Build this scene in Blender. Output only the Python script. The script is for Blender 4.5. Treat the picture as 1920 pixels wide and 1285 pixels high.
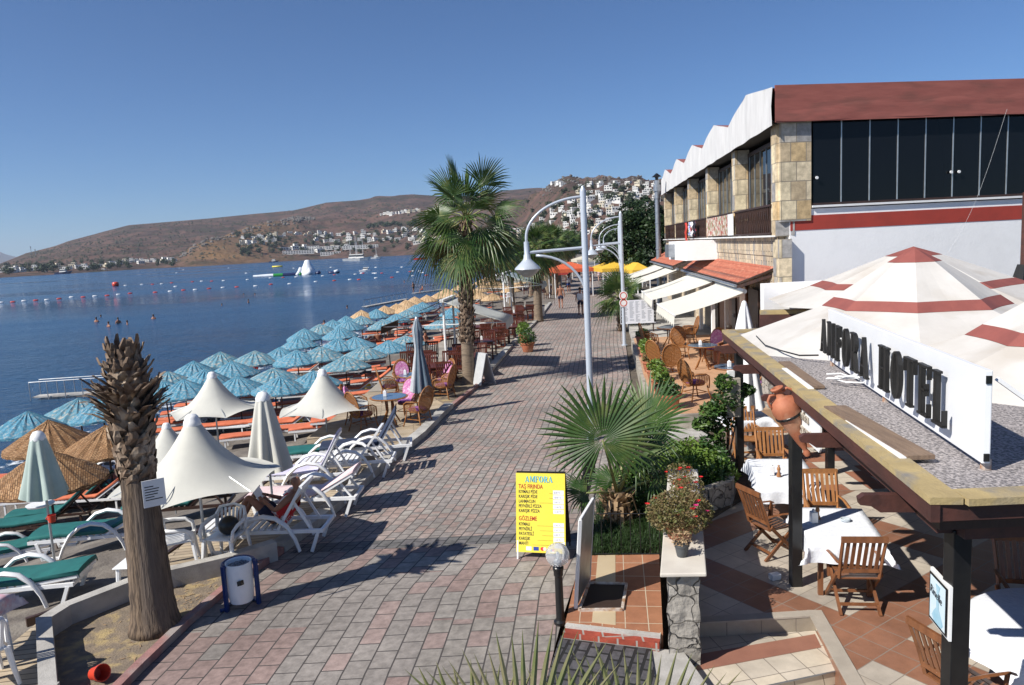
import bpy, math, random, bisect
from mathutils import Vector, Matrix, noise
R_=random.Random(7)
S=bpy.context.scene
for o in list(bpy.data.objects): bpy.data.objects.remove(o)
# ---------------------------------------------------------------- camera
F=1400.;H=4.6;ROLL=math.radians(2.9);HY=461.5
PITCH=math.atan((642.5-HY)*math.cos(ROLL)/F)
cp,sp=math.cos(PITCH),math.sin(PITCH)
FW=Vector((0,cp,-sp));UP0=Vector((0,sp,cp));RT0=Vector((1,0,0))
RT=RT0*math.cos(ROLL)-UP0*math.sin(ROLL); UP=UP0*math.cos(ROLL)+RT0*math.sin(ROLL)
CAM=Vector((0,0,H))
cd=bpy.data.cameras.new('camera');cam=bpy.data.objects.new('camera',cd);S.collection.objects.link(cam)
m=Matrix((RT,UP,-FW)).transposed().to_4x4();m.translation=CAM;cam.matrix_world=m
cd.sensor_width=36;cd.lens=36*F/1920;cd.clip_start=.05;cd.clip_end=60000
S.camera=cam
# ---------------------------------------------------------------- light
SUN_EL=math.radians(41);SUN_AZ=math.radians(180+30)   # direction the sun stands in, measured from +X
sd=Vector((math.cos(SUN_EL)*math.cos(SUN_AZ),math.cos(SUN_EL)*math.sin(SUN_AZ),math.sin(SUN_EL)))
W=bpy.data.worlds.new('World');S.world=W;W.use_nodes=True
nt=W.node_tree;nt.nodes.clear()
sky=nt.nodes.new('ShaderNodeTexSky');sky.sky_type='NISHITA';sky.sun_disc=False
sky.sun_elevation=SUN_EL;sky.sun_rotation=math.atan2(sd.x,sd.y)
sky.air_density=.8;sky.dust_density=0.0;sky.ozone_density=3.5;sky.altitude=0
bg=nt.nodes.new('ShaderNodeBackground');bg.inputs['Strength'].default_value=.065
wo=nt.nodes.new('ShaderNodeOutputWorld')
tint=nt.nodes.new('ShaderNodeMix');tint.data_type='RGBA';tint.blend_type='MULTIPLY';tint.inputs[0].default_value=1;tint.inputs[7].default_value=(.63,.86,1.12,1);nt.links.new(sky.outputs[0],tint.inputs[6]);nt.links.new(tint.outputs[2],bg.inputs[0]);nt.links.new(bg.outputs[0],wo.inputs[0])
sl=bpy.data.lights.new('sun','SUN');sl.energy=5;sl.angle=math.radians(.5);sl.color=(1,.955,.88)
so=bpy.data.objects.new('sun',sl);S.collection.objects.link(so);so.rotation_euler=sd.to_track_quat('Z','Y').to_euler()
S.view_settings.view_transform='Standard';S.view_settings.look='None';S.view_settings.exposure=0.5;S.view_settings.gamma=1
# ---------------------------------------------------------------- helpers
def ray(px,py): return FW*F+RT*(px-960)+UP*(642.5-py)
def P(px,py,z=0.):
    d=ray(px,py);return CAM+d*((z-H)/d.z)
def PY(px,py,y):
    d=ray(px,py);return CAM+d*(y/d.y)
def proj(p):
    v=Vector(p)-CAM;k=v.dot(FW);return 960+F*v.dot(RT)/k,642.5-F*v.dot(UP)/k
def lerp(xs,ys,x):
    if x<=xs[0]: return ys[0]
    if x>=xs[-1]: return ys[-1]
    i=bisect.bisect_right(xs,x)-1;t=(x-xs[i])/(xs[i+1]-xs[i]);return ys[i]+(ys[i+1]-ys[i])*t
def tag(o,label=None,cat=None,group=None,kind=None):
    if label:o['label']=label
    if cat:o['category']=cat
    if group:o['group']=group
    if kind:o['kind']=kind
    return o
def thing(name,label,cat,loc=(0,0,0),rz=0,group=None):
    o=bpy.data.objects.new(name,None);S.collection.objects.link(o);o.empty_display_size=.1
    o.location=loc;o.rotation_euler=(0,0,rz);return tag(o,label,cat,group)
def kids(o): return [c for c in KID.get(o.name,[])]
KID={}
def copy_tree(o,parent=None):
    c=o.copy();S.collection.objects.link(c)
    if parent: c.parent=parent;KID.setdefault(parent.name,[]).append(c)
    for ch in kids(o): copy_tree(ch,c)
    return c
def put(proto,used,loc,rz=0,label=None,group=None,s=1):
    o=proto if not used else copy_tree(proto)
    o.location=loc;o.rotation_euler=(0,0,rz);o.scale=(s,s,s) if not isinstance(s,tuple) else s
    if label:o['label']=label
    if group:o['group']=group
    return o
ONES='first second third fourth fifth sixth seventh eighth ninth tenth eleventh twelfth thirteenth fourteenth fifteenth sixteenth seventeenth eighteenth nineteenth'.split()
def ordn(i):
    if i<19:return ONES[i]
    t='twen thir for fif six seven eigh nine'.split()[(i+1)//10-2]+'ty';u=(i+1)%10
    return (t+'-'+ONES[u-1]) if u else t[:-1]+'ieth'
def rank(objs,fmt):
    for i,o in enumerate(sorted(objs,key=lambda o:proj(o.location)[0])): o['label']=fmt%ordn(i)
class MB:
    def __init__(s): s.v=[];s.f=[];s.fm=[];s.mi=0;s.M=None
    def add(s,vs,fs):
        b=len(s.v)
        for v in vs:
            v=Vector(v)
            if s.M is not None: v=s.M@v
            s.v.append(tuple(v))
        for f in fs: s.f.append([b+i for i in f]);s.fm.append(s.mi)
        return s
    def box(s,c,d,rz=0,taper=1,rot=None):
        hx,hy,hz=d[0]/2,d[1]/2,d[2]/2
        Q=(Matrix.Rotation(rz,3,'Z') if rot is None else rot)
        vs=[]
        for k in(-1,1):
            t=taper if k>0 else 1
            for x,y in((-1,-1),(1,-1),(1,1),(-1,1)): vs.append(Vector(c)+Q@Vector((x*hx*t,y*hy*t,k*hz)))
        return s.add(vs,[(0,3,2,1),(4,5,6,7),(0,1,5,4),(1,2,6,5),(2,3,7,6),(3,0,4,7)])
    def bar(s,a,b,w,h,up=(0,0,1)):
        a=Vector(a);b=Vector(b);d=b-a;L=d.length;d.normalize();u=Vector(up)
        x=d.cross(u)
        if x.length<1e-4:x=d.cross(Vector((1,0,0)))
        x.normalize();u=x.cross(d);rot=Matrix((x,d,u)).transposed()
        return s.box((a+b)/2,(w,L,h),rot=rot)
    def tube(s,pts,r,n=8,cap=True,flat=1):
        pts=[Vector(p) for p in pts];k=len(pts)
        if not hasattr(r,'__len__'): r=[r]*k
        vs=[];fs=[];X=None
        for i,p in enumerate(pts):
            d=(pts[min(i+1,k-1)]-pts[max(i-1,0)]);
            if d.length<1e-9:d=Vector((0,0,1))
            d.normalize()
            if X is None:
                X=d.cross(Vector((0,0,1)))
                if X.length<.01:X=d.cross(Vector((1,0,0)))
            X=(X-d*X.dot(d)).normalized();Y=d.cross(X)
            for j in range(n):
                a=2*math.pi*j/n;vs.append(p+X*(r[i]*math.cos(a))+Y*(r[i]*flat*math.sin(a)))
        for i in range(k-1):
            for j in range(n): fs.append((i*n+j,i*n+(j+1)%n,(i+1)*n+(j+1)%n,(i+1)*n+j))
        if cap: fs.append(tuple(range(n))[::-1]);fs.append(tuple((k-1)*n+j for j in range(n)))
        return s.add(vs,fs)
    def lathe(s,prof,n=16,c=(0,0,0),cap=False):
        vs=[];fs=[];k=len(prof)
        for r,z in prof:
            for j in range(n):
                a=2*math.pi*j/n;vs.append((c[0]+r*math.cos(a),c[1]+r*math.sin(a),c[2]+z))
        for i in range(k-1):
            for j in range(n): fs.append((i*n+j,i*n+(j+1)%n,(i+1)*n+(j+1)%n,(i+1)*n+j))
        if cap: fs.append(tuple(range(n))[::-1]);fs.append(tuple((k-1)*n+j for j in range(n)))
        return s.add(vs,fs)
    def prism(s,poly,z0,z1):
        n=len(poly);a=sum(poly[i][0]*poly[(i+1)%n][1]-poly[(i+1)%n][0]*poly[i][1] for i in range(n))
        if a<0:poly=poly[::-1]
        vs=[(x,y,z0) for x,y in poly]+[(x,y,z1) for x,y in poly]
        return s.add(vs,[tuple(range(n))[::-1],tuple(range(n,2*n))]+[(i,(i+1)%n,n+(i+1)%n,n+i) for i in range(n)])
    def vprism(s,poly,y0,y1):   # polygon in x,z extruded along y
        n=len(poly);a=sum(poly[i][0]*poly[(i+1)%n][1]-poly[(i+1)%n][0]*poly[i][1] for i in range(n))
        if a<0:poly=poly[::-1]
        vs=[(x,y0,z) for x,z in poly]+[(x,y1,z) for x,z in poly]
        return s.add(vs,[tuple(range(n)),tuple(range(n,2*n))[::-1]]+[(i,n+i,n+(i+1)%n,(i+1)%n) for i in range(n)])
    def grid(s,rows):
        n=len(rows[0]);k=len(rows);vs=[p for r in rows for p in r]
        return s.add(vs,[(i*n+j,i*n+j+1,(i+1)*n+j+1,(i+1)*n+j) for i in range(k-1) for j in range(n-1)])
    def ball(s,c,r,n=12,m=8,sq=(1,1,1)):
        vs=[];fs=[]
        for i in range(m+1):
            t=math.pi*i/m
            for j in range(n):
                a=2*math.pi*j/n;vs.append((c[0]+r*sq[0]*math.sin(t)*math.cos(a),c[1]+r*sq[1]*math.sin(t)*math.sin(a),c[2]+r*sq[2]*math.cos(t)))
        for i in range(m):
            for j in range(n): fs.append((i*n+j,(i+1)*n+j,(i+1)*n+(j+1)%n,i*n+(j+1)%n))
        return s.add(vs,fs)
    def build(s,name,mats,parent=None,smooth=False,loc=None,auto=None,uv=True):
        me=bpy.data.meshes.new(name);me.from_pydata(s.v,[],s.f)
        if not isinstance(mats,(list,tuple)):mats=[mats]
        for m in mats: me.materials.append(m)
        if len(mats)>1: me.polygons.foreach_set('material_index',[min(i,len(mats)-1) for i in s.fm])
        if smooth: me.polygons.foreach_set('use_smooth',[True]*len(me.polygons))
        if uv and len(s.f)<60000:
            L=me.uv_layers.new(name='UVMap');d=[0.]*(2*len(me.loops))
            for p in me.polygons:
                n=p.normal
                if abs(n.z)>.6:
                    for li in p.loop_indices:
                        c=me.vertices[me.loops[li].vertex_index].co;d[2*li]=c.x;d[2*li+1]=c.y
                else:
                    tx,ty=-n.y,n.x;l=math.hypot(tx,ty) or 1;tx/=l;ty/=l
                    for li in p.loop_indices:
                        c=me.vertices[me.loops[li].vertex_index].co;d[2*li]=c.x*tx+c.y*ty;d[2*li+1]=c.z
            L.data.foreach_set('uv',d)
        if smooth and auto: me.set_sharp_from_angle(angle=math.radians(auto))
        o=bpy.data.objects.new(name,me);S.collection.objects.link(o)
        if parent: o.parent=parent;KID.setdefault(parent.name,[]).append(o)
        if loc: o.location=loc
        return o
def struct(name,mb,m,smooth=False,label=None): return tag(mb.build(name,m,smooth=smooth),kind='structure',label=label)
def bevel(o,w=.01,seg=2):
    b=o.modifiers.new('bevel','BEVEL');b.width=w;b.segments=seg;b.limit_method='ANGLE';return o
# ---------------------------------------------------------------- materials
def _n(t,ty,**k):
    n=t.nodes.new(ty)
    for a,b in k.items():
        if a in n.inputs: n.inputs[a].default_value=b
        else: setattr(n,a,b)
    return n
MC={}
def pm(name,c1,c2=None,sc=6,rough=.6,bump=0,bs=None,metal=0,st=(1,1,1),spec=.5,det=5,lo=.35,hi=.65,c3=None,s3=1.2,trans=0,alpha=1,uv=False,sheen=0):
    if name in MC:return MC[name]
    m=bpy.data.materials.new(name);m.use_nodes=True;t=m.node_tree;b=t.nodes['Principled BSDF'];L=t.links.new
    b.inputs['Roughness'].default_value=rough;b.inputs['Metallic'].default_value=metal
    b.inputs['Specular IOR Level'].default_value=spec
    tc=_n(t,'ShaderNodeTexCoord');mp=_n(t,'ShaderNodeMapping');mp.inputs['Scale'].default_value=st
    L(tc.outputs['UV' if uv else 'Object'],mp.inputs[0])
    c1=(*c1,1)
    if c2 is None:c2=tuple(x*.8 for x in c1[:3])
    c2=(*c2,1)
    nz=_n(t,'ShaderNodeTexNoise');nz.inputs['Scale'].default_value=sc;nz.inputs['Detail'].default_value=det;nz.inputs['Roughness'].default_value=.6
    L(mp.outputs[0],nz.inputs['Vector'])
    mr=_n(t,'ShaderNodeMapRange');mr.inputs['From Min'].default_value=lo;mr.inputs['From Max'].default_value=hi
    L(nz.outputs['Fac'],mr.inputs['Value'])
    mx=_n(t,'ShaderNodeMix',data_type='RGBA');mx.inputs[6].default_value=c1;mx.inputs[7].default_value=c2;L(mr.outputs[0],mx.inputs[0])
    col=mx.outputs[2]
    if c3:
        n3=_n(t,'ShaderNodeTexNoise');n3.inputs['Scale'].default_value=s3;n3.inputs['Detail'].default_value=3;L(mp.outputs[0],n3.inputs['Vector'])
        r3=_n(t,'ShaderNodeMapRange');r3.inputs['From Min'].default_value=.5;r3.inputs['From Max'].default_value=.68;L(n3.outputs['Fac'],r3.inputs['Value'])
        m3=_n(t,'ShaderNodeMix',data_type='RGBA');L(col,m3.inputs[6]);m3.inputs[7].default_value=(*c3,1);L(r3.outputs[0],m3.inputs[0]);col=m3.outputs[2]
    L(col,b.inputs['Base Color'])
    if bump:
        bn=_n(t,'ShaderNodeTexNoise');bn.inputs['Scale'].default_value=bs or sc*4;bn.inputs['Detail'].default_value=4;L(mp.outputs[0],bn.inputs['Vector'])
        bp=_n(t,'ShaderNodeBump');bp.inputs['Strength'].default_value=bump;bp.inputs['Distance'].default_value=.02;L(bn.outputs['Fac'],bp.inputs['Height']);L(bp.outputs[0],b.inputs['Normal'])
    if trans:
        tr=_n(t,'ShaderNodeBsdfTranslucent');L(col,tr.inputs[0]);ms=_n(t,'ShaderNodeMixShader');ms.inputs[0].default_value=trans
        L(b.outputs[0],ms.inputs[1]);L(tr.outputs[0],ms.inputs[2]);L(ms.outputs[0],t.nodes['Material Output'].inputs[0])
    if alpha<1: b.inputs['Alpha'].default_value=alpha
    MC[name]=m;return m
def brickmat(name,cols,bw,bh,mortar,ms=.01,rough=.75,off=.5,rot=0,bump=.4,freq=2,nsc=8,namt=.35,big=None,squash=1,var=None,spec=.3,shift=(0,0),warp=0):
    m=bpy.data.materials.new(name);m.use_nodes=True;t=m.node_tree;b=t.nodes['Principled BSDF'];L=t.links.new
    b.inputs['Roughness'].default_value=rough;b.inputs['Specular IOR Level'].default_value=spec
    tc=_n(t,'ShaderNodeTexCoord');mp=_n(t,'ShaderNodeMapping');mp.inputs['Rotation'].default_value=(0,0,rot);mp.inputs['Location'].default_value=(*shift,0)
    L(tc.outputs['UV'],mp.inputs[0]);vec=mp.outputs[0]
    if warp:
        wn=_n(t,'ShaderNodeTexNoise');wn.inputs['Scale'].default_value=3;L(vec,wn.inputs['Vector'])
        va=_n(t,'ShaderNodeVectorMath',operation='MULTIPLY_ADD');L(wn.outputs['Color'],va.inputs[0]);va.inputs[1].default_value=(warp,warp,0);L(vec,va.inputs[2]);vec=va.outputs[0]
    br=_n(t,'ShaderNodeTexBrick');br.offset=off;br.offset_frequency=freq;br.squash=squash
    br.inputs['Scale'].default_value=1;br.inputs['Brick Width'].default_value=bw;br.inputs['Row Height'].default_value=bh
    br.inputs['Mortar Size'].default_value=ms;br.inputs['Mortar Smooth'].default_value=.2;br.inputs['Bias'].default_value=0
    br.inputs['Color1'].default_value=(0,0,0,1);br.inputs['Color2'].default_value=(1,1,1,1);br.inputs['Mortar'].default_value=(.5,.5,.5,1)
    L(vec,br.inputs['Vector'])
    cr=_n(t,'ShaderNodeValToRGB');e=cr.color_ramp;e.interpolation='CONSTANT'
    for i,c in enumerate(cols):
        if i<2: el=e.elements[i];el.position=i/len(cols)
        else: el=e.elements.new(i/len(cols))
        el.color=(*c,1)
    src=br.outputs['Color']
    if big:   # (size_x,size_y) patches: shift the ramp by a coarse random pattern so colours gather in patches
        b2=_n(t,'ShaderNodeTexBrick');b2.offset=.5;b2.inputs['Scale'].default_value=1;b2.inputs['Brick Width'].default_value=big[0];b2.inputs['Row Height'].default_value=big[1];b2.inputs['Mortar Size'].default_value=0
        b2.inputs['Color1'].default_value=(0,0,0,1);b2.inputs['Color2'].default_value=(1,1,1,1);L(vec,b2.inputs['Vector'])
        mm=_n(t,'ShaderNodeMix',data_type='RGBA');mm.inputs[0].default_value=big[2];L(src,mm.inputs[6]);L(b2.outputs['Color'],mm.inputs[7]);src=mm.outputs[2]
    L(src,cr.inputs[0])
    nz=_n(t,'ShaderNodeTexNoise');nz.inputs['Scale'].default_value=nsc;nz.inputs['Detail'].default_value=6;nz.inputs['Roughness'].default_value=.65;L(vec,nz.inputs['Vector'])
    mr=_n(t,'ShaderNodeMapRange');mr.inputs['From Min'].default_value=.3;mr.inputs['From Max'].default_value=.7;mr.inputs['To Min'].default_value=1-namt;mr.inputs['To Max'].default_value=1+namt;L(nz.outputs['Fac'],mr.inputs['Value'])
    mu=_n(t,'ShaderNodeVectorMath',operation='SCALE');L(cr.outputs[0],mu.inputs[0]);L(mr.outputs[0],mu.inputs['Scale'])
    n2=_n(t,'ShaderNodeTexNoise');n2.inputs['Scale'].default_value=.7;n2.inputs['Detail'].default_value=5;L(vec,n2.inputs['Vector'])
    r2=_n(t,'ShaderNodeMapRange');r2.inputs['From Min'].default_value=.3;r2.inputs['From Max'].default_value=.7;r2.inputs['To Min'].default_value=.74;r2.inputs['To Max'].default_value=1.16;L(n2.outputs['Fac'],r2.inputs['Value'])
    m2=_n(t,'ShaderNodeVectorMath',operation='SCALE');L(mu.outputs[0],m2.inputs[0]);L(r2.outputs[0],m2.inputs['Scale'])
    mx=_n(t,'ShaderNodeMix',data_type='RGBA');L(br.outputs['Fac'],mx.inputs[0]);L(m2.outputs[0],mx.inputs[6]);mx.inputs[7].default_value=(*mortar,1)
    L(mx.outputs[2],b.inputs['Base Color'])
    iv=_n(t,'ShaderNodeMath',operation='SUBTRACT');iv.inputs[0].default_value=1;L(br.outputs['Fac'],iv.inputs[1])
    ad=_n(t,'ShaderNodeMath',operation='MULTIPLY_ADD');L(nz.outputs['Fac'],ad.inputs[0]);ad.inputs[1].default_value=.3;L(iv.outputs[0],ad.inputs[2])
    bp=_n(t,'ShaderNodeBump');bp.inputs['Strength'].default_value=bump;bp.inputs['Distance'].default_value=.01;L(ad.outputs[0],bp.inputs['Height']);L(bp.outputs[0],b.inputs['Normal'])
    return m
white=pm('white_paint',(.78,.78,.77),(.7,.7,.69),sc=3,rough=.55,bump=.1)
plaster=pm('white_plaster',(.84,.84,.84),(.78,.78,.78),sc=1.6,rough=.8,bump=.2,bs=12,lo=.45,hi=.8)
plastic=pm('white_plastic',(.8,.8,.8),(.74,.74,.74),sc=5,rough=.32)
concrete=pm('concrete',(.42,.40,.37),(.3,.285,.26),sc=5,rough=.85,bump=.3,bs=60,c3=(.5,.48,.44),s3=1)
pinkkerb=pm('pink_kerb',(.34,.17,.15),(.24,.13,.12),sc=9,rough=.85,bump=.3,bs=50,c3=(.30,.26,.24),s3=2)
darkwood=pm('dark_wood',(.055,.026,.018),(.03,.016,.012),sc=8,st=(1,1,.15),rough=.45,bump=.15)
mahog=pm('mahogany',(.12,.028,.014),(.07,.018,.01),sc=8,st=(1,1,.3),rough=.4)
teak=pm('teak',(.36,.16,.055),(.24,.10,.035),sc=10,st=(1,1,.2),rough=.45,bump=.1)
oldteak=pm('oiled_brown_wood',(.22,.088,.036),(.14,.055,.024),sc=10,st=(1,1,.2),rough=.42,bump=.1)
black=pm('black_paint',(.007,.007,.008),(.012,.012,.012),sc=9,rough=.35)
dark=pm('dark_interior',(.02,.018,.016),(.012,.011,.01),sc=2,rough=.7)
steel=pm('grey_painted_steel',(.42,.46,.5),(.36,.4,.44),sc=4,rough=.35,metal=.2)
galv=pm('galvanised_steel',(.38,.4,.43),(.28,.3,.33),sc=5,rough=.4,metal=.75)
sand=pm('sand',(.165,.142,.122),(.105,.09,.078),sc=3.5,rough=.95,bump=.8,bs=22,det=9,c3=(.21,.185,.155),s3=1.6)
gravelm=pm('grey_gravel',(.42,.38,.37),(.13,.12,.12),sc=38,rough=.9,bump=1.,bs=34,det=3,lo=.4,hi=.6)
# ================================================================ THE SETTING
KY=[-4,2,6,7.7,9.65,11.3,12.6,16.1,17.9,21.1,25,34.2,45.9,63.3,73.6,97,135,200,300]
KX=[-4.5,-4.6,-4.5,-4.42,-4.22,-3.72,-3.36,-2.75,-2.3,-1.86,-1.07,.05,1.78,3.85,5.1,8.2,13.2,21,30]
EY=[-4,2,7.3,8.6,10.6,14,19,22.5,26.8,34,43,60,97,135,200,300]
EX=[-1.2,-.4,.16,.42,.9,1.75,3.05,3.6,4.2,5.2,6.4,8.9,13.6,18.5,26.5,36]
def kx(y): return lerp(KY,KX,y)
def ex(y): return lerp(EY,EX,y)
def gh(x,y):                      # height of the sand: level by the kerb, dropping to a low flat beach
    s=kx(y)-x
    f=lerp([0,2,3.3,5,6.5,15,30],[-.25,-.27,-.75,-1.4,-1.85,-2.25,-4],s)
    n=lerp([0,2.5,4,6,8,10,15,30],[-.25,-.27,-.35,-.75,-1.3,-1.8,-2.25,-4],s)
    t=min(1,max(0,(y-13)/6));return n*(1-t)+f*t
def Pg(px,py,h=0.):               # point on a ray that is h above the sand
    z=h-1.
    for _ in range(60):
        p=P(px,py,z); z=.6*z+.4*(gh(p.x,p.y)+h)
    return Vector((p.x,p.y,z))
paveA=brickmat('paving_near',[(.25,.225,.20),(.265,.20,.18),(.235,.21,.19),(.255,.185,.165),(.27,.245,.22)],.36,.235,(.07,.062,.058),.009,rough=.75,big=(2.9,1.41,.76),bump=.6,nsc=9,namt=.3)
paveB=brickmat('paving_far',[(.30,.265,.235),(.32,.24,.21),(.265,.235,.215),(.33,.265,.235),(.31,.28,.25)],.235,.16,(.10,.09,.083),.011,rough=.8,big=(1.9,1.1,.35),bump=.6,nsc=9,namt=.3)
def strip(name,y0,y1,fx0,fx1,z,mat_,step=1.0,cols=8):
    n=max(2,int((y1-y0)/step));mb=MB();rows=[];uv=[]
    for i in range(n+1):
        y=y0+(y1-y0)*i/n;a,b=fx0(y),fx1(y);rows.append([(a+(b-a)*j/cols,y,z) for j in range(cols+1)])
    mb.grid(rows);o=mb.build(name,mat_)
    L=o.data.uv_layers[0].data;me=o.data
    # arc coordinate along the left kerb
    arc=[0];ys=[-10+.5*i for i in range(700)]
    for i in range(1,len(ys)): arc.append(arc[-1]+math.hypot(.5,kx(ys[i])-kx(ys[i-1])))
    for l in me.loops:
        c=me.vertices[l.vertex_index].co;L[l.index].uv=(lerp(ys,arc,c.y),c.x-kx(c.y)*.9-.1*c.x)
    return tag(o,kind='structure')
strip('promenade',2,11.3,kx,ex,0,paveA,.35)
strip('promenade',11.3,150,kx,ex,0,paveB,1.)
strip('promenade',150,300,kx,ex,0,pm('far_paving',(.2,.19,.18),(.16,.15,.14)),10.)
bandm=brickmat('grey_paver_band',[(.13,.125,.12),(.15,.14,.14)],.25,.16,(.04,.04,.04),.012)
strip('promenade_band',11.2,11.55,lambda y:kx(y)+.1,lambda y:ex(y)-.02,.004,bandm,.2)
# land beneath everything on the right
earth=pm('earth',(.12,.095,.07),(.075,.06,.045),sc=2.5,rough=.95,bump=.6,bs=25)
mb=MB();rows=[]
for y in [0,8,17,30,50,80,120,170,240,320,420,520]: rows.append([(ex(y)-.4+u,y,-.04 if y>9 else -.75) for u in (0,6,20,60,150,400,900)])
mb.grid(rows);struct('ground',mb,earth)
# beach
mb=MB();rows=[]
yy=[2+.45*i for i in range(75)]+[36+1.5*i for i in range(60)]+[126+8*i for i in range(30)]
ss=[-.35,.3,1,1.5,2,2.5,3,3.4,3.8,4.3,4.8,5.3,5.8,6.4,7,7.7,8.5,9.5,10.5,11.5,12.5,13.5,15,16,17,18,19,20,22,30,50]
for y in yy:
    r=[]
    for s_ in ss:
        x=kx(y)-s_;w=1 if .8<s_<17 else .15
        z=gh(x,y)+w*.07*(noise.noise(Vector((x*1.1,y*1.1,0)))+.6*noise.noise(Vector((x*3.1,y*3.1,3))))
        r.append((x,y,z))
    rows.append(r[::-1])
mb.grid(rows);struct('beach',mb,sand,True)
# sea
wm=bpy.data.materials.new('sea_water');wm.use_nodes=True;t=wm.node_tree;b=t.nodes['Principled BSDF'];L=t.links.new
b.inputs['Base Color'].default_value=(.012,.06,.14,1);b.inputs['Roughness'].default_value=.13;b.inputs['IOR'].default_value=1.33;SEAB=b
tc=_n(t,'ShaderNodeTexCoord');mp=_n(t,'ShaderNodeMapping');mp.inputs['Scale'].default_value=(.55,1.0,1);mp.inputs['Rotation'].default_value=(0,0,.35);L(tc.outputs['Object'],mp.inputs[0])
n1=_n(t,'ShaderNodeTexNoise');n1.inputs['Scale'].default_value=1.25;n1.inputs['Detail'].default_value=7;n1.inputs['Roughness'].default_value=.62;L(mp.outputs[0],n1.inputs['Vector'])
n2=_n(t,'ShaderNodeTexNoise');n2.inputs['Scale'].default_value=.12;n2.inputs['Detail'].default_value=4;L(mp.outputs[0],n2.inputs['Vector'])
ad=_n(t,'ShaderNodeMath',operation='MULTIPLY_ADD');L(n2.outputs['Fac'],ad.inputs[0]);ad.inputs[1].default_value=2.2;L(n1.outputs['Fac'],ad.inputs[2])
bp=_n(t,'ShaderNodeBump');bp.inputs['Strength'].default_value=.85;bp.inputs['Distance'].default_value=.6;L(ad.outputs[0],bp.inputs['Height']);L(bp.outputs[0],b.inputs['Normal'])
wn_=_n(t,'ShaderNodeTexNoise');wn_.inputs['Scale'].default_value=.012;wn_.inputs['Detail'].default_value=5;L(mp.outputs[0],wn_.inputs['Vector']);wr_=_n(t,'ShaderNodeMapRange');wr_.inputs['From Min'].default_value=.35;wr_.inputs['From Max'].default_value=.65;wr_.inputs['To Min'].default_value=.05;wr_.inputs['To Max'].default_value=.3;L(wn_.outputs['Fac'],wr_.inputs['Value']);L(wr_.outputs[0],SEAB.inputs['Roughness'])
SEA=-2.35
mb=MB()
rr=[10,40,100,250,600,1500,4000,12000,40000];aa=[math.radians(a) for a in range(20,171,6)]
mb.grid([[(r*math.cos(a),r*math.sin(a)-12,SEA) for a in aa] for r in rr]);struct('sea',mb,wm)
# foam along the waterline
fm=bpy.data.materials.new('sea_foam');fm.use_nodes=True;t=fm.node_tree;b=t.nodes['Principled BSDF'];b.inputs['Base Color'].default_value=(.7,.74,.78,1);b.inputs['Roughness'].default_value=.6
tc=_n(t,'ShaderNodeTexCoord');nz=_n(t,'ShaderNodeTexNoise');nz.inputs['Scale'].default_value=1.6;nz.inputs['Detail'].default_value=8;nz.inputs['Roughness'].default_value=.7;t.links.new(tc.outputs['Object'],nz.inputs['Vector'])
mr=_n(t,'ShaderNodeMapRange');mr.inputs['From Min'].default_value=.53;mr.inputs['From Max'].default_value=.62;t.links.new(nz.outputs['Fac'],mr.inputs['Value']);t.links.new(mr.outputs[0],b.inputs['Alpha'])
mb=MB();rows=[]
for i in range(90):
    y=12+i*1.2;w=.5*math.sin(y*.5)+.4*math.sin(y*1.3);x=kx(y)-16.4+w;rows.append([(x-2.6+.5*math.sin(y*.8),y,SEA+.03),(x-1.2,y,SEA+.04),(x+.3,y,SEA+.05)])
mb.grid(rows);tag(mb.build('sea_foam',fm),kind='stuff',label='white foam of small waves breaking along the edge of the beach')
# ---------------------------------------------------------------- hills
def azp(px): 
    d=ray(px,HY-(px-960)*math.tan(ROLL));return math.atan2(d.x,d.y)
def elev(px,py):
    d=ray(px,py);return d.z/math.hypot(d.x,d.y)
RDG=[(-300,480),(-60,500),(0,495),(44,478),(54,474),(110,461),(135,452),(200,435),(250,422),(330,415),(400,409),(480,400),(560,392),(590,385),(620,378),(680,374),(705,370),(712,366),(740,367),(780,364),(850,368),(900,366),(960,356),(1000,352),(1040,352),(1100,350),(1200,345),(1300,335),(1500,330),(1900,330),(2400,330)]
SPR=[(-300,600),(300,505),(317,495),(335,482),(362,460),(385,450),(400,446),(437,437),(472,424),(518,413),(552,411),(555,405),(572,405),(580,409),(620,410),(680,403),(740,394),(800,396),(880,398),(940,385),(990,371),(1002,362),(1021,354),(1037,344),(1061,330),(1075,329),(1090,335),(1118,332),(1136,328),(1162,335),(1180,335),(1185,331),(1203,329),(1212,338),(1231,338),(1300,332),(1500,325),(1900,320),(2400,320)]
SHR=[(-300,900),(0,1090),(150,1200),(290,1350),(320,1300),(400,1300),(480,1400),(600,1500),(820,1250),(960,850),(1060,520),(1120,430),(2400,380)]
DRG=[(-300,2600),(1000,2700),(2400,1500)]
DSP=[(300,1560),(340,1560),(560,1950),(700,2000),(900,1700),(1000,1150),(1060,1000),(1231,900),(2400,700)]
def col(tb): return [a for a,_ in tb],[b for _,b in tb]
RA=[azp(a) for a,_ in RDG];RE=[elev(a,b) for a,b in RDG]
SA=[azp(a) for a,_ in SPR];SE=[elev(a,b) for a,b in SPR]
HA=[azp(a) for a,_ in SHR];HD=[b for _,b in SHR];DA=[azp(a) for a,_ in DRG];DD=[b for _,b in DRG];PA=[azp(a) for a,_ in DSP];PD=[b for _,b in DSP]
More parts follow.
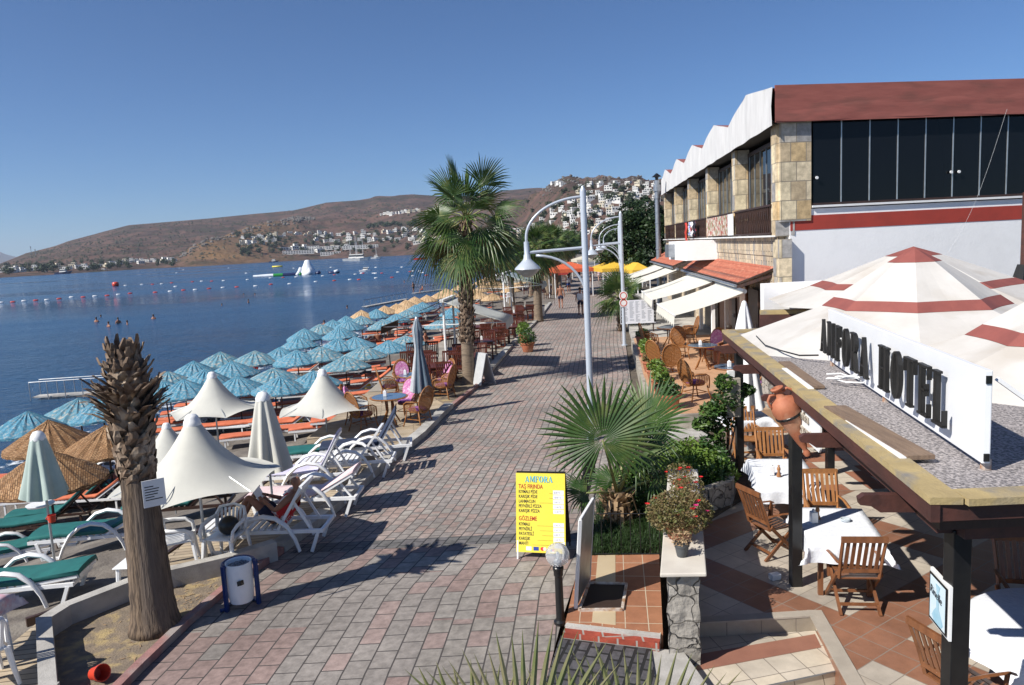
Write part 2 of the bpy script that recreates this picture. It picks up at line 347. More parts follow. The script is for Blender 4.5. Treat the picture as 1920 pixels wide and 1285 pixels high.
def hill(az,r):
    rs=lerp(HA,HD,az);rr_=lerp(DA,DD,az);rp=lerp(PA,PD,az)
    if r<rs: return SEA-1.5*min(1,(rs-r)/30)
    x,y=r*math.sin(az),r*math.cos(az)
    n=noise.fractal(Vector((x*.004,y*.004,.3)),1,2,5);n2=noise.fractal(Vector((x*.03,y*.03,5)),1,2,4)
    def prof(rt,E):
        top=H+E*rt
        if r<=rt:
            t=(r-rs)/(rt-rs);f=t**1.25*(1+.25*(1-t)*n*2)
            h=SEA+.8+(top-SEA-.8)*min(f,1.0)+ (n2*9*t*(1-t)*2)
            return h
        return top-(r-rt)*.12+n*2
    h=prof(rr_,lerp(RA,RE,az))
    e=lerp(SA,SE,az)
    if e>-.02 and rp>rs+50: h=max(h,prof(rp,e)+n2*2.) if r<rp*1.4 else h
    if r<rs+60: h=min(h,SEA+.6+(r-rs)*.09+abs(h)*((r-rs)/60))
    return h
def Ph(px,py):                                     # march a ray to the hillside
    d=ray(px,py);d.normalize();r=350.
    while r<3500:
        p=CAM+d*r;az=math.atan2(p.x,p.y);q=math.hypot(p.x,p.y)
        if p.z<hill(az,q): return Vector((p.x,p.y,hill(az,q)))
        r+=6
    return None
mb=MB();rows=[]
azs=[azp(-280+9*i) for i in range(230)];rs_=[320*1.017**i for i in range(142)]
for a in azs: rows.append([(r*math.sin(a),r*math.cos(a),hill(a,r)) for r in rs_])
mb.grid([r[::-1] for r in rows])
hm=pm('dry_hill',(.125,.075,.06),(.062,.044,.038),sc=.014,rough=.95,det=14,lo=.42,hi=.58,c3=(.05,.048,.032),s3=.03,bump=1,bs=.05,spec=.1)
for n in hm.node_tree.nodes:
    if n.type=='BUMP': n.inputs['Distance'].default_value=6
HO=struct('hills',mb,hm,True)
ca=HO.data.attributes.new('dry_grass','FLOAT','POINT');g0,g1,g2=azp(317),azp(430),azp(600)
vals=[]
for v in HO.data.vertices:
    a=math.atan2(v.co.x,v.co.y);r=math.hypot(v.co.x,v.co.y);rp=lerp(PA,PD,a);rs=lerp(HA,HD,a);e=lerp(SA,SE,a)
    f=0.
    if g0<a<g2 and r<rp*1.05: f=min(1,(a-g0)/.05)*min(1,(g2-a)/(g2-g1));f*=.65+.7*noise.noise(Vector((v.co.x*.01,v.co.y*.01,0)))
    vals.append(max(0,min(1,f)))
ca.data.foreach_set('value',vals)
t=hm.node_tree;an=_n(t,'ShaderNodeAttribute');an.attribute_name='dry_grass';b=t.nodes['Principled BSDF'];src=b.inputs['Base Color'].links[0].from_socket;mx=_n(t,'ShaderNodeMix',data_type='RGBA');t.links.new(an.outputs['Fac'],mx.inputs[0]);t.links.new(src,mx.inputs[6]);mx.inputs[7].default_value=(.21,.125,.06,1);t.links.new(mx.outputs[2],b.inputs['Base Color'])
# far blue mountains
mb=MB();rows=[]
for i in range(40):
    px=-420+14*i;a=azp(px);e=lerp([-420,-200,-60,-20,0,10,25,45,70,120],[.02,.026,.028,.024,.0235,.021,.017,.0145,.011,.004],px);r=11000
    top=H+e*r
    rows.append([((r+dr)*math.sin(a),(r+dr)*math.cos(a),z+40*noise.noise(Vector((i*.4,dr*.001,0)))) for dr,z in((-2500,SEA-60),(-1400,top*.5),(0,top),(1500,top*.4))])
mb.grid([r[::-1] for r in rows]);struct('mountains',mb,pm('far_mountain',(.16,.13,.11),(.12,.1,.09),sc=.002),True)
# ================================================================ RIGHT SIDE STRUCTURES
tileT=brickmat('terrace_tile',[(.50,.44,.36),(.46,.40,.33),(.43,.38,.32)],.345,.345,(.23,.2,.17),.006,rough=.4,off=0,rot=math.radians(56),bump=.15,nsc=5,namt=.14,spec=.45)
# terracotta bands laid diagonally through the terrace tiling, every sixth row both ways
def addbands(m,per,idx,colr,two=True):
    t=m.node_tree;L=t.links.new;br=[n for n in t.nodes if n.type=='TEX_BRICK'][0];vec=br.inputs['Vector'].links[0].from_socket
    sp_=_n(t,'ShaderNodeSeparateXYZ');L(vec,sp_.inputs[0]);outs=[]
    for ax,ix in zip(('X','Y'),idx):
        d=_n(t,'ShaderNodeMath',operation='DIVIDE');L(sp_.outputs[ax],d.inputs[0]);d.inputs[1].default_value=.345
        f=_n(t,'ShaderNodeMath',operation='FLOOR');L(d.outputs[0],f.inputs[0])
        mo=_n(t,'ShaderNodeMath',operation='FLOORED_MODULO');L(f.outputs[0],mo.inputs[0]);mo.inputs[1].default_value=per
        c=_n(t,'ShaderNodeMath',operation='COMPARE');L(mo.outputs[0],c.inputs[0]);c.inputs[1].default_value=ix;c.inputs[2].default_value=.6;outs.append(c)
    mxx=_n(t,'ShaderNodeMath',operation='MAXIMUM');L(outs[0].outputs[0],mxx.inputs[0]);L(outs[1].outputs[0],mxx.inputs[1])
    cr=[n for n in t.nodes if n.type=='VALTORGB'][0];dst=cr.outputs[0].links[0].to_socket
    mx=_n(t,'ShaderNodeMix',data_type='RGBA');L(mxx.outputs[0],mx.inputs[0]);L(cr.outputs[0],mx.inputs[6]);mx.inputs[7].default_value=(*colr,1);L(mx.outputs[2],dst)
addbands(tileT,9,(4.5,3.5),(.27,.13,.08))
mb=MB();mb.prism([(2.03,8.52),(3.5,8.55),(3.32,7.45),(3.0,5.0),(2.9,3.2),(14,3.2),(14,17),(4.9,17),(4.3,13),(2.85,11.6)],-.6,.0)
struct('terrace_floor',mb,tileT)
coping=pm('beige_stone_coping',(.40,.35,.29),(.33,.29,.24),sc=4,rough=.6,bump=.1)
mb=MB();mb.bar((2.0,8.5,.006),(3.5,8.53,.006),.14,.02);mb.bar((3.52,8.6,.004),(3.03,4.9,.004),.17,.02);struct('terrace_coping',mb,coping)
step_t=brickmat('step_tile',[(.55,.48,.38),(.50,.44,.36)],.345,.345,(.2,.17,.14),.006,rough=.4,off=0,rot=math.radians(-13),bump=.15,nsc=5,namt=.12,shift=(.1,.09))
addbands(step_t,50,(77,24),(.27,.13,.09))
ang=math.radians(13)
mb=MB();mb.prism([(1.9,8.46),(3.48,8.48),(3.36,7.62),(1.72,7.22)],-.7,-.18);o=struct('landing',mb,step_t)
mb=MB();mb.bar((2.02,8.455,-.09),(3.5,8.475,-.09),.02,.175);struct('riser',mb,brickmat('riser_tile',[(.40,.34,.26),(.36,.31,.24)],.42,.3,(.2,.17,.14),.006,off=0,nsc=5,namt=.12))
q_=[P(1303,1228,-.176),P(1528,1189,-.176),P(1540,1214,-.176),P(1306,1258,-.176)];mb=MB();mb.add(q_,[(0,3,2,1)]);struct('landing_band',mb,pm('terracotta_tile',(.30,.14,.095),(.25,.115,.08),sc=4,rough=.45))
t=step_t.node_tree
mb=MB();mb.prism([(1.70,7.205),(3.355,7.605),(3.25,6.9),(1.6,6.5)],-.75,-.36);mb.prism([(1.58,6.49),(3.245,6.89),(3.15,6.0),(1.5,5.6)],-.8,-.54);struct('steps',mb,brickmat('lower_step_tile',[(.46,.40,.32),(.42,.37,.30)],.345,.345,(.2,.17,.14),.006,off=0,rot=math.radians(-13),bump=.1,nsc=5,namt=.12))
mb=MB()
for (a,b,c) in (((1.70,7.2),(3.355,7.605),-.185),((1.58,6.485),(3.245,6.885),-.365)): mb.bar((*a,c+.008),(*b,c+.008),.015,.01)
struct('step_edging',mb,galv)
# little tiled platform beside the promenade
plat_t=brickmat('platform_tile',[(.36,.145,.06),(.33,.125,.05),(.38,.16,.07),(.52,.40,.25),(.34,.135,.055)],.35,.30,(.42,.35,.25),.006,rough=.45,off=0,rot=math.radians(5),bump=.12,big=(30,.30,.78),nsc=6,namt=.15)
plat_t2=brickmat('platform_tile_rows',[(.33,.15,.08),(.32,.14,.075),(.30,.13,.07)],.42,.27,(.45,.38,.28),.006,off=0,rot=math.radians(-82),bump=.12,nsc=6,namt=.15)
mb=MB();mb.prism([(.47,8.42),(1.56,8.06),(1.95,10.2),(.84,10.3)],-.2,.12);struct('platform',mb,plat_t2)
mb=MB();mb.prism([(.78,8.37),(1.05,8.28),(1.33,10.25),(1.08,10.27)],.1,.124);struct('platform_band',mb,pm('cream_tile',(.5,.40,.26),(.46,.36,.23),sc=3,rough=.45))
redbrick=brickmat('red_brick_edge',[(.3,.06,.035),(.25,.05,.03)],.22,.3,(.3,.27,.24),.012,off=0)
mb=MB();mb.bar((.44,8.30,.03),(1.5,7.95,.03),.1,.1);struct('brick_edge',mb,redbrick)
mb=MB();mb.bar((.47,8.39,.06),(1.53,8.04,.06),.09,.1);struct('platform_edge',mb,concrete)
setts=brickmat('dark_setts',[(.075,.07,.075),(.09,.085,.09),(.06,.06,.065)],.2,.13,(.02,.02,.02),.018,rough=.7,rot=math.radians(-70),bump=1,nsc=14)
mb=MB();mb.prism([(.40,8.32),(1.4,7.98),(1.25,6.6),(1.2,2),(-.2,2),(.15,7.3)],-.3,.003);struct('dark_paving',mb,setts)
mb=MB();mb.prism([(1.4,7.98),(1.75,7.9),(1.85,7.2),(1.5,5.4),(1.2,2),(1.25,6.6)],-.5,-.02);struct('rough_kerb',mb,concrete)
# kerbs
def kerb(name,pts,w,h,mat_,side=-1,z0=-.3):
    mb=MB()
    for i in range(len(pts)-1):
        a=Vector((*pts[i],0));b=Vector((*pts[i+1],0));d=(b-a).normalized();n=Vector((-d.y,d.x,0))*side
        a2=a;b2=b-d*.006
        mb.prism([(a2.x,a2.y),(b2.x,b2.y),(b2.x+n.x*w,b2.y+n.y*w),(a2.x+n.x*w,a2.y+n.y*w)],z0,h)
    return tag(mb.build(name,mat_),kind='structure')
def klist(y0,y1,st): 
    r=[];y=y0
    while y<y1: r.append((kx(y)-.004,y));y+=st
    return r+[(kx(y1)-.004,y1)]
kerb('pink_kerb',klist(3,11.25,1.),.11,.1,pinkkerb,1)
kerb('concrete_kerb',klist(11.27,21.4,.98),.26,.15,concrete,1)
kerb('pink_kerb',klist(21.45,27.3,.98),.12,.1,pinkkerb,1)
kerb('concrete_kerb',klist(27.35,34.0,.98),.26,.12,concrete,1)
kerb('concrete_kerb',klist(34.9,58,1.5),.2,.12,concrete,1)
# ---- garden beds, walls
rubble=bpy.data.materials.new('rubble_stone');rubble.use_nodes=True;t=rubble.node_tree;b=t.nodes['Principled BSDF'];b.inputs['Roughness'].default_value=.9;L=t.links.new
tc=_n(t,'ShaderNodeTexCoord');vo=_n(t,'ShaderNodeTexVoronoi',feature='DISTANCE_TO_EDGE');vo.inputs['Scale'].default_value=4.2;v2=_n(t,'ShaderNodeTexVoronoi');v2.inputs['Scale'].default_value=4.2
wz=_n(t,'ShaderNodeTexNoise');wz.inputs['Scale'].default_value=5;va=_n(t,'ShaderNodeVectorMath',operation='MULTIPLY_ADD');L(tc.outputs['Object'],wz.inputs['Vector']);L(wz.outputs['Color'],va.inputs[0]);va.inputs[1].default_value=(.2,.2,.2);L(tc.outputs['Object'],va.inputs[2]);L(va.outputs[0],vo.inputs['Vector']);L(va.outputs[0],v2.inputs['Vector'])
cr=_n(t,'ShaderNodeValToRGB');cr.color_ramp.elements[0].color=(.26,.235,.2,1);cr.color_ramp.elements[1].color=(.42,.39,.35,1);L(v2.outputs['Color'],cr.inputs[0])
nz=_n(t,'ShaderNodeTexNoise');nz.inputs['Scale'].default_value=14;nz.inputs['Detail'].default_value=8;L(tc.outputs['Object'],nz.inputs['Vector'])
mr=_n(t,'ShaderNodeMapRange');mr.inputs['From Max'].default_value=.035;L(vo.outputs[0],mr.inputs['Value'])
sc_=_n(t,'ShaderNodeVectorMath',operation='SCALE');L(cr.outputs[0],sc_.inputs[0]);m3=_n(t,'ShaderNodeMapRange');m3.inputs['To Min'].default_value=.55;m3.inputs['To Max'].default_value=1.35;L(nz.outputs['Fac'],m3.inputs['Value']);L(m3.outputs[0],sc_.inputs['Scale'])
mx=_n(t,'ShaderNodeMix',data_type='RGBA');mx.inputs[6].default_value=(.12,.11,.1,1);L(sc_.outputs[0],mx.inputs[7]);L(mr.outputs[0],mx.inputs[0]);L(mx.outputs[2],b.inputs['Base Color'])
ad=_n(t,'ShaderNodeMath',operation='MULTIPLY_ADD');L(nz.outputs['Fac'],ad.inputs[0]);ad.inputs[1].default_value=.5;L(mr.outputs[0],ad.inputs[2]);bp=_n(t,'ShaderNodeBump');bp.inputs['Strength'].default_value=1;bp.inputs['Distance'].default_value=.05;L(ad.outputs[0],bp.inputs['Height']);L(bp.outputs[0],b.inputs['Normal'])
th=thing('garden_wall','low rubble stone wall with a white marble cap carrying flower pots',  'wall',(2.1,9.6,0))
mb=MB()
for k in range(9):
    y0=7.84+.4*k;x=1.74+(y0-7.84)*.232
    mb.prism([(x-.17,y0),(x+.2,y0),(x+.2+.093,y0+.397),(x-.17+.093,y0+.397)],-.5,.9)
w=mb.build('wall',rubble,th);w.location=(-2.1,-9.6,0)
md=w.modifiers.new('s','SUBSURF');md.subdivision_type='SIMPLE';md.levels=4;md.render_levels=4
tx=bpy.data.textures.new('stone_bumps','VORONOI');tx.noise_scale=.22
dm=w.modifiers.new('d','DISPLACE');dm.texture=tx;dm.strength=-.05;dm.mid_level=.3;dm.texture_coords='GLOBAL'
marble=pm('marble_cap',(.66,.61,.53),(.58,.53,.46),sc=3,rough=.35,bump=.03)
mb=MB();mb.prism([(1.49,7.77),(1.99,7.73),(2.83,11.42),(2.38,11.5)],.92,.965);c=mb.build('marble_cap',marble,th);c.location=(-2.1,-9.6,0);bevel(c,.012)
# soil in beds
soil=pm('bed_soil',(.10,.075,.05),(.06,.045,.03),sc=6,rough=.95,bump=.8,bs=30)
mb=MB();mb.prism([(.86,10.32),(1.98,10.22),(2.32,11.6),(3.0,11.6),(4.3,13.0),(4.6,17.2),(2.75,17.2),(1.85,14)],-.2,.05);struct('soil',mb,soil)
th=thing('planter_wall','curved dark stone retaining wall round the leafy bed beside the terrace','wall',(3.6,13,0))
mb=MB();pts=[(2.5,11.95),(3.1,12.0),(3.55,12.3),(3.8,12.9),(3.95,13.8),(4.0,15)]
for i in range(5):
    a,b=pts[i],pts[i+1];mb.bar((a[0],a[1],.22),(b[0],b[1],.22),.16,.46)
w=mb.build('wall',rubble,th);w.location=(-3.6,-13,0)
# cafe terrace slab
cafe_floor=pm('cafe_floor',(.52,.31,.18),(.44,.25,.14),sc=2.2,rough=.6,bump=.05,bs=30,c3=(.40,.27,.17),s3=.9)
def cx_(y): return lerp([17.2,19.5,22.5,26.8,34,43,60],[3.45,3.66,3.98,4.55,5.5,6.65,9.1],y)
mb=MB();L_=[(cx_(y),y) for y in (17.35,19.5,22.5,26.8,31.5)]
mb.prism(L_+[(13,31.5),(13,17.35)],-.3,.45);struct('cafe_terrace',mb,[cafe_floor])
mb=MB();mb.bar((3.43,17.28,.2),(5.6,17.28,.2),.12,.5)
for i in range(4): a,b=L_[i],L_[i+1];mb.bar((a[0]-.05,a[1],.2),(b[0]-.05,b[1]-.01,.2),.1,.497)
struct('cafe_terrace_edge',mb,pm('rendered_edge',(.42,.38,.32),(.3,.27,.22),sc=2.5,rough=.85,bump=.3,c3=(.2,.18,.15),s3=3))
mb=MB();L2=[(cx_(y),y) for y in (31.6,34,43,60)]
mb.prism(L2+[(14,60),(13,31.6)],-.3,.3);struct('cafe_terrace_far',mb,concrete)
mb=MB();mb.prism([(2.8,16.4),(4.4,16.4),(4.4,17.2),(2.9,17.2)],-.1,.12);struct('bed_edge',mb,concrete)
# ================================================================ RESTAURANT BUILDING
stone_big=brickmat('stone_cladding',[(.58,.49,.34),(.47,.37,.24),(.30,.29,.28),(.66,.56,.38),(.52,.38,.21),(.62,.52,.36),(.46,.42,.36)],.47,.55,(.22,.19,.15),.012,rough=.7,bump=.5,nsc=5,namt=.35,off=.37,warp=.0)
stone_thin=brickmat('stone_strips',[(.58,.47,.33),(.46,.38,.28),(.34,.31,.28),(.62,.52,.37),(.54,.43,.31)],.62,.17,(.15,.13,.1),.012,rough=.75,bump=.6,nsc=7,namt=.3,rot=math.radians(90))
redcloth=pm('red_brown_canvas',(.30,.095,.075),(.25,.075,.06),sc=2.2,st=(.5,.5,2.5),rough=.8,bump=.3,bs=4,c3=(.20,.07,.055),s3=1.5)
whitecloth=pm('white_canvas',(.66,.65,.64),(.56,.55,.54),sc=3,st=(1,1,.25),rough=.75,bump=.3,bs=5)
redpaint=pm('red_wall_stripe',(.36,.045,.03),(.30,.04,.028),sc=2,rough=.8,bump=.1)
glass=bpy.data.materials.new('dark_window_glass');glass.use_nodes=True;b=glass.node_tree.nodes['Principled BSDF'];b.inputs['Base Color'].default_value=(.006,.007,.009,1);b.inputs['Roughness'].default_value=.01;b.inputs['Specular IOR Level'].default_value=.28;b.inputs['IOR'].default_value=1.45
BLD=thing('restaurant_building','long upper restaurant with stone pillars, dark glass and zigzag white canvas eaves','building',(8,22,0),-math.atan(.106))
iR=math.atan(.106)
def toloc(p):   # world -> building local
    x,y=p[0]-8,p[1]-22;c,s=math.cos(iR),math.sin(iR);return (x*c-y*s,x*s+y*c,p[2])
FA=(toloc((16.5,22.98,0)));fn=math.atan2(FA[1],FA[0])  # front wall direction in local space
fd=Vector((math.cos(fn),math.sin(fn),0));
def front(name,mat_,u0,u1,z0,z1,prd,parent=BLD,th=.1):
    a=fd*u0-Vector((-fd.y,fd.x,0))*(prd-th/2);b=fd*u1-Vector((-fd.y,fd.x,0))*(prd-th/2)
    mb=MB();mb.bar((a.x,a.y,(z0+z1)/2),(b.x,b.y,(z0+z1)/2),th,z1-z0);return mb.build(name,mat_,parent)
front('front_wall',plaster,.28,8.5,0,5.24,0,th=.3)
front('wall_stripe',redpaint,.30,8.3,4.63,5.05,.012,th=.05)
front('window_sill',white,.95,8.45,5.27,5.33,.08,th=.2)
front('lower_window_frame',darkwood,.97,8.3,5.34,5.40,.03,th=.1)
f=front('canopy_fascia',redcloth,-.25,8.6,7.7,8.72,.22,th=.04)
# sagging canvas: replace fascia by a rippled sheet
mb=MB();rows=[]
nrm=Vector((fd.y,-fd.x,0))
for i in range(70):
    u=-.26+8.9*i/69;r=[]
    for j in range(12):
        v=j/11;z=8.72-.98*v-.012*math.sin(u*1.9)*v-(.02*v*math.sin(u*.9+1));q=fd*u+nrm*(.2+.004*math.sin(u*2.3+v*5)+.007*math.sin(v*9+u*.5)+.012*noise.noise(Vector((u*.6,v*4,0)))+.03*v)
        r.append((q.x,q.y,z))
    rows.append(r)
mb.grid([r[::-1] for r in rows]);cv=mb.build('fascia_canvas',redcloth,BLD,smooth=True)
front('stone_pillar',stone_big,-.02,.92,4.9,7.75,.05,th=.5)
for i,(u0,u1) in enumerate([(1.0+.88*k,1.0+.88*k+.86) for k in range(8)]):
    g=front('window',glass,u0,u1,5.40,7.75,.0,th=.03)
    g2=front('pane_edge',pm('aluminium',(.5,.53,.55),rough=.3,metal=.6),u1-.012,u1+.02,5.40,7.75,.02,parent=BLD,th=.03)
for u in (1.08,5.30,5.55):
    a=fd*u+nrm*.06;mb=MB();mb.tube([(a.x,a.y,6.12),(a.x+nrm.x*.03,a.y+nrm.y*.03,6.12)],.045,10);mb.build('door_knob',white,BLD)
# side facade (local x=0 plane, y 0..32)
Lf=31.8
mb=MB();mb.box((.15,Lf/2+.2,1.95),(.3,Lf-.1,3.9));mb.build('side_wall',stone_thin,BLD)
mb=MB();mb.box((.14,Lf/2+.2,4.19),(.34,Lf-.1,.58));mb.build('parapet_wall',stone_thin,BLD)
mb=MB();mb.box((.02,Lf/2+.2,4.5),(.5,Lf-.1,.05));mb.build('side_sill',white,BLD)
mb=MB();mb.box((.1,.2,2.2),(.36,.72,4.4));mb.build('corner_pier',stone_big,BLD)
cols_y=[.38,6.45,12.75,19.0,25.3,31.5]
for cy in cols_y:
    mb=MB();mb.box((.16,cy,6.08),(.52,.62,3.16));mb.build('stone_pillar',stone_big,BLD)
for k in range(5):
    y0=cols_y[k]+.33;y1=cols_y[k+1]-.33;n=6
    mb=MB()
    mb.box((.42,(y0+y1)/2,7.45),(.12,y1-y0,.12));mb.box((.42,(y0+y1)/2,4.6),(.12,y1-y0,.12))
    for yy_ in (y0+.05,y1-.05): mb.box((.42,yy_,6.),(.12,.1,3.0))
    mb.build('window_frame',darkwood,BLD)
    for i in range(n):
        a=y0+.1+(y1-y0-.2)*i/n;b=y0+.1+(y1-y0-.2)*(i+1)/n
        mb=MB();mb.box((.42,(a+b)/2,6.03),(.03,b-a-.02,2.74));mb.build('window',glass,BLD)
        mb=MB();mb.box((.40,b,6.03),(.04,.02,2.74));mb.build('pane_edge',MC['aluminium'],BLD)
    # balcony lattice
    mb=MB();mb.mi=0
    mb.box((-.12,(y0+y1)/2,5.42),(.07,y1-y0+.2,.06));mb.box((-.12,(y0+y1)/2,4.58),(.07,y1-y0+.2,.06))
    q=y0
    while q<y1:
        mb.bar((-.12,q,4.6),(-.12,min(q+.5,y1),5.4),.03,.02,up=(1,0,0));mb.bar((-.09,min(q+.5,y1),4.6),(-.09,q,5.4),.03,.02,up=(1,0,0));mb.box((-.12,q,5.0),(.04,.04,.8));q+=.26
    mb.build('balcony_railing',darkwood,BLD)
# eaves: white canvas zigzag valance
mb=MB();pts=[]
zz=[(-.34,8.66)]
for k in range(5): zz+=[(3.3+6.36*k,9.12),(6.5+6.36*k,8.57)]
zz[-1]=(31.9,8.6)
rows=[]
for k in range(len(zz)-1):
    for j in range(12):
        t_=j/12;y=zz[k][0]+(zz[k+1][0]-zz[k][0])*t_;top=zz[k][1]+(zz[k+1][1]-zz[k][1])*t_
        x=-.30+.015*math.sin(y*2.1)
        rows.append([(x,y,7.62+.008*math.sin(y*3)),(x+.02*math.sin(y*4)+.012*math.sin(y*9),y,7.62+(top-7.62)*.5),(x+.02,y,top)])
mb.grid([r[::-1] for r in rows]);mb.build('canvas_valance',whitecloth,BLD,smooth=True)
mb=MB()
for k in range(len(zz)-1):
    (a,za),(b,zb)=zz[k],zz[k+1];sh=lambda y:y+2.35*(1-y/32);mb.add([(-.27,a+.12*(k==0),za-.01),(-.27,b,zb-.01),(9,sh(b),zb-.3),(9,sh(a),za-.3)],[(0,1,2,3)])
mb.build('canvas_roof',redcloth,BLD)
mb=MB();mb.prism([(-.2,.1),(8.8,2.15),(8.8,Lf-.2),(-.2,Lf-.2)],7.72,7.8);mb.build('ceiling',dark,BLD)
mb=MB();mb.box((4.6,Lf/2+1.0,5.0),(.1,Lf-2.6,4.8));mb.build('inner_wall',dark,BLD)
mb=MB();mb.box((8.2,Lf/2+1.2,4.),(.2,Lf-2.4,8.));mb.build('rear_wall',plaster,BLD)
mb=MB();mb.box((4.2,Lf+.1,4.),(8.2,.2,7.6));mb.build('end_wall',plaster,BLD)
# low white annex wall behind the tents, left of the building front
A=thing('annex_wall','patched white wall of a low annex below the restaurant','wall',(7.3,19.8,0))
mb=MB();mb.box((1.7,0,1.65),(4.6,.25,3.25));c=mb.build('wall',plaster,A)
mb=MB();mb.box((-.4,.3,1.0),(.3,.5,2.0));mb.build('side_block',pm('cream_render',(.55,.48,.36),rough=.8),A)
# chimney pipe
p0=Vector((10.05,50,3.4))
C1=thing('chimney_pipe','tall galvanised flue pipe rising beside the far end of the restaurant','chimney',p0-Vector((0,0,3.4)))
mb=MB();mb.tube([(0,0,0),(0,0,8.4)],.17,12);mb.build('pipe',galv,C1,smooth=True,auto=40)
mb=MB()
for z,r,l in((3.9,.2,.08),(5.6,.2,.08),(7.2,.2,.08),(7.7,.25,.4)): mb=MB();mb.tube([(0,0,z),(0,0,z+l)],r,12);mb.build('collar',galv,C1,smooth=True,auto=40)
mb=MB();mb.lathe([(.1,8.4),(.12,8.6),(.33,8.62),(.05,8.85)],12);mb.build('cap',black,C1)
# white neighbour wall & box with flags area: low white roofed block below far windows
K=thing('white_kiosk','white rendered box jutting from the restaurant wall above the tiled canopy','kiosk',(9.0,34.5,0))
mb=MB();mb.box((-.2,0,4.0),(2.0,3.6,.85));mb.build('wall',plaster,K)
mb=MB();mb.box((-1.32,0.9,4.0),(.35,.8,.6));mb.build('air_unit',galv,K)
# ================================================================ BUILDERS
straw_blue=pm('blue_straw',(.085,.275,.385),(.045,.17,.255),sc=16,rough=.85,bump=.9,bs=40,c3=(.30,.35,.36),s3=11)
straw_blue2=pm('worn_blue_straw',(.115,.27,.35),(.07,.19,.25),sc=16,rough=.85,bump=.9,bs=40,c3=(.40,.38,.33),s3=8)
straw_tan=pm('tan_straw',(.50,.34,.19),(.36,.23,.12),sc=9,rough=.9,bump=.8,bs=30,c3=(.56,.42,.27),s3=4)
straw_brown=brickmat('brown_wicker',[(.34,.19,.085),(.28,.15,.065),(.40,.24,.12)],.11,.045,(.13,.065,.03),.008,bump=1,nsc=10)
canvas=pm('cream_canvas',(.60,.59,.53),(.54,.53,.48),sc=2,rough=.85,bump=.15,bs=90,trans=.12)
palegreen=pm('pale_green_canvas',(.44,.52,.48),(.37,.45,.41),sc=3,rough=.85,trans=.1)
alu=MC['aluminium'];green=pm('green_pad',(.012,.135,.125),(.009,.1,.095),sc=4,rough=.7,bump=.2,bs=8)
orange=pm('orange_pad',(.62,.17,.085),(.52,.13,.06),sc=4,rough=.8,bump=.2,bs=8)
navy=pm('navy_pad',(.02,.035,.07),(.015,.02,.05),sc=4,rough=.8)
pinkt=pm('pink_towel',(.72,.56,.56),(.66,.5,.5),sc=9,rough=.95,bump=.5,bs=40)
lilact=pm('lilac_towel',(.56,.53,.66),(.5,.47,.6),sc=9,rough=.95,bump=.5,bs=40)
rattan=pm('rattan',(.34,.14,.038),(.21,.08,.022),sc=16,rough=.45,bump=.3,bs=60)
weave=bpy.data.materials.new('rattan_weave');weave.use_nodes=True;t=weave.node_tree;b=t.nodes['Principled BSDF'];b.inputs['Base Color'].default_value=(.25,.10,.028,1);b.inputs['Roughness'].default_value=.5
tc=_n(t,'ShaderNodeTexCoord');mp=_n(t,'ShaderNodeMapping');mp.inputs['Rotation'].default_value=(.78,.78,.4);t.links.new(tc.outputs['Object'],mp.inputs[0]);ck=_n(t,'ShaderNodeTexChecker');ck.inputs['Scale'].default_value=42;t.links.new(mp.outputs[0],ck.inputs['Vector']);mr=_n(t,'ShaderNodeMapRange');mr.inputs['To Min'].default_value=1;mr.inputs['To Max'].default_value=.35;t.links.new(ck.outputs['Fac'],mr.inputs['Value']);t.links.new(mr.outputs[0],b.inputs['Alpha'])
purple=pm('purple_cushion',(.23,.06,.25),(.10,.03,.12),sc=14,rough=.9,c3=(.45,.2,.4),s3=18)
pinkc=pm('pink_cushion',(.58,.22,.42),(.42,.13,.3),sc=14,rough=.9,c3=(.7,.5,.6),s3=18)
redpl=pm('red_plastic',(.62,.06,.03),(.5,.05,.025),rough=.35)
terra=pm('terracotta',(.42,.15,.075),(.34,.11,.055),sc=7,rough=.7,bump=.15,c3=(.5,.27,.17),s3=3)
skin=pm('tanned_skin',(.30,.13,.075),(.25,.105,.06),sc=8,rough=.5)
skin2=pm('light_skin',(.48,.27,.19),(.42,.23,.16),sc=8,rough=.5)
hair=pm('dark_hair',(.02,.014,.01),(.03,.02,.015),sc=20,rough=.6)
bluecl=pm('navy_cloth',(.012,.016,.04),(.02,.025,.06),rough=.85);whcl=pm('white_cloth',(.72,.72,.73),(.62,.62,.64),sc=8,rough=.9)
redcl=pm('red_cloth',(.5,.03,.03),(.4,.02,.02),rough=.85)
tcloth=pm('table_cloth',(.74,.76,.80),(.68,.70,.75),sc=18,rough=.9,bump=.35,bs=26)
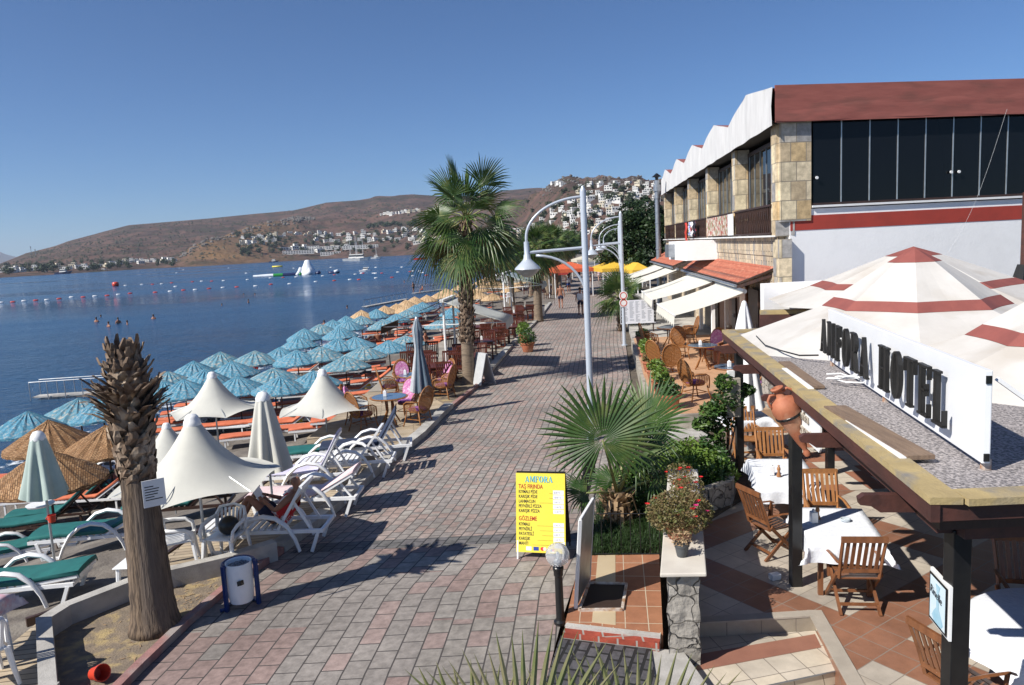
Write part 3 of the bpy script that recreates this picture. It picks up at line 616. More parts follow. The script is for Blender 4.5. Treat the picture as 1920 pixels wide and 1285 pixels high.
def straw_umbrella(nm,cat_label,mat_,R,h,drop,hem=True):
    t=thing(nm,cat_label,'umbrella')
    mb=MB();N=54;rows=[]
    for i in range(9):
        q=i/8;r=R*q;z=h-drop*(.92*q**.95+.08*q**3)
        rows.append([((r*(1+.012*R_.uniform(-1,1)))*math.cos(2*math.pi*j/N),r*(1+.012*R_.uniform(-1,1))*math.sin(2*math.pi*j/N),z+(.022 if j%3==0 else (-.012 if j%3==1 else 0))*min(1,q*3)+.008*R_.uniform(-1,1)) for j in range(N)])
    for r in rows: r.append(r[0])
    rr_=[(R*1.0*math.cos(2*math.pi*j/N),R*1.0*math.sin(2*math.pi*j/N),h-drop-.06-.02*R_.random()) for j in range(N)];rr_.append(rr_[0]);rows.append(rr_)
    rows.append([(R*.94*math.cos(2*math.pi*j/N),R*.94*math.sin(2*math.pi*j/N),h-drop-.03) for j in range(N+1)])
    rows.append([(.03*math.cos(2*math.pi*j/N),.03*math.sin(2*math.pi*j/N),h-.08) for j in range(N+1)])
    mb.grid(rows);mb.build('canopy',mat_,t)
    mb=MB();mb.tube([(0,0,-.3),(0,0,h-.05)],.03,7);mb.build('pole',darkwood,t)
    return t
ub=straw_umbrella('straw_umbrella','blue straw beach umbrella',straw_blue,1.2,2.15,.62)
ub2=straw_umbrella('straw_umbrella','blue straw beach umbrella',straw_blue2,1.22,2.15,.56)
ut=straw_umbrella('straw_umbrella','tan straw beach umbrella',straw_tan,1.12,2.15,.62)
uw=straw_umbrella('straw_umbrella','brown wicker beach umbrella',straw_brown,1.25,2.15,.7)
def tent_umbrella(nm,mat_,R=1.25,h=2.3,dr=.95,n=6,ph=.2):
    t=thing(nm,'cream canvas umbrella','umbrella');mb=MB();rows=[];N=n*10
    for i in range(15):
        q=i/14;row=[]
        for j in range(N+1):
            a=2*math.pi*j/N+ph;u=(j%10)/10;sc=4*u*(1-u)
            r=.09+(R-.09)*q*(1-.13*sc*q);z=h-dr*(1-(1-q)**2.1)+.0*q+.07*sc*q*q
            row.append((r*math.cos(a),r*math.sin(a),z))
        rows.append(row)
    mb.grid(rows[::-1]);mb.build('canopy',mat_,t,smooth=True,auto=50)
    mb=MB()
    for k in range(n):
        a=2*math.pi*k/n+ph;mb.tube([(.03*math.cos(a),.03*math.sin(a),h-dr*.55),(R*.97*math.cos(a),R*.97*math.sin(a),h-dr-.012)],.008,4)
    mb.build('ribs',alu,t)
    mb=MB();mb.lathe([(.125,h-.09),(.13,h-.04),(.12,h+.01),(.105,h+.03),(.1,h+.06),(.07,h+.1),(0,h+.115)],16);mb.build('cap',plastic,t,smooth=True)
    mb=MB();mb.tube([(0,0,-.4),(0,0,h)],.022,8);mb.build('pole',alu,t,smooth=True,auto=40);return t
def closed_umbrella(nm,mat_,h=2.25,top=.1,bot=.34,L=1.35,n=8,stripe=None,tie=None,ph=0,lab=''):
    t=thing(nm,lab,'umbrella');mb=MB();N=n*8;rows=[]
    for i in range(16):
        q=i/15;row=[]
        for j in range(N+1):
            a=2*math.pi*j/N+ph;fo=math.cos(n*a*1.0)*(.06+.2*q)+.06*q*math.sin(3*a+q*3)
            r=top+(bot-top)*q**.8
            if tie: r=lerp([0,.12,tie-.02,tie,tie+.06,1],[.05,.14,.10,.075,.12,bot],q)
            row.append((r*(1+fo)*math.cos(a),r*(1+fo)*math.sin(a),h-L*q+.03*q*math.cos(n*a)))
        rows.append(row)
    mb.grid(rows[::-1])
    if stripe: mb.fm=[1 if (k%N)%8 in(0,1) else 0 for k in range(len(mb.f))]
    mb.build('folded_canopy',[mat_]+([stripe] if stripe else []),t,smooth=True)
    mb=MB();mb.lathe([(top*1.25,h-.07),(top*1.25,h-.02),(top*1.05,h+.02),(top*.7,h+.07),(0,h+.09)],16);mb.build('cap',plastic if not tie else alu,t,smooth=True)
    mb=MB();mb.tube([(0,0,-.4),(0,0,h)],.022,8);mb.build('pole',alu,t,smooth=True,auto=40)
    return t
def arc(c,r,a0,a1,n,y,rz=1): return [(c[0]+r*math.cos(math.radians(a0+(a1-a0)*i/n)),y,c[1]+rz*r*math.sin(math.radians(a0+(a1-a0)*i/n))) for i in range(n+1)]
def lounger(nm,label,pad=None,back=50,towel=None,frame=None,arms=True,dark=False,padt=.05,cat='lounger'):
    fm_=frame or plastic
    t=thing(nm,label,cat);ba=math.radians(back);hx,hz=.28,.36
    bx,bz=math.cos(ba),math.sin(ba)
    mb=MB()
    for y in(-.3,.3): mb.bar((-1.0,y,.33),(1.0 if arms else .95,y,.33),.05,.055)
    for x in (-.98,.3,.98): mb.bar((x,-.3,.33),(x,.3,.33),.05,.05)
    if not arms:
        for x in(-.8,.8):
            for y in(-.28,.28): mb.bar((x,y,0),(x,y,.31),.045,.045,up=(1,0,0))
    else:
        for y in(-.31,.31):
            mb.bar((-.86,y,.31),(-.78,y,.0),.05,.05,up=(1,0,0));mb.bar((.92,y,.31),(.80,y,0.),.05,.05,up=(1,0,0));mb.bar((-.8,y,.02),(-.5,y,.02),.05,.04)
    mb.build('frame',fm_,t)
    if arms:
        for y in(-.35,.35):
            mb=MB();mb.tube([(-.5,y,.02),(-.42,y,.2),(-.3,y,.4),(-.12,y,.55),(.08,y,.6),(.28,y,.56),(.45,y,.42),(.56,y,.22),(.62,y,.02)],[.036,.04,.044,.05,.053,.05,.044,.04,.036],8,flat=.7);mb.build('arm',fm_,t,smooth=True,auto=50)
    mb=MB();n=12
    for i in range(n): x=-.96+1.2*i/(n-1);mb.box((x,0,.365),(.075,.58,.02))
    mb.build('seat',fm_,t)
    mb=MB();M=Matrix(((bx,0,bz),(0,1,0),(bz,0,-bx)))  # local x along back
    for i in range(8): d=.05+.68*i/7;mb.box((hx+bx*d,0,hz+bz*d),(.07,.5,.02),rot=Matrix(((bx,0,-bz),(0,1,0),(bz,0,bx))))
    for y in(-.28,.28): mb.bar((hx,y,hz),(hx+bx*.78,y,hz+bz*.78),.045,.045)
    mb.bar((hx+bx*.78,-.29,hz+bz*.78),(hx+bx*.78,.29,hz+bz*.78),.05,.05)
    if back>12:
        for y in(-.24,.24): mb.bar((hx+bx*.5,y,hz+bz*.5),(min(.92,hx+bx*.5+.25),y,.33),.035,.035)
    mb.build('backrest',fm_,t)
    if pad or towel:
        pm_=pad or towel;k=padt if pad else .02
        mb=MB();nx_=-bz*k/2;nz_=bx*k/2
        prof=[(-.98,.38+k*.5),(-.5,.385+k/2),(.0,.385+k/2),(hx-.03,.385+k/2),(hx+bx*.3,hz+bz*.3+.03+k/2),(hx+bx*.8,hz+bz*.8+.03+k/2)]
        up_=[];lo_=[];W_=.29
        rows=[]
        for y,o_ in((-W_-.01,-k),(-W_,0),(-W_*.5,k*.4),(0,k*.5),(W_*.5,k*.4),(W_,0),(W_+.01,-k)):
            rows.append([(x,y,z+k/2+o_+(.012*noise.noise(Vector((x*5,y*5,back))) if towel else 0)) for x,z in prof])
        # end skirts
        rows=[[(r[0][0]-.01,r[0][1],r[0][2]-k)]+r+[(r[-1][0]+.01,r[-1][1],r[-1][2]-k)] for r in rows]
        mb.grid(rows[::-1]);o=mb.build('cushion' if pad else 'towel',pm_,t,smooth=True,auto=60)
        o.modifiers.new('s','SOLIDIFY').thickness=.015
    return t
def plastic_chair():
    t=thing('plastic_chair','','chair')
    mb=MB();mb.grid([[(x,y,.43-.02*math.cos(x*6)*math.cos(y*6)) for x in(-.22,-.1,0,.1,.22)] for y in(.22,.1,0,-.1,-.22)]);o=mb.build('seat',plastic,t,smooth=True);o.modifiers.new('s','SOLIDIFY').thickness=.025
    mb=MB()
    for i in range(7):
        a=-.17+.34*i/6;mb.bar((a,-.21+.02*abs(a)*5,.44),(a*1.15,-.29+.1*abs(a),.78),.035,.012,up=(0,1,0))
    mb.tube([(-.24,-.18,.5),(-.24,-.2,.70),(-.2,-.25,.80),(0,-.3,.83),(.2,-.25,.80),(.24,-.2,.7),(.24,-.18,.5)],.022,6,flat=1.6);mb.build('backrest',plastic,t,smooth=True,auto=50)
    for s in(-1,1):
        mb=MB();mb.tube([(s*.24,-.2,.68),(s*.29,-.05,.66),(s*.29,.12,.64),(s*.27,.22,.58),(s*.25,.24,.43)],.024,6,flat=1.3);mb.build('arm',plastic,t,smooth=True)
    for x,y in((-.22,.22),(.22,.22),(-.22,-.22),(.22,-.22)):
        mb=MB();mb.tube([(x,y,.45),(x*1.12,y*1.1,.2),(x*1.25,y*1.25,0)],[.034,.028,.022],6);mb.build('leg',plastic,t,smooth=True,auto=50)
    return t
def rattan_chair(cush=None,bc=None):
    t=thing('rattan_chair','','chair')
    el=[(.27*math.sin(a),-.24-.13*((.30-.36*math.cos(a)+.42-.42)/1.0),.72-.36*math.cos(a)) for a in [2*math.pi*i/20 for i in range(20)]]
    el=[(x,-.22-.18*(z-.36)/.72,z) for x,_,z in el]
    mb=MB();mb.tube(el+[el[0]],.02,6,cap=False);o=mb.build('back_frame',rattan,t,smooth=True)
    mb=MB();mb.add([(x*.97,y,z) for x,y,z in el],[tuple(range(20))]);o=mb.build('back_weave',weave,t);o.modifiers.new('s','SOLIDIFY').thickness=.015
    mb=MB();mb.lathe([(0,.42),(.24,.43),(.26,.41),(.24,.38),(0,.38)],18);mb.build('seat',weave if not cush else rattan,t,smooth=True,auto=40)
    if cush:
        mb=MB();mb.lathe([(0,.5),(.2,.49),(.25,.46),(.24,.43),(0,.43)],18);mb.build('seat_cushion',cush,t,smooth=True)
    if bc:
        mb=MB();mb.add([(x*.82,y+.05,.72+(z-.72)*.82) for x,y,z in el],[tuple(range(20))]);o=mb.build('back_cushion',bc,t);o.modifiers.new('s','SOLIDIFY').thickness=.06
    for s in(-1,1):
        mb=MB();mb.tube([(s*.25,-.26,.68),(s*.32,-.12,.70),(s*.34,.08,.69),(s*.32,.2,.62),(s*.28,.24,.45),(s*.25,.25,.3)],.018,6);mb.build('arm',rattan,t,smooth=True)
        mb=MB();mb.add([(s*.26,-.2,.44),(s*.27,.18,.44),(s*.31,.2,.6),(s*.32,.05,.67),(s*.30,-.15,.66)],[(0,1,2,3,4)]);mb.build('arm_weave',weave,t)
    for x,y in((-.22,.2),(.22,.2),(-.2,-.2),(.2,-.2)):
        mb=MB();mb.tube([(x,y,.42),(x*1.1,y*1.2,.2),(x*1.25,y*1.5,0)],.018,6);mb.build('leg',rattan,t,smooth=True)
    mb=MB();mb.tube([(-.22,.2,.2),(.22,.2,.2),(.2,-.22,.2),(-.2,-.22,.2),(-.22,.2,.2)],.012,5);mb.build('stretcher',rattan,t)
    return t
def slat_chair(m,folding=True,pillow=None,nm='folding_chair'):
    t=thing(nm,'','chair')
    mb=MB()
    for i in range(7): mb.box((0,-.2+.065*i,.44),(.44,.055,.018))
    mb.build('seat',m,t)
    mb=MB()
    def bp(x,q): return (x,-.22-.14*q-.05*q*q,.44+.56*q)
    mb.tube([bp(-.23,0),bp(-.235,.5),bp(-.24,1)],.022,4);mb.tube([bp(.23,0),bp(.235,.5),bp(.24,1)],.022,4)
    mb.bar((-.26,bp(0,1)[1],bp(0,1)[2]),(.26,bp(0,1)[1],bp(0,1)[2]),.03,.07);mb.bar((-.23,bp(0,.2)[1],bp(0,.2)[2]),(.23,bp(0,.2)[1],bp(0,.2)[2]),.025,.05)
    mb.build('back_frame',m,t)
    for i in range(6):
        x=-.175+.07*i;mb=MB();mb.bar(bp(x,.22),bp(x,.97),.042,.012,up=(0,1,.2));mb.build('slat',m,t)
    for s in(-1,1):
        if folding:
            mb=MB();mb.tube([(s*.25,-.28,.66),(s*.27,-.05,.67),(s*.28,.2,.65),(s*.28,.26,.62)],.026,4,flat=.5);mb.build('arm',m,t)
            mb=MB();mb.bar((s*.255,-.22,.5),(s*.255,.26,.0),.03,.045);mb.bar((s*.255,.2,.64),(s*.255,.14,.3),.025,.035);mb.build('leg',m,t)
            mb=MB();mb.bar((s*.225,.22,.44),(s*.225,-.3,.0),.03,.045);mb.build('leg',m,t)
        else:
            mb=MB();mb.bar((s*.21,.2,.44),(s*.21,.21,0),.035,.035,up=(1,0,0));mb.build('leg',m,t)
            mb=MB();mb.bar((s*.21,-.22,.44),(s*.21,-.24,0),.035,.035,up=(1,0,0));mb.build('leg',m,t)
    mb=MB();mb.bar((-.24,.2,.08),(.24,.2,.08),.03,.03);mb.bar((-.22,-.2,.1),(.22,-.2,.1),.03,.03);mb.build('stretcher',m,t)
    return t
def wood_table(m,w,l,h=.75,nm='wooden_table',cat='table'):
    t=thing(nm,'',cat);mb=MB()
    for i in range(6): mb.box((-w/2+w*(i+.5)/6,0,h-.015),(w/6-.006,l,.03))
    mb.build('tabletop',m,t)
    mb=MB();mb.box((0,0,h-.07),(w-.1,l-.1,.07));mb.build('apron',m,t)
    for x in(-1,1):
        for y in(-1,1):
            mb=MB();mb.box((x*(w/2-.07),y*(l/2-.07),(h-.03)/2),(.06,.06,h-.035));mb.build('leg',m,t)
    return t
def cloth_top(w,l,h,drop,seed=0):
    mb=MB();N=26;rows=[]
    rnd=random.Random(seed)
    a=[rnd.uniform(.3,1) for _ in range(8)]
    for i in range(N+1):
        row=[]
        for j in range(N+1):
            u=(i/N-.5)*(w+2*drop);v=(j/N-.5)*(l+2*drop)
            ox=max(0,abs(u)-w/2);oy=max(0,abs(v)-l/2);sx=1 if u>0 else -1;sy=1 if v>0 else -1
            x=u if ox==0 else sx*(w/2+.02+.06*ox+.02*math.sin(v*17+seed)*min(1,ox*6));y=v if oy==0 else sy*(l/2+.02+.06*oy+.02*math.sin(u*17+seed)*min(1,oy*6))
            dz=max(ox,oy)
            if ox>0 and oy>0: x+=sx*.06*min(ox,oy)/drop*2;y+=sy*.06*min(ox,oy)/drop*2
            row.append((x,y,h+.008-dz+(.002*noise.noise(Vector((u*6,v*6,seed))) if dz==0 else 0)))
        rows.append(row)
    mb.grid(rows[::-1]);return mb
# ---- people
def skinfig(name,J,E,rad,mat_,parent=None,root=0,sub=2,flatrad=None):
    me=bpy.data.meshes.new(name);me.from_pydata(J,E,[]);o=bpy.data.objects.new(name,me);S.collection.objects.link(o)
    md=o.modifiers.new('skin','SKIN');md.use_smooth_shade=True
    for i,r in enumerate(rad): me.skin_vertices[0].data[i].radius=r if hasattr(r,'__len__') else (r,r);me.skin_vertices[0].data[i].use_root=(i==root)
    s=o.modifiers.new('sub','SUBSURF');s.levels=s.render_levels=sub
    dg=bpy.context.evaluated_depsgraph_get();dg.update();m2=bpy.data.meshes.new_from_object(o.evaluated_get(dg));m2.name=name
    o.modifiers.clear();o.data=m2;m2.materials.clear();m2.materials.append(mat_)
    m2.polygons.foreach_set('use_smooth',[True]*len(m2.polygons))
    if parent:o.parent=parent;KID.setdefault(parent.name,[]).append(o)
    return o
def person(label,J,sk=skin,top=None,bottom=None,hairm=hair,fingers=False,long=False,bald=False,toplong=True):
    """J: dict of joints pelvis chest neck head crown sL eL hL sR eR hR pL kL aL tL pR kR aR tR"""
    t=thing('person',label,'person')
    K=['pelvis','waist','chest','neck','head','crown','sL','eL','hL','fL','sR','eR','hR','fR','pL','kL','aL','tL','pR','kR','aR','tR']
    J=dict(J);V=lambda k:Vector(J[k])
    J['waist']=(V('pelvis')*.5+V('chest')*.5)
    for s in'LR':
        if 'f'+s not in J: J['f'+s]=V('h'+s)+(V('h'+s)-V('e'+s)).normalized()*.09
    pts=[tuple(J[k]) for k in K];ix={k:i for i,k in enumerate(K)}
    E=[('pelvis','waist'),('waist','chest'),('chest','neck'),('neck','head'),('head','crown'),('chest','sL'),('sL','eL'),('eL','hL'),('hL','fL'),('chest','sR'),('sR','eR'),('eR','hR'),('hR','fR'),('pelvis','pL'),('pL','kL'),('kL','aL'),('aL','tL'),('pelvis','pR'),('pR','kR'),('kR','aR'),('aR','tR')]
    R={'pelvis':(.14,.11),'waist':(.13,.1),'chest':(.16,.12),'neck':.055,'head':(.075,.09),'crown':(.07,.085),'s':.065,'e':.042,'h':.03,'f':.022,'p':.09,'k':.06,'a':.04,'t':.035}
    rad=[R.get(k,R.get(k[0])) if k in R else R[k[0]] for k in K]
    E2=[(ix[a],ix[b]) for a,b in E]
    if fingers:
        for s in'LR':
            d=(V('f'+s)-V('h'+s)).normalized();side=d.cross(Vector((0,0,1))).normalized();base=ix['f'+s]
            for q,(o_,l) in enumerate(((-.03,.06),(-.01,.075),(.012,.07),(.032,.055))):
                a=V('f'+s)+side*o_+d*.025;b=a+d*l*.55+Vector((0,0,-.008));c=b+d*l*.4+Vector((0,0,-.02));n0=len(pts);pts+=[tuple(a),tuple(b),tuple(c)];rad+=[.010,.009,.008];E2+=[(base,n0),(n0,n0+1),(n0+1,n0+2)]
            a=V('h'+s)+side*-.045+d*.03;b=a+d*.045+side*-.012;n0=len(pts);pts+=[tuple(a),tuple(b)];rad+=[.012,.01];E2+=[(ix['h'+s],n0),(n0,n0+1)]
    skinfig('body',pts,E2,rad,sk,t)
    if not bald:
        mb=MB();h=V('crown');d=(V('crown')-V('head')).normalized();c=h-d*.02
        mb.ball((c.x,c.y,c.z+.015),.098,12,8,(.95,1.05,.95));o=mb.build('hair',hairm,t,smooth=True)
        if 'face' in J:
            f=Vector(J['face']);o.location=-f*.03
    if top:
        kk=['waist','chest','sL','sR'];pp=[tuple(V('pelvis')*.6+V('waist')*.4),tuple(V('waist')),tuple(V('chest')),tuple(V('chest')*.4+V('neck')*.6),tuple(V('sL')*.85+V('eL')*.15),tuple(V('sR')*.85+V('eR')*.15)]
        skinfig('shirt',pp,[(0,1),(1,2),(2,3),(2,4),(2,5)],[(.19,.15),(.19,.15),(.215,.17),.085,.095,.095],top,t,root=1)
    if bottom:
        q=.55;pp=[tuple(V('pelvis')+(V('waist')-V('pelvis'))*.35),tuple(V('pelvis')),tuple(V('pL')),tuple(V('pL')*(1-q)+V('kL')*q),tuple(V('pR')),tuple(V('pR')*(1-q)+V('kR')*q)]
        skinfig('shorts',pp,[(0,1),(1,2),(2,3),(1,4),(4,5)],[(.15,.12),(.16,.125),.105,.10,.105,.10],bottom,t,root=1)
    return t
WALK=dict(pelvis=(0,0,.95),chest=(0,.02,1.3),neck=(0,.03,1.47),head=(0,.04,1.57),crown=(0,.045,1.67),sL=(-.19,.01,1.41),eL=(-.25,-.03,1.14),hL=(-.26,.08,.92),sR=(.19,.01,1.41),eR=(.25,-.06,1.15),hR=(.27,-.04,.9),pL=(-.1,0,.88),kL=(-.11,.12,.5),aL=(-.1,.04,.09),tL=(-.11,.2,.04),pR=(.1,0,.88),kR=(.1,.02,.49),aR=(.1,-.2,.12),tR=(.11,-.08,.04))
STAND=dict(WALK,kL=(-.1,.02,.48),aL=(-.11,0,.08),tL=(-.12,.15,.04),kR=(.1,.02,.48),aR=(.11,0,.08),tR=(.12,.15,.04))
SIT=dict(pelvis=(0,0,.52),chest=(0,-.05,.88),neck=(0,-.04,1.05),head=(0,-.02,1.14),crown=(0,-.02,1.25),sL=(-.19,-.05,1.0),eL=(-.27,.05,.74),hL=(-.2,.27,.7),sR=(.19,-.05,1.0),eR=(.27,.05,.74),hR=(.2,.27,.7),pL=(-.1,.02,.5),kL=(-.13,.42,.5),aL=(-.13,.45,.09),tL=(-.14,.6,.04),pR=(.1,.02,.5),kR=(.13,.42,.5),aR=(.14,.4,.09),tR=(.15,.56,.04))
# ================================================================ LEFT SIDE
deckwood=pm('pale_deck_boards',(.46,.33,.19),(.38,.26,.15),sc=3,st=(1,6,1),rough=.8,bump=.2)
deckb=brickmat('deck_boards',[(.44,.36,.26),(.40,.32,.22),(.36,.29,.21)],3.,.12,(.09,.07,.05),.008,rough=.8,off=.3,rot=math.radians(-8),bump=.4,nsc=4,namt=.15)
concs=pm('dusty_concrete_slab',(.36,.32,.26),(.28,.245,.2),sc=1.6,rough=.9,bump=.2,bs=20,c3=(.22,.2,.17),s3=1)
# decks
mb=MB();mb.prism([(kx(7)-1.95,6.2),(kx(7)-1.95,9.6),(-6.0,9.9),(-6.1,9.3),(-5.5,8.0),(-5.0,6.2)],-.4,.02);tag(mb.build('wooden_deck',deckb),kind='structure')
mb=MB();mb.prism([(-5.8,10.2),(-5.45,12.6),(-4.95,17.2),(kx(17.2)-.28,17.2),(kx(14)-.28,14),(kx(11.4)-.28,11.4),(-4.3,10.6),(-5.1,10.45)],-.4,.01);tag(mb.build('wooden_deck',deckb),kind='structure')
mb=MB();mb.bar((-6.63,9.4,-.03),(-5.83,10.2,-.03),.06,.12);mb.bar((-5.83,10.2,-.03),(-4.98,17.2,-.03),.06,.12);tag(mb.build('deck_edge_board',darkwood),kind='structure')
mb=MB();mb.prism([(-5.35,18.6),(-4.9,24.5),(kx(24)-.28,24),(kx(21)-.28,21),(kx(18)-.28,17.9)],-.5,.02);tag(mb.build('wooden_deck',deckb),kind='structure')
mb=MB();mb.prism([(-4.9,24.6),(-4.7,30),(-3.6,37),(-1.9,46),(.6,58),(kx(58)-.2,58),(kx(46)-.22,46),(kx(34)-.28,34),(kx(28)-.28,28),(-2.1,27.4),(-3.2,26.6),(-3.3,24.6)],-.6,.015);tag(mb.build('concrete_slab',concs),kind='structure')
mb=MB();mb.prism([(-3.25,24.6),(-3.15,26.5),(-1.2,27.3),(kx(25)-.13,25),(kx(22)-.13,22),(-2.0,21.6)],-.3,.05);tag(mb.build('soil',pm('dry_soil',(.22,.17,.12),(.15,.12,.09),sc=7,rough=.95,bump=.6,bs=40,c3=(.36,.27,.13),s3=5)),kind='structure')
# stump bed
mb=MB();mb.prism([(-6.05,9.0),(-5.35,9.95),(-4.3,10.5),(-3.85,10.9),(kx(9.6)-.11,9.6),(kx(7.7)-.11,7.7),(kx(4)-.11,4),(-5.0,4),(-5.0,7.0)],-.4,.03)
o=struct('soil',mb,MC['dry_soil'])
mb=MB();W0=[(-4.75,5.2),(-5.02,7.3),(-6.02,8.85),(-5.95,9.2),(-5.33,10.02),(-4.35,10.55),(-3.86,10.98)]
for i in range(6): a,b=Vector(W0[i]),Vector(W0[i+1]);d=(b-a).normalized()*.07;mb.bar((a.x-d.x*(i>0)*.2,a.y-d.y*(i>0)*.2,.08+.0015*i),(b.x+d.x,b.y+d.y,.08+.0015*i),.17,.42)
tag(mb.build('bed_wall',concrete),'low bare concrete wall round the sandy bed of the palm stump','wall')
# ---------------------------------------------------------------- palm stump
bark=pm('fissured_palm_bark',(.17,.12,.08),(.05,.034,.024),sc=30,st=(1,1,.09),rough=.9,bump=1,bs=34,det=6,lo=.40,hi=.60,c3=(.13,.10,.08),s3=3)
husk=pm('dry_leaf_bases',(.22,.15,.10),(.09,.055,.035),sc=9,st=(1,1,.4),rough=.85,bump=.4,c3=(.42,.33,.24),s3=6)
def trunk_mb(h,r0,r1,flare=1.3,n=24,lean=(0,0),z0=0,seed=0):
    mb=MB();k=22;pts=[];rs=[]
    for i in range(k+1):
        q=i/k;z=z0+(h-z0)*q;pts.append((lean[0]*q*q,lean[1]*q*q,z));rs.append((r0+(r1-r0)*q)*(1+(flare-1)*max(0,1-q*5)**2)*(1+.02*math.sin(q*60+seed)))
    mb.tube(pts,rs,n);return mb
def boots(mb,z0,z1,r0,r1,step,per,L0,L1,rnd,lean=(0,0),H_=1,out=.5,wd=.13):
    z=z0;k=0
    while z<z1:
        q=(z-z0)/(z1-z0);r=r0+(r1-r0)*q;L=L0+(L1-L0)*q
        for j in range(per):
            a=2*math.pi*(j+.5*(k%2)+rnd.uniform(-.15,.15))/per
            cx,cy=lean[0]*(z/H_)**2,lean[1]*(z/H_)**2
            o=Vector((math.cos(a),math.sin(a),0));s_=Vector((-o.y,o.x,0));up=Vector((0,0,1))
            l=L*rnd.uniform(.7,1.25);w=wd*rnd.uniform(.75,1.2);tl=out*rnd.uniform(.5,1.5)
            b=Vector((cx,cy,z+rnd.uniform(-.03,.03)))+o*(r*.92);t1=b+up*l*.5+o*l*.25*tl*2;t2=b+up*l*(1-.25*tl)+o*l*.75*tl
            tw=rnd.uniform(-.25,.25)*l
            mb.add([b-s_*w,b+s_*w,t1+s_*(w*.8+tw*.3),t1-s_*(w*.8-tw*.3),t1+o*.03+up*.01,t2+s_*(w*.35+tw),t2-s_*(w*.35-tw),t2+o*.02-s_*0+s_*tw],[(0,1,2,4),(0,4,3),(4,2,5,7),(3,4,7,6),(2,1,0),(5,2,3,6),(5,6,7)])
        z+=step;k+=1
st=thing('palm_stump','thick topless palm stump with a shaggy cut-leaf top in the sandy bed','palm stump',(-4.69,8.95,.02))
mb=trunk_mb(2.25,.27,.19,1.2,32,lean=(0,0));mb.build('trunk',bark,st,smooth=True)
mb=MB();rnd=random.Random(3);mb.tube([(0,0,2.0),(.0,0,2.6),(.02,0,3.2),(.0,0,3.5)],[.18,.22,.23,.17],20)
boots(mb,1.95,2.45,.20,.225,.085,9,.17,.2,rnd,out=.2,wd=.10);boots(mb,2.45,2.75,.23,.24,.08,10,.19,.22,rnd,out=.35,wd=.09);boots(mb,2.72,3.0,.24,.23,.07,15,.25,.3,rnd,out=1.25,wd=.062);boots(mb,3.0,3.3,.22,.19,.07,12,.2,.2,rnd,out=.7,wd=.065);boots(mb,3.3,3.6,.17,.13,.06,10,.18,.2,rnd,out=.35,wd=.055)
mb.build('leaf_bases',husk,st)
nb=thing('paper_notice','white paper notice with a few lines of print nailed to the palm stump','notice',(-4.40,8.72,1.87),math.radians(34))
mb=MB();mb.box((0,0,0),(.25,.012,.33));mb.build('sheet',white,nb)
ink=pm('black_ink',(.03,.03,.03),rough=.7);redink=pm('red_ink',(.45,.02,.02),rough=.7);mb=MB();mb2=MB()
for i,w in enumerate((.10,.16,.15,.14,.10,.19)): mb.add([(-.10+x,-.0085,.08-.032*i+z+(-.0)+0) for x,z in((0,0),(w,0),(w,.012),(0,.012))],[(0,1,2,3)])
mb.build('print_line',ink,nb)
# ---------------------------------------------------------------- trash bin
tb=thing('litter_bin','white round litter bin slung in a dark blue tube frame beside the palm stump bed','litter bin',P(455,1138),math.radians(-20))
bluept=pm('blue_tube_paint',(.012,.03,.12),(.015,.035,.14),rough=.3)
mb=MB();mb.lathe([(0,.1),(.15,.1),(.165,.2),(.175,.62),(.17,.64),(.155,.63),(.15,.58)],24);mb.build('drum',plastic,tb,smooth=True,auto=40)
mb=MB();mb.lathe([(0,.585),(.155,.585)],20);
for i in range(16): a=i*2.4;r=.03+.11*(i/16);mb.tube([(r*math.cos(a),r*math.sin(a),.59),(r*math.cos(a)+.03*math.cos(a*3),r*math.sin(a)+.03,.6)],.006,5)
mb.build('ash_sand',gravelm,tb)
mb=MB();mb.tube([(-.2,-.2,.02)]+[(.2*math.cos(math.radians(a))-.0,.2*math.sin(math.radians(a)),.02) for a in range(225,44,-15)],.025,8)
mb.build('foot_ring',bluept,tb,smooth=True)
mb=MB();mb.tube([(.2*math.cos(math.radians(a)),.2*math.sin(math.radians(a)),.62) for a in range(250,29,-10)],.025,8);mb.build('top_ring',bluept,tb,smooth=True)
for x,y in((-.08,-.2),(.19,.1)):
    mb=MB();mb.bar((x,y,0.02),(x,y,.64),.045,.045,up=(1,0,0));mb.build('post',bluept,tb)
mb=MB();mb.tube([(.12,-.135,.44),(.13,-.14,.38)],.045,4,flat=.3);mb.build('sticker',black,tb)
# ---------------------------------------------------------------- near furniture
pc=plastic_chair();used=False
for px,py,rz,lab in ((338,1062,-1.2,'white plastic armchair turned sideways between the palm stump and the umbrella pole'),(428,1055,2.95,'white plastic armchair seen from behind in front of the reading man'),(-32,1290,.9,'white plastic armchair cut by the left edge with a dark bag in it')):
    put(pc,used,P(px,py,0.02),rz,lab,'white plastic armchairs');used=True
def plastic_table(name,label,p,w=.7,cover=None):
    t=thing(name,label,'table',p)
    mb=MB();mb.box((0,0,.7),(w,w,.03));bevel(mb.build('tabletop',plastic,t),.01)
    for x in(-1,1):
        for y in(-1,1):
            mb=MB();mb.tube([(x*(w/2-.06),y*(w/2-.06),.69),(x*(w/2-.03),y*(w/2-.03),0)],[.035,.025],6);mb.build('leg',plastic,t)
    return t
t1=plastic_table('plastic_table','white plastic table at the left edge under a flowered cloth',P(22,1235,.02)+Vector((-.33,-.05,0)),.5)
mb=cloth_top(.52,.52,.72,.2,3);o=mb.build('tablecloth',pm('flowered_cloth',(.6,.57,.6),(.36,.33,.42),sc=11,rough=.9,c3=(.5,.3,.35),s3=9),smooth=True);o.location=t1.location;tag(o,'pale flowered cloth hanging over the plastic table at the left edge','tablecloth')
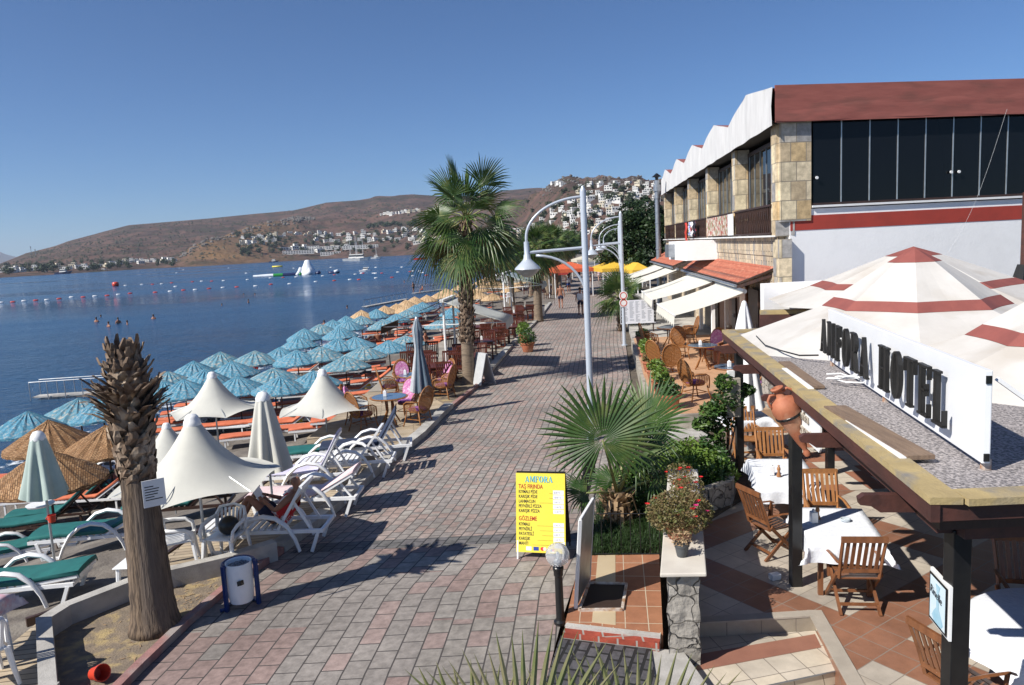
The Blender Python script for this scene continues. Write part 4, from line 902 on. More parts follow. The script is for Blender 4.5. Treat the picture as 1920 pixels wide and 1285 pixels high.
t2=plastic_table('plastic_table','white plastic side table half hidden behind the palm stump',P(252,1110,.02)+Vector((.05,0,0)),.42);t2.scale=(1,1,.62)
# red pots
pot=thing('red_pot','red plastic pot lying on the sand beside the pink kerb','pot',P(186,1275,.05)+Vector((0,0,.08)));mb=MB();mb.M=Matrix.Rotation(1.2,4,'Y')@Matrix.Rotation(.5,4,'X');mb.lathe([(0,-.09),(.07,-.09),(.085,.06),(.095,.06),(.095,.09),(.085,.09),(.08,.07),(.065,-.07),(0,-.07)],20);mb.build('body',redpl,pot,smooth=True,auto=40)
# open cream umbrellas
tu=tent_umbrella('canvas_umbrella',canvas);used=False
for (ax,ay,bz,s,rz,lab) in ((360,790,0.0,.98,.3,'open cream canvas umbrella nearest the camera, above the reading man'),(397,705,-.75,1.0,.9,'open cream canvas umbrella over orange loungers, middle left'),(604,700,-.72,1.0,.5,'open cream canvas umbrella beside the wooden deck with rattan chairs'),(312,800,-.9,.8,.1,'grey shaded canvas umbrella just behind the palm stump')):
    z=bz+2.3*s
    p=P(ax,ay,z);put(tu,used,(p.x,p.y,bz),rz,lab,'open cream umbrellas',s);used=True
cu=closed_umbrella('folded_umbrella',canvas,h=2.25,top=.1,bot=.33,L=1.3,lab='folded cream canvas umbrella standing between white loungers')
p=P(492,738,2.3);cu.location=(p.x,p.y,0)
cg=closed_umbrella('folded_umbrella',palegreen,h=2.1,top=.095,bot=.3,L=1.05,n=7,lab='folded pale green umbrella with a red cup on its pole at the left')
p=P(70,812,1.9);cg.location=(p.x,p.y,-.25)
q=Vector((p.x,p.y,-.25))
rc=thing('red_cup','bright red cup clipped to the pole of the pale green umbrella','cup',q+Vector((.09,-.06,.62)));mb=MB();mb.lathe([(0,0),(.055,0),(.065,.12),(.06,.12),(.05,.01),(0,.01)],16);mb.build('cup',redpl,rc,smooth=True,auto=40);mb=MB();mb.tube([(-.06,.0,.03),(-.1,.0,.06),(-.06,0,.1)],.01,6);mb.build('handle',redpl,rc)
rt=thing('pole_tray','small round white tray fixed to the pole of the pale green umbrella','tray',q+Vector((-.18,.1,.86)));mb=MB();mb.lathe([(0,0),(.2,0),(.22,.03),(.2,.03),(0,.012)],20);mb.build('tray',plastic,rt,smooth=True,auto=40)
gs=closed_umbrella('folded_umbrella',pm('slate_canvas',(.10,.14,.18),(.08,.115,.15),rough=.85),h=2.75,top=.05,bot=.26,L=2.0,n=8,stripe=pm('grey_stripe',(.5,.52,.54),rough=.85),tie=.42,lab='tall folded slate blue umbrella with pale stripes over the rattan tables')
p=P(781,597,2.78);gs.location=(p.x,p.y,0)
# loungers by the kerb
def place(o,px,py,rz,z=0,loc=None):
    p=P(px,py,z) if loc is None else Vector(loc);o.location=p;o.rotation_euler=(0,0,rz);return o
LW=[(lounger('sun_lounger','white plastic lounger with raised back on which a man reads',None,58),505,1022,-.05),
(lounger('sun_lounger','white plastic lounger covered with a pale pink towel',None,30,pinkt),575,960,-.05),
(lounger('sun_lounger','white plastic lounger with lilac towel and steep raised back',None,62,lilact),580,915,.05),
(lounger('sun_lounger','bare white plastic lounger with raised back close to the kerb',None,52),652,890,.0),
(lounger('sun_lounger','white lounger with dark cushion and brown steep back at the end of the kerb row',navy,60,frame=plastic),690,862,.12)]
for o,px,py,rz in LW: place(o,px,py,rz,.02)
lg=lounger('sun_lounger','green padded lounger, flat, behind the end of the kerb row of white loungers',green,6);place(lg,610,870,.1,loc=Pg(612,872))
# green loungers on the sand
G=[(185,1030,.12,28,1,'green padded lounger with white curved arms left of the palm stump'),(30,1130,.1,5,1,'green padded lounger lying flat in the bottom left corner by the concrete wall'),(0,1065,.35,8,1,'dark green padded lounger cut by the left edge'),
(100,985,.15,40,0,'green padded wooden lounger with raised back behind the folded pale green umbrella'),(20,1010,.1,5,0,'green padded wooden lounger just left of the pale green umbrella pole'),(205,930,.15,5,0,'green padded wooden lounger left of the stump in the middle row'),(20,935,.1,45,0,'green padded lounger with dark raised back at the left edge in the middle row'),(120,905,.12,5,0,'green padded wooden lounger behind the folded pale green umbrella in the back row'),(330,930,.1,5,0,'green padded wooden lounger right of the stump under the nearest cream umbrella'),(340,975,.1,20,0,'green padded lounger right of the stump in front of another'),(150,955,.1,42,0,'green padded lounger with raised back between the pale green umbrella and the stump'),(480,900,.1,5,0,'dark green padded lounger under the right rim of the nearest cream umbrella')]
pa=lounger('sun_lounger','',green,28);pb=lounger('sun_lounger','',green,6);pcw=lounger('sun_lounger','',green,42,frame=darkwood,arms=False);pd=lounger('sun_lounger','',green,5,frame=darkwood,arms=False,padt=.05)
U={}
for px,py,rz,bk,arm,lab in G:
    pr=(pa if bk>15 else pb) if arm else (pcw if bk>15 else pd);put(pr,U.get(pr.name),Pg(px,py),rz,lab,'green padded loungers');U[pr.name]=1
# white canvas pad lounger left of the trunk
wl=lounger('sun_lounger','white lounger with a white sheet over it left of the palm stump top',None,35,whcl);place(wl,185,870,.35,loc=Pg(195,905))
# reading man
RD=dict(pelvis=(.22,0,.46),chest=(.47,0,.76),neck=(.55,0,.93),head=(.53,0,1.03),crown=(.5,0,1.12),sL=(.48,-.19,.85),eL=(.25,-.27,.66),hL=(.05,-.14,.78),sR=(.48,.19,.85),eR=(.25,.27,.66),hR=(.05,.12,.78),pL=(.15,-.1,.46),kL=(-.22,-.12,.86),aL=(-.45,-.1,.46),tL=(-.58,-.1,.42),pR=(.15,.1,.46),kR=(-.20,.16,.84),aR=(-.42,.14,.46),tR=(-.55,.15,.42),fL=(-.03,-.1,.82),fR=(-.03,.09,.82),face=(-1,0,-.3))
tank=pm('red_white_vest',(.6,.03,.03),(.75,.72,.7),sc=2.5,st=(1,6,1),rough=.9,lo=.52,hi=.54)
mn=person('bald tanned man in red vest and dark shorts reading on a white lounger',RD,skin,tank,bluecl,fingers=True,bald=True);place(mn,505,1022,-.05,.02)
for s in(-1,1): mb=MB();mb.ball((.405,s*.033,1.05),.012,8,6);mb.build('eye',hair,mn)
mb=MB();mb.tube([(.425,0,1.055),(.392,0,1.02),(.415,0,1.01)],[.012,.018,.01],6);mb.build('nose',skin,mn,smooth=True)
for s in(-1,1): mb=MB();mb.ball((.515,s*.083,1.04),.022,8,6,(.7,.4,1.3));mb.build('ear',skin,mn,smooth=True)
bk=thing('open_book','open book with white pages held up by the reading man','book');place(bk,505,1022,-.05,.02)
mb=MB()
for s in(-1,1): mb.add([(-.03,0,.80),(-.05,s*.13,.78),(-.14,s*.14,.96),(-.12,0,.98)],[(0,1,2,3)])
o=mb.build('pages',white,bk);o.modifiers.new('s','SOLIDIFY').thickness=.012
bag=thing('dark_bag','black cloth bag slumped on the chair in front of the reading man','bag',P(428,1055,.02)+Vector((.05,.05,.45)));mb=MB();mb.ball((0,0,.12),.2,14,10,(.8,.7,.75));o=mb.build('bag',black,bag,smooth=True)
# ---------------------------------------------------------------- straw umbrellas
BL=[(46,771),(145,745),(192,746),(312,696),(310,712),(344,711),(360,676),(381,691),(410,659),(436,676),(475,657),(446,704),(511,689),(522,705),(524,651),(557,655),(596,650),(646,668),(586,695),(680,649),(570,615),(601,607),(622,599),(649,592),(637,612),(651,599),(676,592),(704,579),(720,598),(742,588),(763,580),(780,571),(791,566),(632,634),(666,631),(599,650),(729,638),(759,629),(560,630),(827,598),(840,591),(849,576)]
TN=[(677,581),(721,573),(743,569),(761,562),(761,571),(777,556),(800,553),(866,562),(845,545),(862,533),(880,541),(905,533),(925,524),(940,531),(955,520),(900,548)]
obs=[];ub_pts=[];us={ub.name:0,ub2.name:0}
for i,(px,py) in enumerate(BL):
    pr=(ub,ub2)[(i*7+i//3)%3==1];p=P(px,py,.1);g_=gh(p.x,p.y);us_=us[pr.name];us[pr.name]=1
    f_=R_.uniform(.92,1.0);o=put(pr,us_,(p.x,p.y,g_),0,None,'blue straw umbrellas along the beach',(f_,f_,(.1-g_)/2.15));o.rotation_euler=(R_.uniform(-.04,.04),R_.uniform(-.04,.04),R_.uniform(0,6));obs.append(o);ub_pts.append((p.x,p.y))
rank(obs,'blue straw beach umbrella, the %s from the left by its tip')
obs=[];u_=0
for px,py in TN:
    p=P(px,py,.1);g_=gh(p.x,p.y);o=put(ut,u_,(p.x,p.y,g_),R_.uniform(0,6),None,'tan straw umbrellas far along the beach',(1,1,max(.8,(.1-g_)/2.15)));u_=1;obs.append(o);ub_pts.append((p.x,p.y))
rank(obs,'tan straw beach umbrella in the far group, the %s from the left by its tip')
for i,(px,py,s,lab) in enumerate(((90,787,.98,'brown wicker umbrella behind the folded pale green umbrella'),(198,797,1.,'brown wicker umbrella half hidden by the palm stump'),(84,842,.93,'large brown wicker umbrella low at the left edge'))):
    z_=(.3,.15,.75)[i];p=P(px,py,z_);g_=gh(p.x,p.y);put(uw,i,(p.x,p.y,g_),i,lab,'brown wicker umbrellas',(s,s,(z_-g_)/2.15));ub_pts.append((p.x,p.y))
# far tan umbrellas in rows further on
obs=[];
for y in range(72,190,9):
    for k in range(3):
        x=kx(y)-6-4.2*k+R_.uniform(-.6,.6)
        obs.append(put(ut,1,(x,y+R_.uniform(-2,2),gh(x,y)),R_.random()*6,'straw umbrella among the distant rows beyond the awnings','distant straw umbrellas'))
rank(obs,'straw umbrella in the distant rows beyond the awnings, the %s from the left')
# orange loungers
l1=lounger('sun_lounger','',orange,4,arms=False);l2=lounger('sun_lounger','',orange,35,arms=False);U={};obs=[]
def blocked(x,y,r=.75): return any(math.hypot(x-a,y-b)<r for a,b in placed)
placed=[]
for (x,y) in ub_pts:
    for dy in(-.85,.75):
        X=x+R_.uniform(-.2,.5);Y=y+dy
        if Y<18.5 or blocked(X,Y) or kx(Y)-X>14.8 or (kx(Y)-X<5 and 18<Y<58): continue
        placed.append((X,Y));pr=l2 if R_.random()<.3 else l1
        obs.append(put(pr,U.get(pr.name),(X,Y,gh(X,Y)),R_.uniform(-.05,.3),None,'orange padded loungers under the straw umbrellas'));U[pr.name]=1
for px,py in ((420,800),(450,780),(520,790),(590,770),(640,790),(560,805),(600,805),(470,820),(640,745),(700,705),(730,690),(560,740),(440,760)):
    p=Pg(px,py+15)
    if blocked(p.x,p.y,.6): continue
    placed.append((p.x,p.y));pr=l1;obs.append(put(pr,1,p,R_.uniform(-.05,.25),None,'orange padded loungers under the straw umbrellas'))
rank(obs[:58],'orange padded lounger on the sand, the %s from the left of the near ones')
rank(obs[58:],'orange padded lounger among the farthest umbrellas, the %s from the left')
# clutter of towels on some loungers
tw=[pm('blue_towel',(.05,.2,.5),rough=.9),pm('yellow_towel',(.6,.42,.06),rough=.9),pm('red_towel',(.6,.08,.06),rough=.9),lilact,whcl,pm('green_towel',(.1,.3,.12),rough=.9)]
obs=[]
for i in range(26):
    x,y=placed[(i*5+3)%len(placed)];m_=tw[i%6];nm=['blue','yellow','red','lilac','white','green'][i%6]
    mb=MB();mb.grid([[(-.3+.15*a,-.27+.13*b_,.46+.03*noise.noise(Vector((a*.9,b_*.9,i)))-(.07 if b_ in(0,4) else 0)) for b_ in range(5)] for a in range(6)]);o=mb.build('beach_towel',m_,smooth=True);o.location=(x+R_.uniform(-.3,.3),y,gh(x,y));o.rotation_euler=(0,0,R_.uniform(-.1,.3));o['category']='towel';o['group']='beach towels left on loungers';obs.append((nm,o))
for nm in ('blue','yellow','red','lilac','white','green'): rank([o for n_,o in obs if n_==nm],nm+' beach towel spread on a lounger, %s of its colour from the left')
# ================================================================ TEXT
def text(name,body,size,mat_,parent,M,ext=.002,off=0,align='LEFT',sx=1):
    c=bpy.data.curves.new(name,'FONT');c.body=body;c.size=size;c.extrude=ext;c.offset=off;c.align_x=align;c.resolution_u=3
    o=bpy.data.objects.new(name,c);S.collection.objects.link(o);dg=bpy.context.evaluated_depsgraph_get();dg.update()
    me=bpy.data.meshes.new_from_object(o.evaluated_get(dg));bpy.data.objects.remove(o);me.materials.clear();me.materials.append(mat_)
    me.transform(M@Matrix.Diagonal((sx,1,1,1)));o=bpy.data.objects.new(name,me);S.collection.objects.link(o);o.parent=parent;KID.setdefault(parent.name,[]).append(o);return o
def seg(a,b,w): 
    a=Vector(a);b=Vector(b);d=(b-a).normalized();n=Vector((-d.y,d.x))*w/2;return [tuple(a+n),tuple(b+n),tuple(b-n),tuple(a-n)]
def rect(x0,y0,x1,y1): return [(x0,y0),(x1,y0),(x1,y1),(x0,y1)]
def ring(cx,cy,rx,ry,ix,iy,a0,a1,n=14):
    out=[]
    for i in range(n):
        t0=math.radians(a0+(a1-a0)*i/n);t1=math.radians(a0+(a1-a0)*(i+1)/n)
        out.append([(cx+rx*math.cos(t0),cy+ry*math.sin(t0)),(cx+rx*math.cos(t1),cy+ry*math.sin(t1)),(cx+ix*math.cos(t1),cy+iy*math.sin(t1)),(cx+ix*math.cos(t0),cy+iy*math.sin(t0))])
    return out
GL={'A':[[(.05,0),(.11,0),(.41,.98),(.37,1)],[(.33,1),(.46,1),(.80,0),(.58,0)],rect(.2,.27,.62,.32),rect(-.04,0,.2,.045),rect(.5,0,.88,.045)],
'M':[rect(.08,.02,.13,.98),[(.06,1),(.26,1),(.5,.12),(.44,.05)],[(.44,.05),(.5,.12),(.76,1),(.72,1)],rect(.72,.02,.9,.98),rect(-.02,0,.22,.045),rect(.64,0,.98,.045),rect(-.02,.955,.2,1),rect(.76,.955,.98,1)],
'F':[rect(.1,.02,.3,.98),rect(.0,.95,.72,1),rect(.28,.5,.55,.54),rect(0,0,.42,.045),rect(.67,.7,.72,.97),rect(.51,.4,.55,.64)],
'O':ring(.42,.5,.42,.52,.2,.47,0,360,24),
'R':[rect(.1,.02,.3,.98),rect(0,0,.4,.045),rect(0,.955,.4,1),rect(.28,.47,.5,.52)]+ring(.4,.735,.34,.265,.14,.215,-90,90,10)+[[(.36,.5),(.56,.5),(.78,.02),(.58,.02)],rect(.56,0,.9,.045)],
'H':[rect(.1,.02,.3,.98),rect(.62,.02,.82,.98),rect(.28,.48,.64,.53),rect(0,0,.4,.045),rect(.52,0,.92,.045),rect(0,.955,.4,1),rect(.52,.955,.92,1)],
'T':[rect(.31,.02,.51,.98),rect(0,.95,.82,1),rect(.21,0,.61,.045),rect(0,.7,.05,.97),rect(.77,.7,.82,.97)],
'E':[rect(.1,.02,.3,.98),rect(0,.95,.74,1),rect(.28,.5,.56,.54),rect(0,0,.74,.045),rect(.69,.74,.74,.97),rect(.69,.02,.74,.27),rect(.52,.4,.56,.64)],
'L':[rect(.1,.02,.3,.98),rect(0,.955,.4,1),rect(0,0,.76,.05),rect(.70,.02,.76,.32)]}
def glyph(name,ch,mat_,parent,O,X,Y,Nn,size,depth,wf=1.):
    mb=MB();O,X,Y,Nn=Vector(O),Vector(X),Vector(Y),Vector(Nn)
    for i,poly in enumerate(GL[ch]):
        e=.0007*(i%4);n=len(poly);vs=[O+X*(x*size*wf)+Y*(y*size)+Nn*(0) for x,y in poly]+[O+X*(x*size*wf)+Y*(y*size)+Nn*(depth+e) for x,y in poly]
        mb.add(vs,[tuple(range(n))[::-1],tuple(range(n,2*n))]+[(i2,(i2+1)%n,n+(i2+1)%n,n+i2) for i2 in range(n)])
    o=mb.build(name,mat_,parent);
    import bmesh
    bm=bmesh.new();bm.from_mesh(o.data);bmesh.ops.recalc_face_normals(bm,faces=bm.faces);bm.to_mesh(o.data);bm.free();return o
# ================================================================ PALMS
frond=pm('fan_palm_green',(.07,.125,.03),(.028,.07,.016),sc=3.5,rough=.42,spec=.5,trans=.22,c3=(.14,.17,.05),s3=2.2)
frond2=pm('old_frond',(.24,.20,.08),(.13,.13,.045),sc=5,rough=.6,trans=.2)
petm=pm('petiole',(.17,.22,.06),(.22,.20,.08),sc=4,rough=.5)
straw=pm('dead_frond',(.42,.29,.16),(.28,.18,.1),sc=6,rough=.85,trans=.1)
def fan(mb,hub,ax,nr,L,n=38,spread=300,droop=.25,rnd=R_,wmul=1.,fold=.25,mg=.42):
    hub=Vector(hub);ax=Vector(ax).normalized();nr=Vector(nr);nr=(nr-ax*nr.dot(ax)).normalized();sd_=ax.cross(nr)
    da=math.radians(spread)/n
    for i in range(n):
        ph=math.radians(spread)*((i+.5)/n-.5);l=L*(.72+.28*math.cos(ph*.62))*rnd.uniform(.9,1.07);ph+=rnd.uniform(-.015,.015)
        d=ax*math.cos(ph)+sd_*math.sin(ph);p=d.cross(nr)
        cup=nr*fold*l*.25*math.cos(ph*.5)
        dr=droop*rnd.uniform(.5,1.6)
        def pt(r,k): return hub+d*(l*r)+cup*(r**2)*.6+Vector((0,0,-1))*(dr*l*max(0,r-mg)**1.6*k)
        w1=l*mg*math.tan(da/2)*1.02*wmul;w2=w1*.75;c0=pt(.04,1);c1=pt(mg,1);c2=pt(.74,1.1);c3=pt(1,1.35)
        u=nr*w1*.55
        mb.add([c0,c1-p*w1,c1+u,c1+p*w1,c2-p*w2,c2+u*.6,c2+p*w2,c3],[(0,1,2),(0,2,3),(1,4,5,2),(2,5,6,3),(4,7,5),(5,7,6)])
def palm_crown(t,c,nl,L,pet,rnd,n=30,lo=-1.15,hi=1.5,deadfrac=.15,hang=.0,gs=1):
    g=MB();dd=MB();pt_=MB()
    for i in range(nl):
        q=i/(nl-1);el=hi+(lo-hi)*q**.85+rnd.uniform(-.12,.12);az=i*2.39996+rnd.uniform(-.2,.2)
        o=Vector((math.cos(az)*math.cos(el),math.sin(az)*math.cos(el),math.sin(el)))
        pl=pet*rnd.uniform(.5,1.15)
        hub=Vector(c)+o*pl+Vector((0,0,-.18*pl*math.cos(el)))
        ax=(o+Vector((0,0,-.25*math.cos(el)-.3*q))).normalized()
        up=(Vector((0,0,1))*abs(math.cos(el))+Vector((math.cos(az),math.sin(az),0))*(-math.sin(el)) + Vector((-math.sin(az),math.cos(az),0))*rnd.uniform(-.9,.9)).normalized()
        mbx=dd if (q>1-deadfrac) else g
        pt_.tube([c,Vector(c)+o*pl*.5+Vector((0,0,.02)),hub],[.03,.02,.014],5)
        fan(mbx,hub,ax,up,L*rnd.uniform(.85,1.08),n,rnd.choice((150,170,195)),rnd.uniform(.12,.3)+.55*q*q+hang,rnd,fold=rnd.uniform(.1,.5))
    g.build('fronds',frond,t,uv=False);pt_.build('leaf_stalks',petm,t,smooth=True,uv=False)
    if dd.v: dd.build('dead_fronds',frond2,t,uv=False)
palmbark=pm('palm_bark',(.24,.18,.125),(.16,.12,.085),sc=5,st=(1,1,5),rough=.9,bump=.5,bs=12,c3=(.12,.09,.065),s3=3)
def fan_palm(label,loc,zb,zt,r,nl,L,pet,seed,lean=(0,0),grp=None,nseg=30,deadf=.15):
    t=thing('fan_palm',label,'palm tree',loc,0,grp);rnd=random.Random(seed)
    trunk_mb(zb+.2,r,r*.92,1.2,20,lean=(lean[0]*(zb/zt)**2,lean[1]*(zb/zt)**2)).build('trunk',palmbark,t,smooth=True)
    mb=MB();mb.tube([(lean[0]*(z/zt)**2,lean[1]*(z/zt)**2,z) for z in [zb+(zt-zb)*i/8 for i in range(9)]],[r*1.05-(r*.4)*i/8 for i in range(9)],16)
    boots(mb,zb,zt-.1,r*1.05,r*.7,.13,9,.24,.2,rnd,lean=lean,H_=zt,out=.45,wd=.085);mb.build('leaf_bases',husk,t)
    palm_crown(t,(lean[0],lean[1],zt+.05),nl,L,pet,rnd,nseg,deadfrac=deadf);return t
mp_=fan_palm('tall fan palm rising between the beach cafe and the promenade',(-1.52,24.95,0),1.45,5.5,.22,35,1.36,1.15,5,lean=(.22,0),nseg=27)
pB=fan_palm('second fan palm beside the small white bin further along the promenade',P(1010,603),1.9,4.35,.27,34,1.3,.8,9,grp='fan palms lining the promenade',nseg=24)
pC=fan_palm('third fan palm, pale trunked, behind the walking shirtless man',P(1042,553),2.5,4.7,.3,32,1.4,.8,11,grp='fan palms lining the promenade',nseg=22)
obs=[]
for i,(y,s,dx) in enumerate(((72,1.05,-1.2),(80,1.1,-3.6),(88,1.,-1.1),(98,1.15,-3.),(110,1.05,-1.2),(122,1.1,-1.3),(76,1.0,-5.2),(137,1.1,-1.4),(155,1.2,-2),(104,1,-6))):
    o=put((pC,pB)[i%2],1,(kx(y)+dx,y,gh(kx(y)+dx,y)),i*1.3,None,'fan palms lining the promenade',s);obs.append(o)
rank(obs,'fan palm in the distant promenade row, the %s from the left')
obs=[]
for i,(y,dx) in enumerate(((120,6),(150,5),(178,4))):
    obs.append(put(pB,1,(ex(y)+dx,y,0),i*2.1,None,'fan palms right of the promenade',1.05))
rank(obs,'fan palm on the inland side of the promenade, the %s from the left')
# small palm by the path at right
def small_palm(label,loc,zt,nl,L,pet,seed,lo=-.5):
    t=thing('young_fan_palm',label,'palm tree',loc);rnd=random.Random(seed)
    mb=MB();mb.tube([(0,0,-.1),(0,0,zt)],[.16,.13],12);boots(mb,.0,zt,.16,.14,.1,7,.22,.2,rnd,out=.5,wd=.08);mb.build('trunk',husk,t)
    palm_crown(t,(0,0,zt),nl,L,pet,rnd,30,lo=lo,deadfrac=.0);return t
small_palm('bushy young fan palm at the right edge of the promenade beside the second lamp post',(ex(38)-.1,38,0),1.7,22,1.1,.7,21)
# foreground garden palm with explicit leaves
gp=thing('garden_fan_palm','young fan palm with one huge round leaf in the fenced bed beside the menu board','palm tree',(0,0,0));gpo=P(1160,990,.05)
rnd=random.Random(4);g=MB();s_=MB();base=gpo+Vector((0,0,.55))
LV=[((1130,826),11.0,(0,-.05,1),(-.15,-1,.45),1.1,46,325,.12),((1212,800),11.5,(.25,.35,1),(-.75,-.65,.3),.95,42,270,.15),((1198,845),11.8,(.6,.1,.1),(0,-.3,1),.8,34,240,.8),((1100,925),11.0,(-1,-.2,.35),(0,-.5,1),.52,30,200,.3),((1225,900),11.6,(.9,-.3,0),(.1,-.3,1),.55,26,200,.6),((1180,800),12.3,(.1,.9,.6),(0,-.6,1),.85,34,260,.4),((1150,905),12.,(-.5,.7,.4),(0,-.2,1),.6,24,220,.4),((1172,860),12.2,(.5,.6,-.2),(.3,-.5,1),.8,30,240,1.)]
for (hx,hy),y,ax,nr,L_2,n_,sp2,dr in LV:
    hub=PY(hx,hy,y);fan(g,hub,ax,nr,L_2,n_,sp2,dr,rnd,fold=.35,mg=.5)
    s_.tube([base,base*.45+hub*.55+Vector((0,0,.03)),hub],[.035,.022,.014],6)
o=g.build('fronds',frond,gp,uv=False);s_.build('leaf_stalks',petm,gp,smooth=True)
mb=MB();mb.tube([gpo+Vector((0,0,-.1)),gpo+Vector((0,0,.6))],[.17,.12],12);b2=MB();boots(b2,.12,.58,.15,.12,.07,9,.2,.22,rnd,out=.9,wd=.05);mb.add([Vector(v)+Vector((gpo.x,gpo.y,0)) for v in b2.v],b2.f);mb.build('trunk',straw,gp)
mb=MB()
for i in range(34):
    a=R_.uniform(0,6.28);z=R_.uniform(.25,.6);o=Vector((math.cos(a),math.sin(a),0));p=gpo+Vector((0,0,z));w=Vector((-o.y,o.x,0))*.028;l=R_.uniform(.2,.42)
    mb.add([p-w,p+w,p+o*l*.6+w*1.2+Vector((0,0,-.02)),p+o*l*.6-w*1.2+Vector((0,0,-.02)),p+o*l*.8+Vector((0,0,-l*.75))+w*.5,p+o*l*.8+Vector((0,0,-l*.75))-w*.5],[(0,1,2,3),(3,2,4,5)])
mb.build('hanging_dead_bases',straw,gp)
# palm poking up at the very bottom
fp=thing('foreground_palm','tips of a fan palm poking up along the bottom edge of the view','palm tree',(0,0,0))
g=MB();s_=MB();rnd=random.Random(8);ct=PY(1080,1750,3.9)
for (hx,hy),y,ax,L_2,n_ in (((985,1470),3.6,(-.08,0,1),.88,20),((1200,1475),3.7,(.1,0,1),.86,19),((1090,1500),4.2,(0,.2,1),.86,16),((900,1500),3.9,(-.2,.1,1),.84,14)):
    hub=PY(hx,hy,y);fan(g,hub,ax,(0,-1,.5),L_2,n_,92,.02,rnd,fold=.1,mg=.5,wmul=.95);s_.tube([ct,hub],[.03,.015],6)
g.build('fronds',pm('pale_tipped_frond',(.17,.20,.07),(.30,.26,.14),sc=6,rough=.45,trans=.2),fp,uv=False);s_.build('leaf_stalks',petm,fp,smooth=True)
mb=MB();mb.tube([(ct.x,ct.y,-.6),(ct.x,ct.y,ct.z+.05)],[.2,.15],12);mb.build('trunk',husk,fp)
# ================================================================ LAMPS
lampm=pm('pale_blue_grey_paint',(.46,.50,.56),(.42,.46,.52),sc=3,rough=.3,metal=.1)
lglass=pm('lamp_diffuser',(.34,.34,.32),(.25,.25,.24),sc=8,rough=.25)
lp=thing('street_lamp','','street lamp')
mb=MB();mb.tube([(0,0,0),(0,0,.05)],.13,14);mb.tube([(0,0,.05),(0,0,5.72),(0,0,5.78),(0,0,5.86)],[.078,.07,.06,.02],14);mb.build('post',lampm,lp,smooth=True,auto=40)
mb=MB();X0=-1.32;mb.tube([(0,0,5.62)]+[(X0*math.sin(math.radians(a)),0,4.75+.87*math.cos(math.radians(a))) for a in range(6,91,6)]+[(X0,0,4.6)],.032,8);mb.build('arch',lampm,lp,smooth=True)
mb=MB();mb.tube([(X0,0,4.43),(0,0,4.48)],.036,8);mb.build('crossbar',lampm,lp,smooth=True,auto=40)
mb=MB();mb.tube([(X0+.2,0,4.36)]+[(-.0-(1.12)*(1-math.sin(math.radians(a))),0,3.3+1.05*math.cos(math.radians(a))) for a in range(0,91,9)][1:],.03,8);mb.build('lower_arch',lampm,lp,smooth=True)
hd=MB();hd.lathe([(.0,4.68),(.06,4.68),(.062,4.4),(.075,4.38),(.085,4.3),(.11,4.26),(.17,4.2),(.28,4.1),(.30,4.06),(.285,4.05)],20,(X0,0,0));h_=hd.build('lamp_head',lampm,lp,smooth=True,auto=35)
hd=MB();hd.lathe([(.283,4.05),(.2,3.96),(.08,3.88),(0,3.87)],20,(X0,0,0));g_=hd.build('diffuser',lglass,h_,smooth=True);g_.parent=h_
L2p=P(1171,648)
put(lp,0,(1.76,17.07,0),.02,'tall street lamp with arched arm nearest the camera','street lamps along the promenade')
obs=[]
for i,(x,y) in enumerate(((L2p.x,L2p.y),(ex(48)+.05,48),(ex(64)+.1,64),(ex(80)+.1,80),(ex(97),97))): obs.append(put(lp,1,(x,y,0),.1,['second street lamp, standing before the white menu sheet','third street lamp, just left of the fan palm behind the menu sheet','fourth street lamp, its arch nested inside the third','fifth street lamp along the promenade','farthest street lamp along the promenade'][i],'street lamps along the promenade'))
ns=thing('no_parking_sign','pair of small round prohibition signs fixed on the second street lamp post','sign',(L2p.x,L2p.y-.09,2.05))
for k,z in enumerate((.16,-.16)):
    mb=MB();mb.M=Matrix.Rotation(math.pi/2,4,'X');mb.lathe([(0,.0),(.19,.0),(.19,.012),(0,.012)],20,(0,0,0));mb.v=[(a,b,c+z) for a,b,c in mb.v];mb.build('disc',white,ns)
    mb=MB();mb.M=Matrix.Rotation(math.pi/2,4,'X');mb.lathe([(.12,.015),(.155,.015),(.155,.02),(.12,.02)],20);mb.v=[(a,b,c+z) for a,b,c in mb.v];mb.bar((-.09,-.017,z+.09),(.09,-.017,z-.09),.025,.006);mb.build('red_ring',redpl,ns)
# globe bollard
gb=thing('globe_lamp','black bollard lamp with a clear glass globe at the promenade edge','lamp',(.42,8.62,0))
mb=MB();mb.lathe([(.12,0),(.12,.03),(.085,.05),(.075,.08),(.07,.6),(.085,.62),(.085,.66),(.1,.70),(.1,.72),(.08,.74),(0,.745)],20);mb.build('post',black,gb,smooth=True,auto=35)
clear=bpy.data.materials.new('clear_glass');clear.use_nodes=True;b=clear.node_tree.nodes['Principled BSDF'];b.inputs['Transmission Weight'].default_value=.8;b.inputs['Roughness'].default_value=.06;b.inputs['IOR'].default_value=1.2;b.inputs['Base Color'].default_value=(.92,.93,.94,1)
mb=MB();mb.ball((0,0,.875),.145,28,18);mb.ball((0,0,.875),.139,28,18);mb.f=[f if i<28*18 else f[::-1] for i,f in enumerate(mb.f)];mb.build('globe',clear,gb,smooth=True)
mb=MB();mb.lathe([(.05,.74),(.05,.80),(.02,.81),(.022,.9),(.0,.92)],14);mb.build('bulb',plastic,gb,smooth=True,auto=40)
for c in kids(gb):
    if c.name.startswith('post'): c.scale=(.68,.68,1)
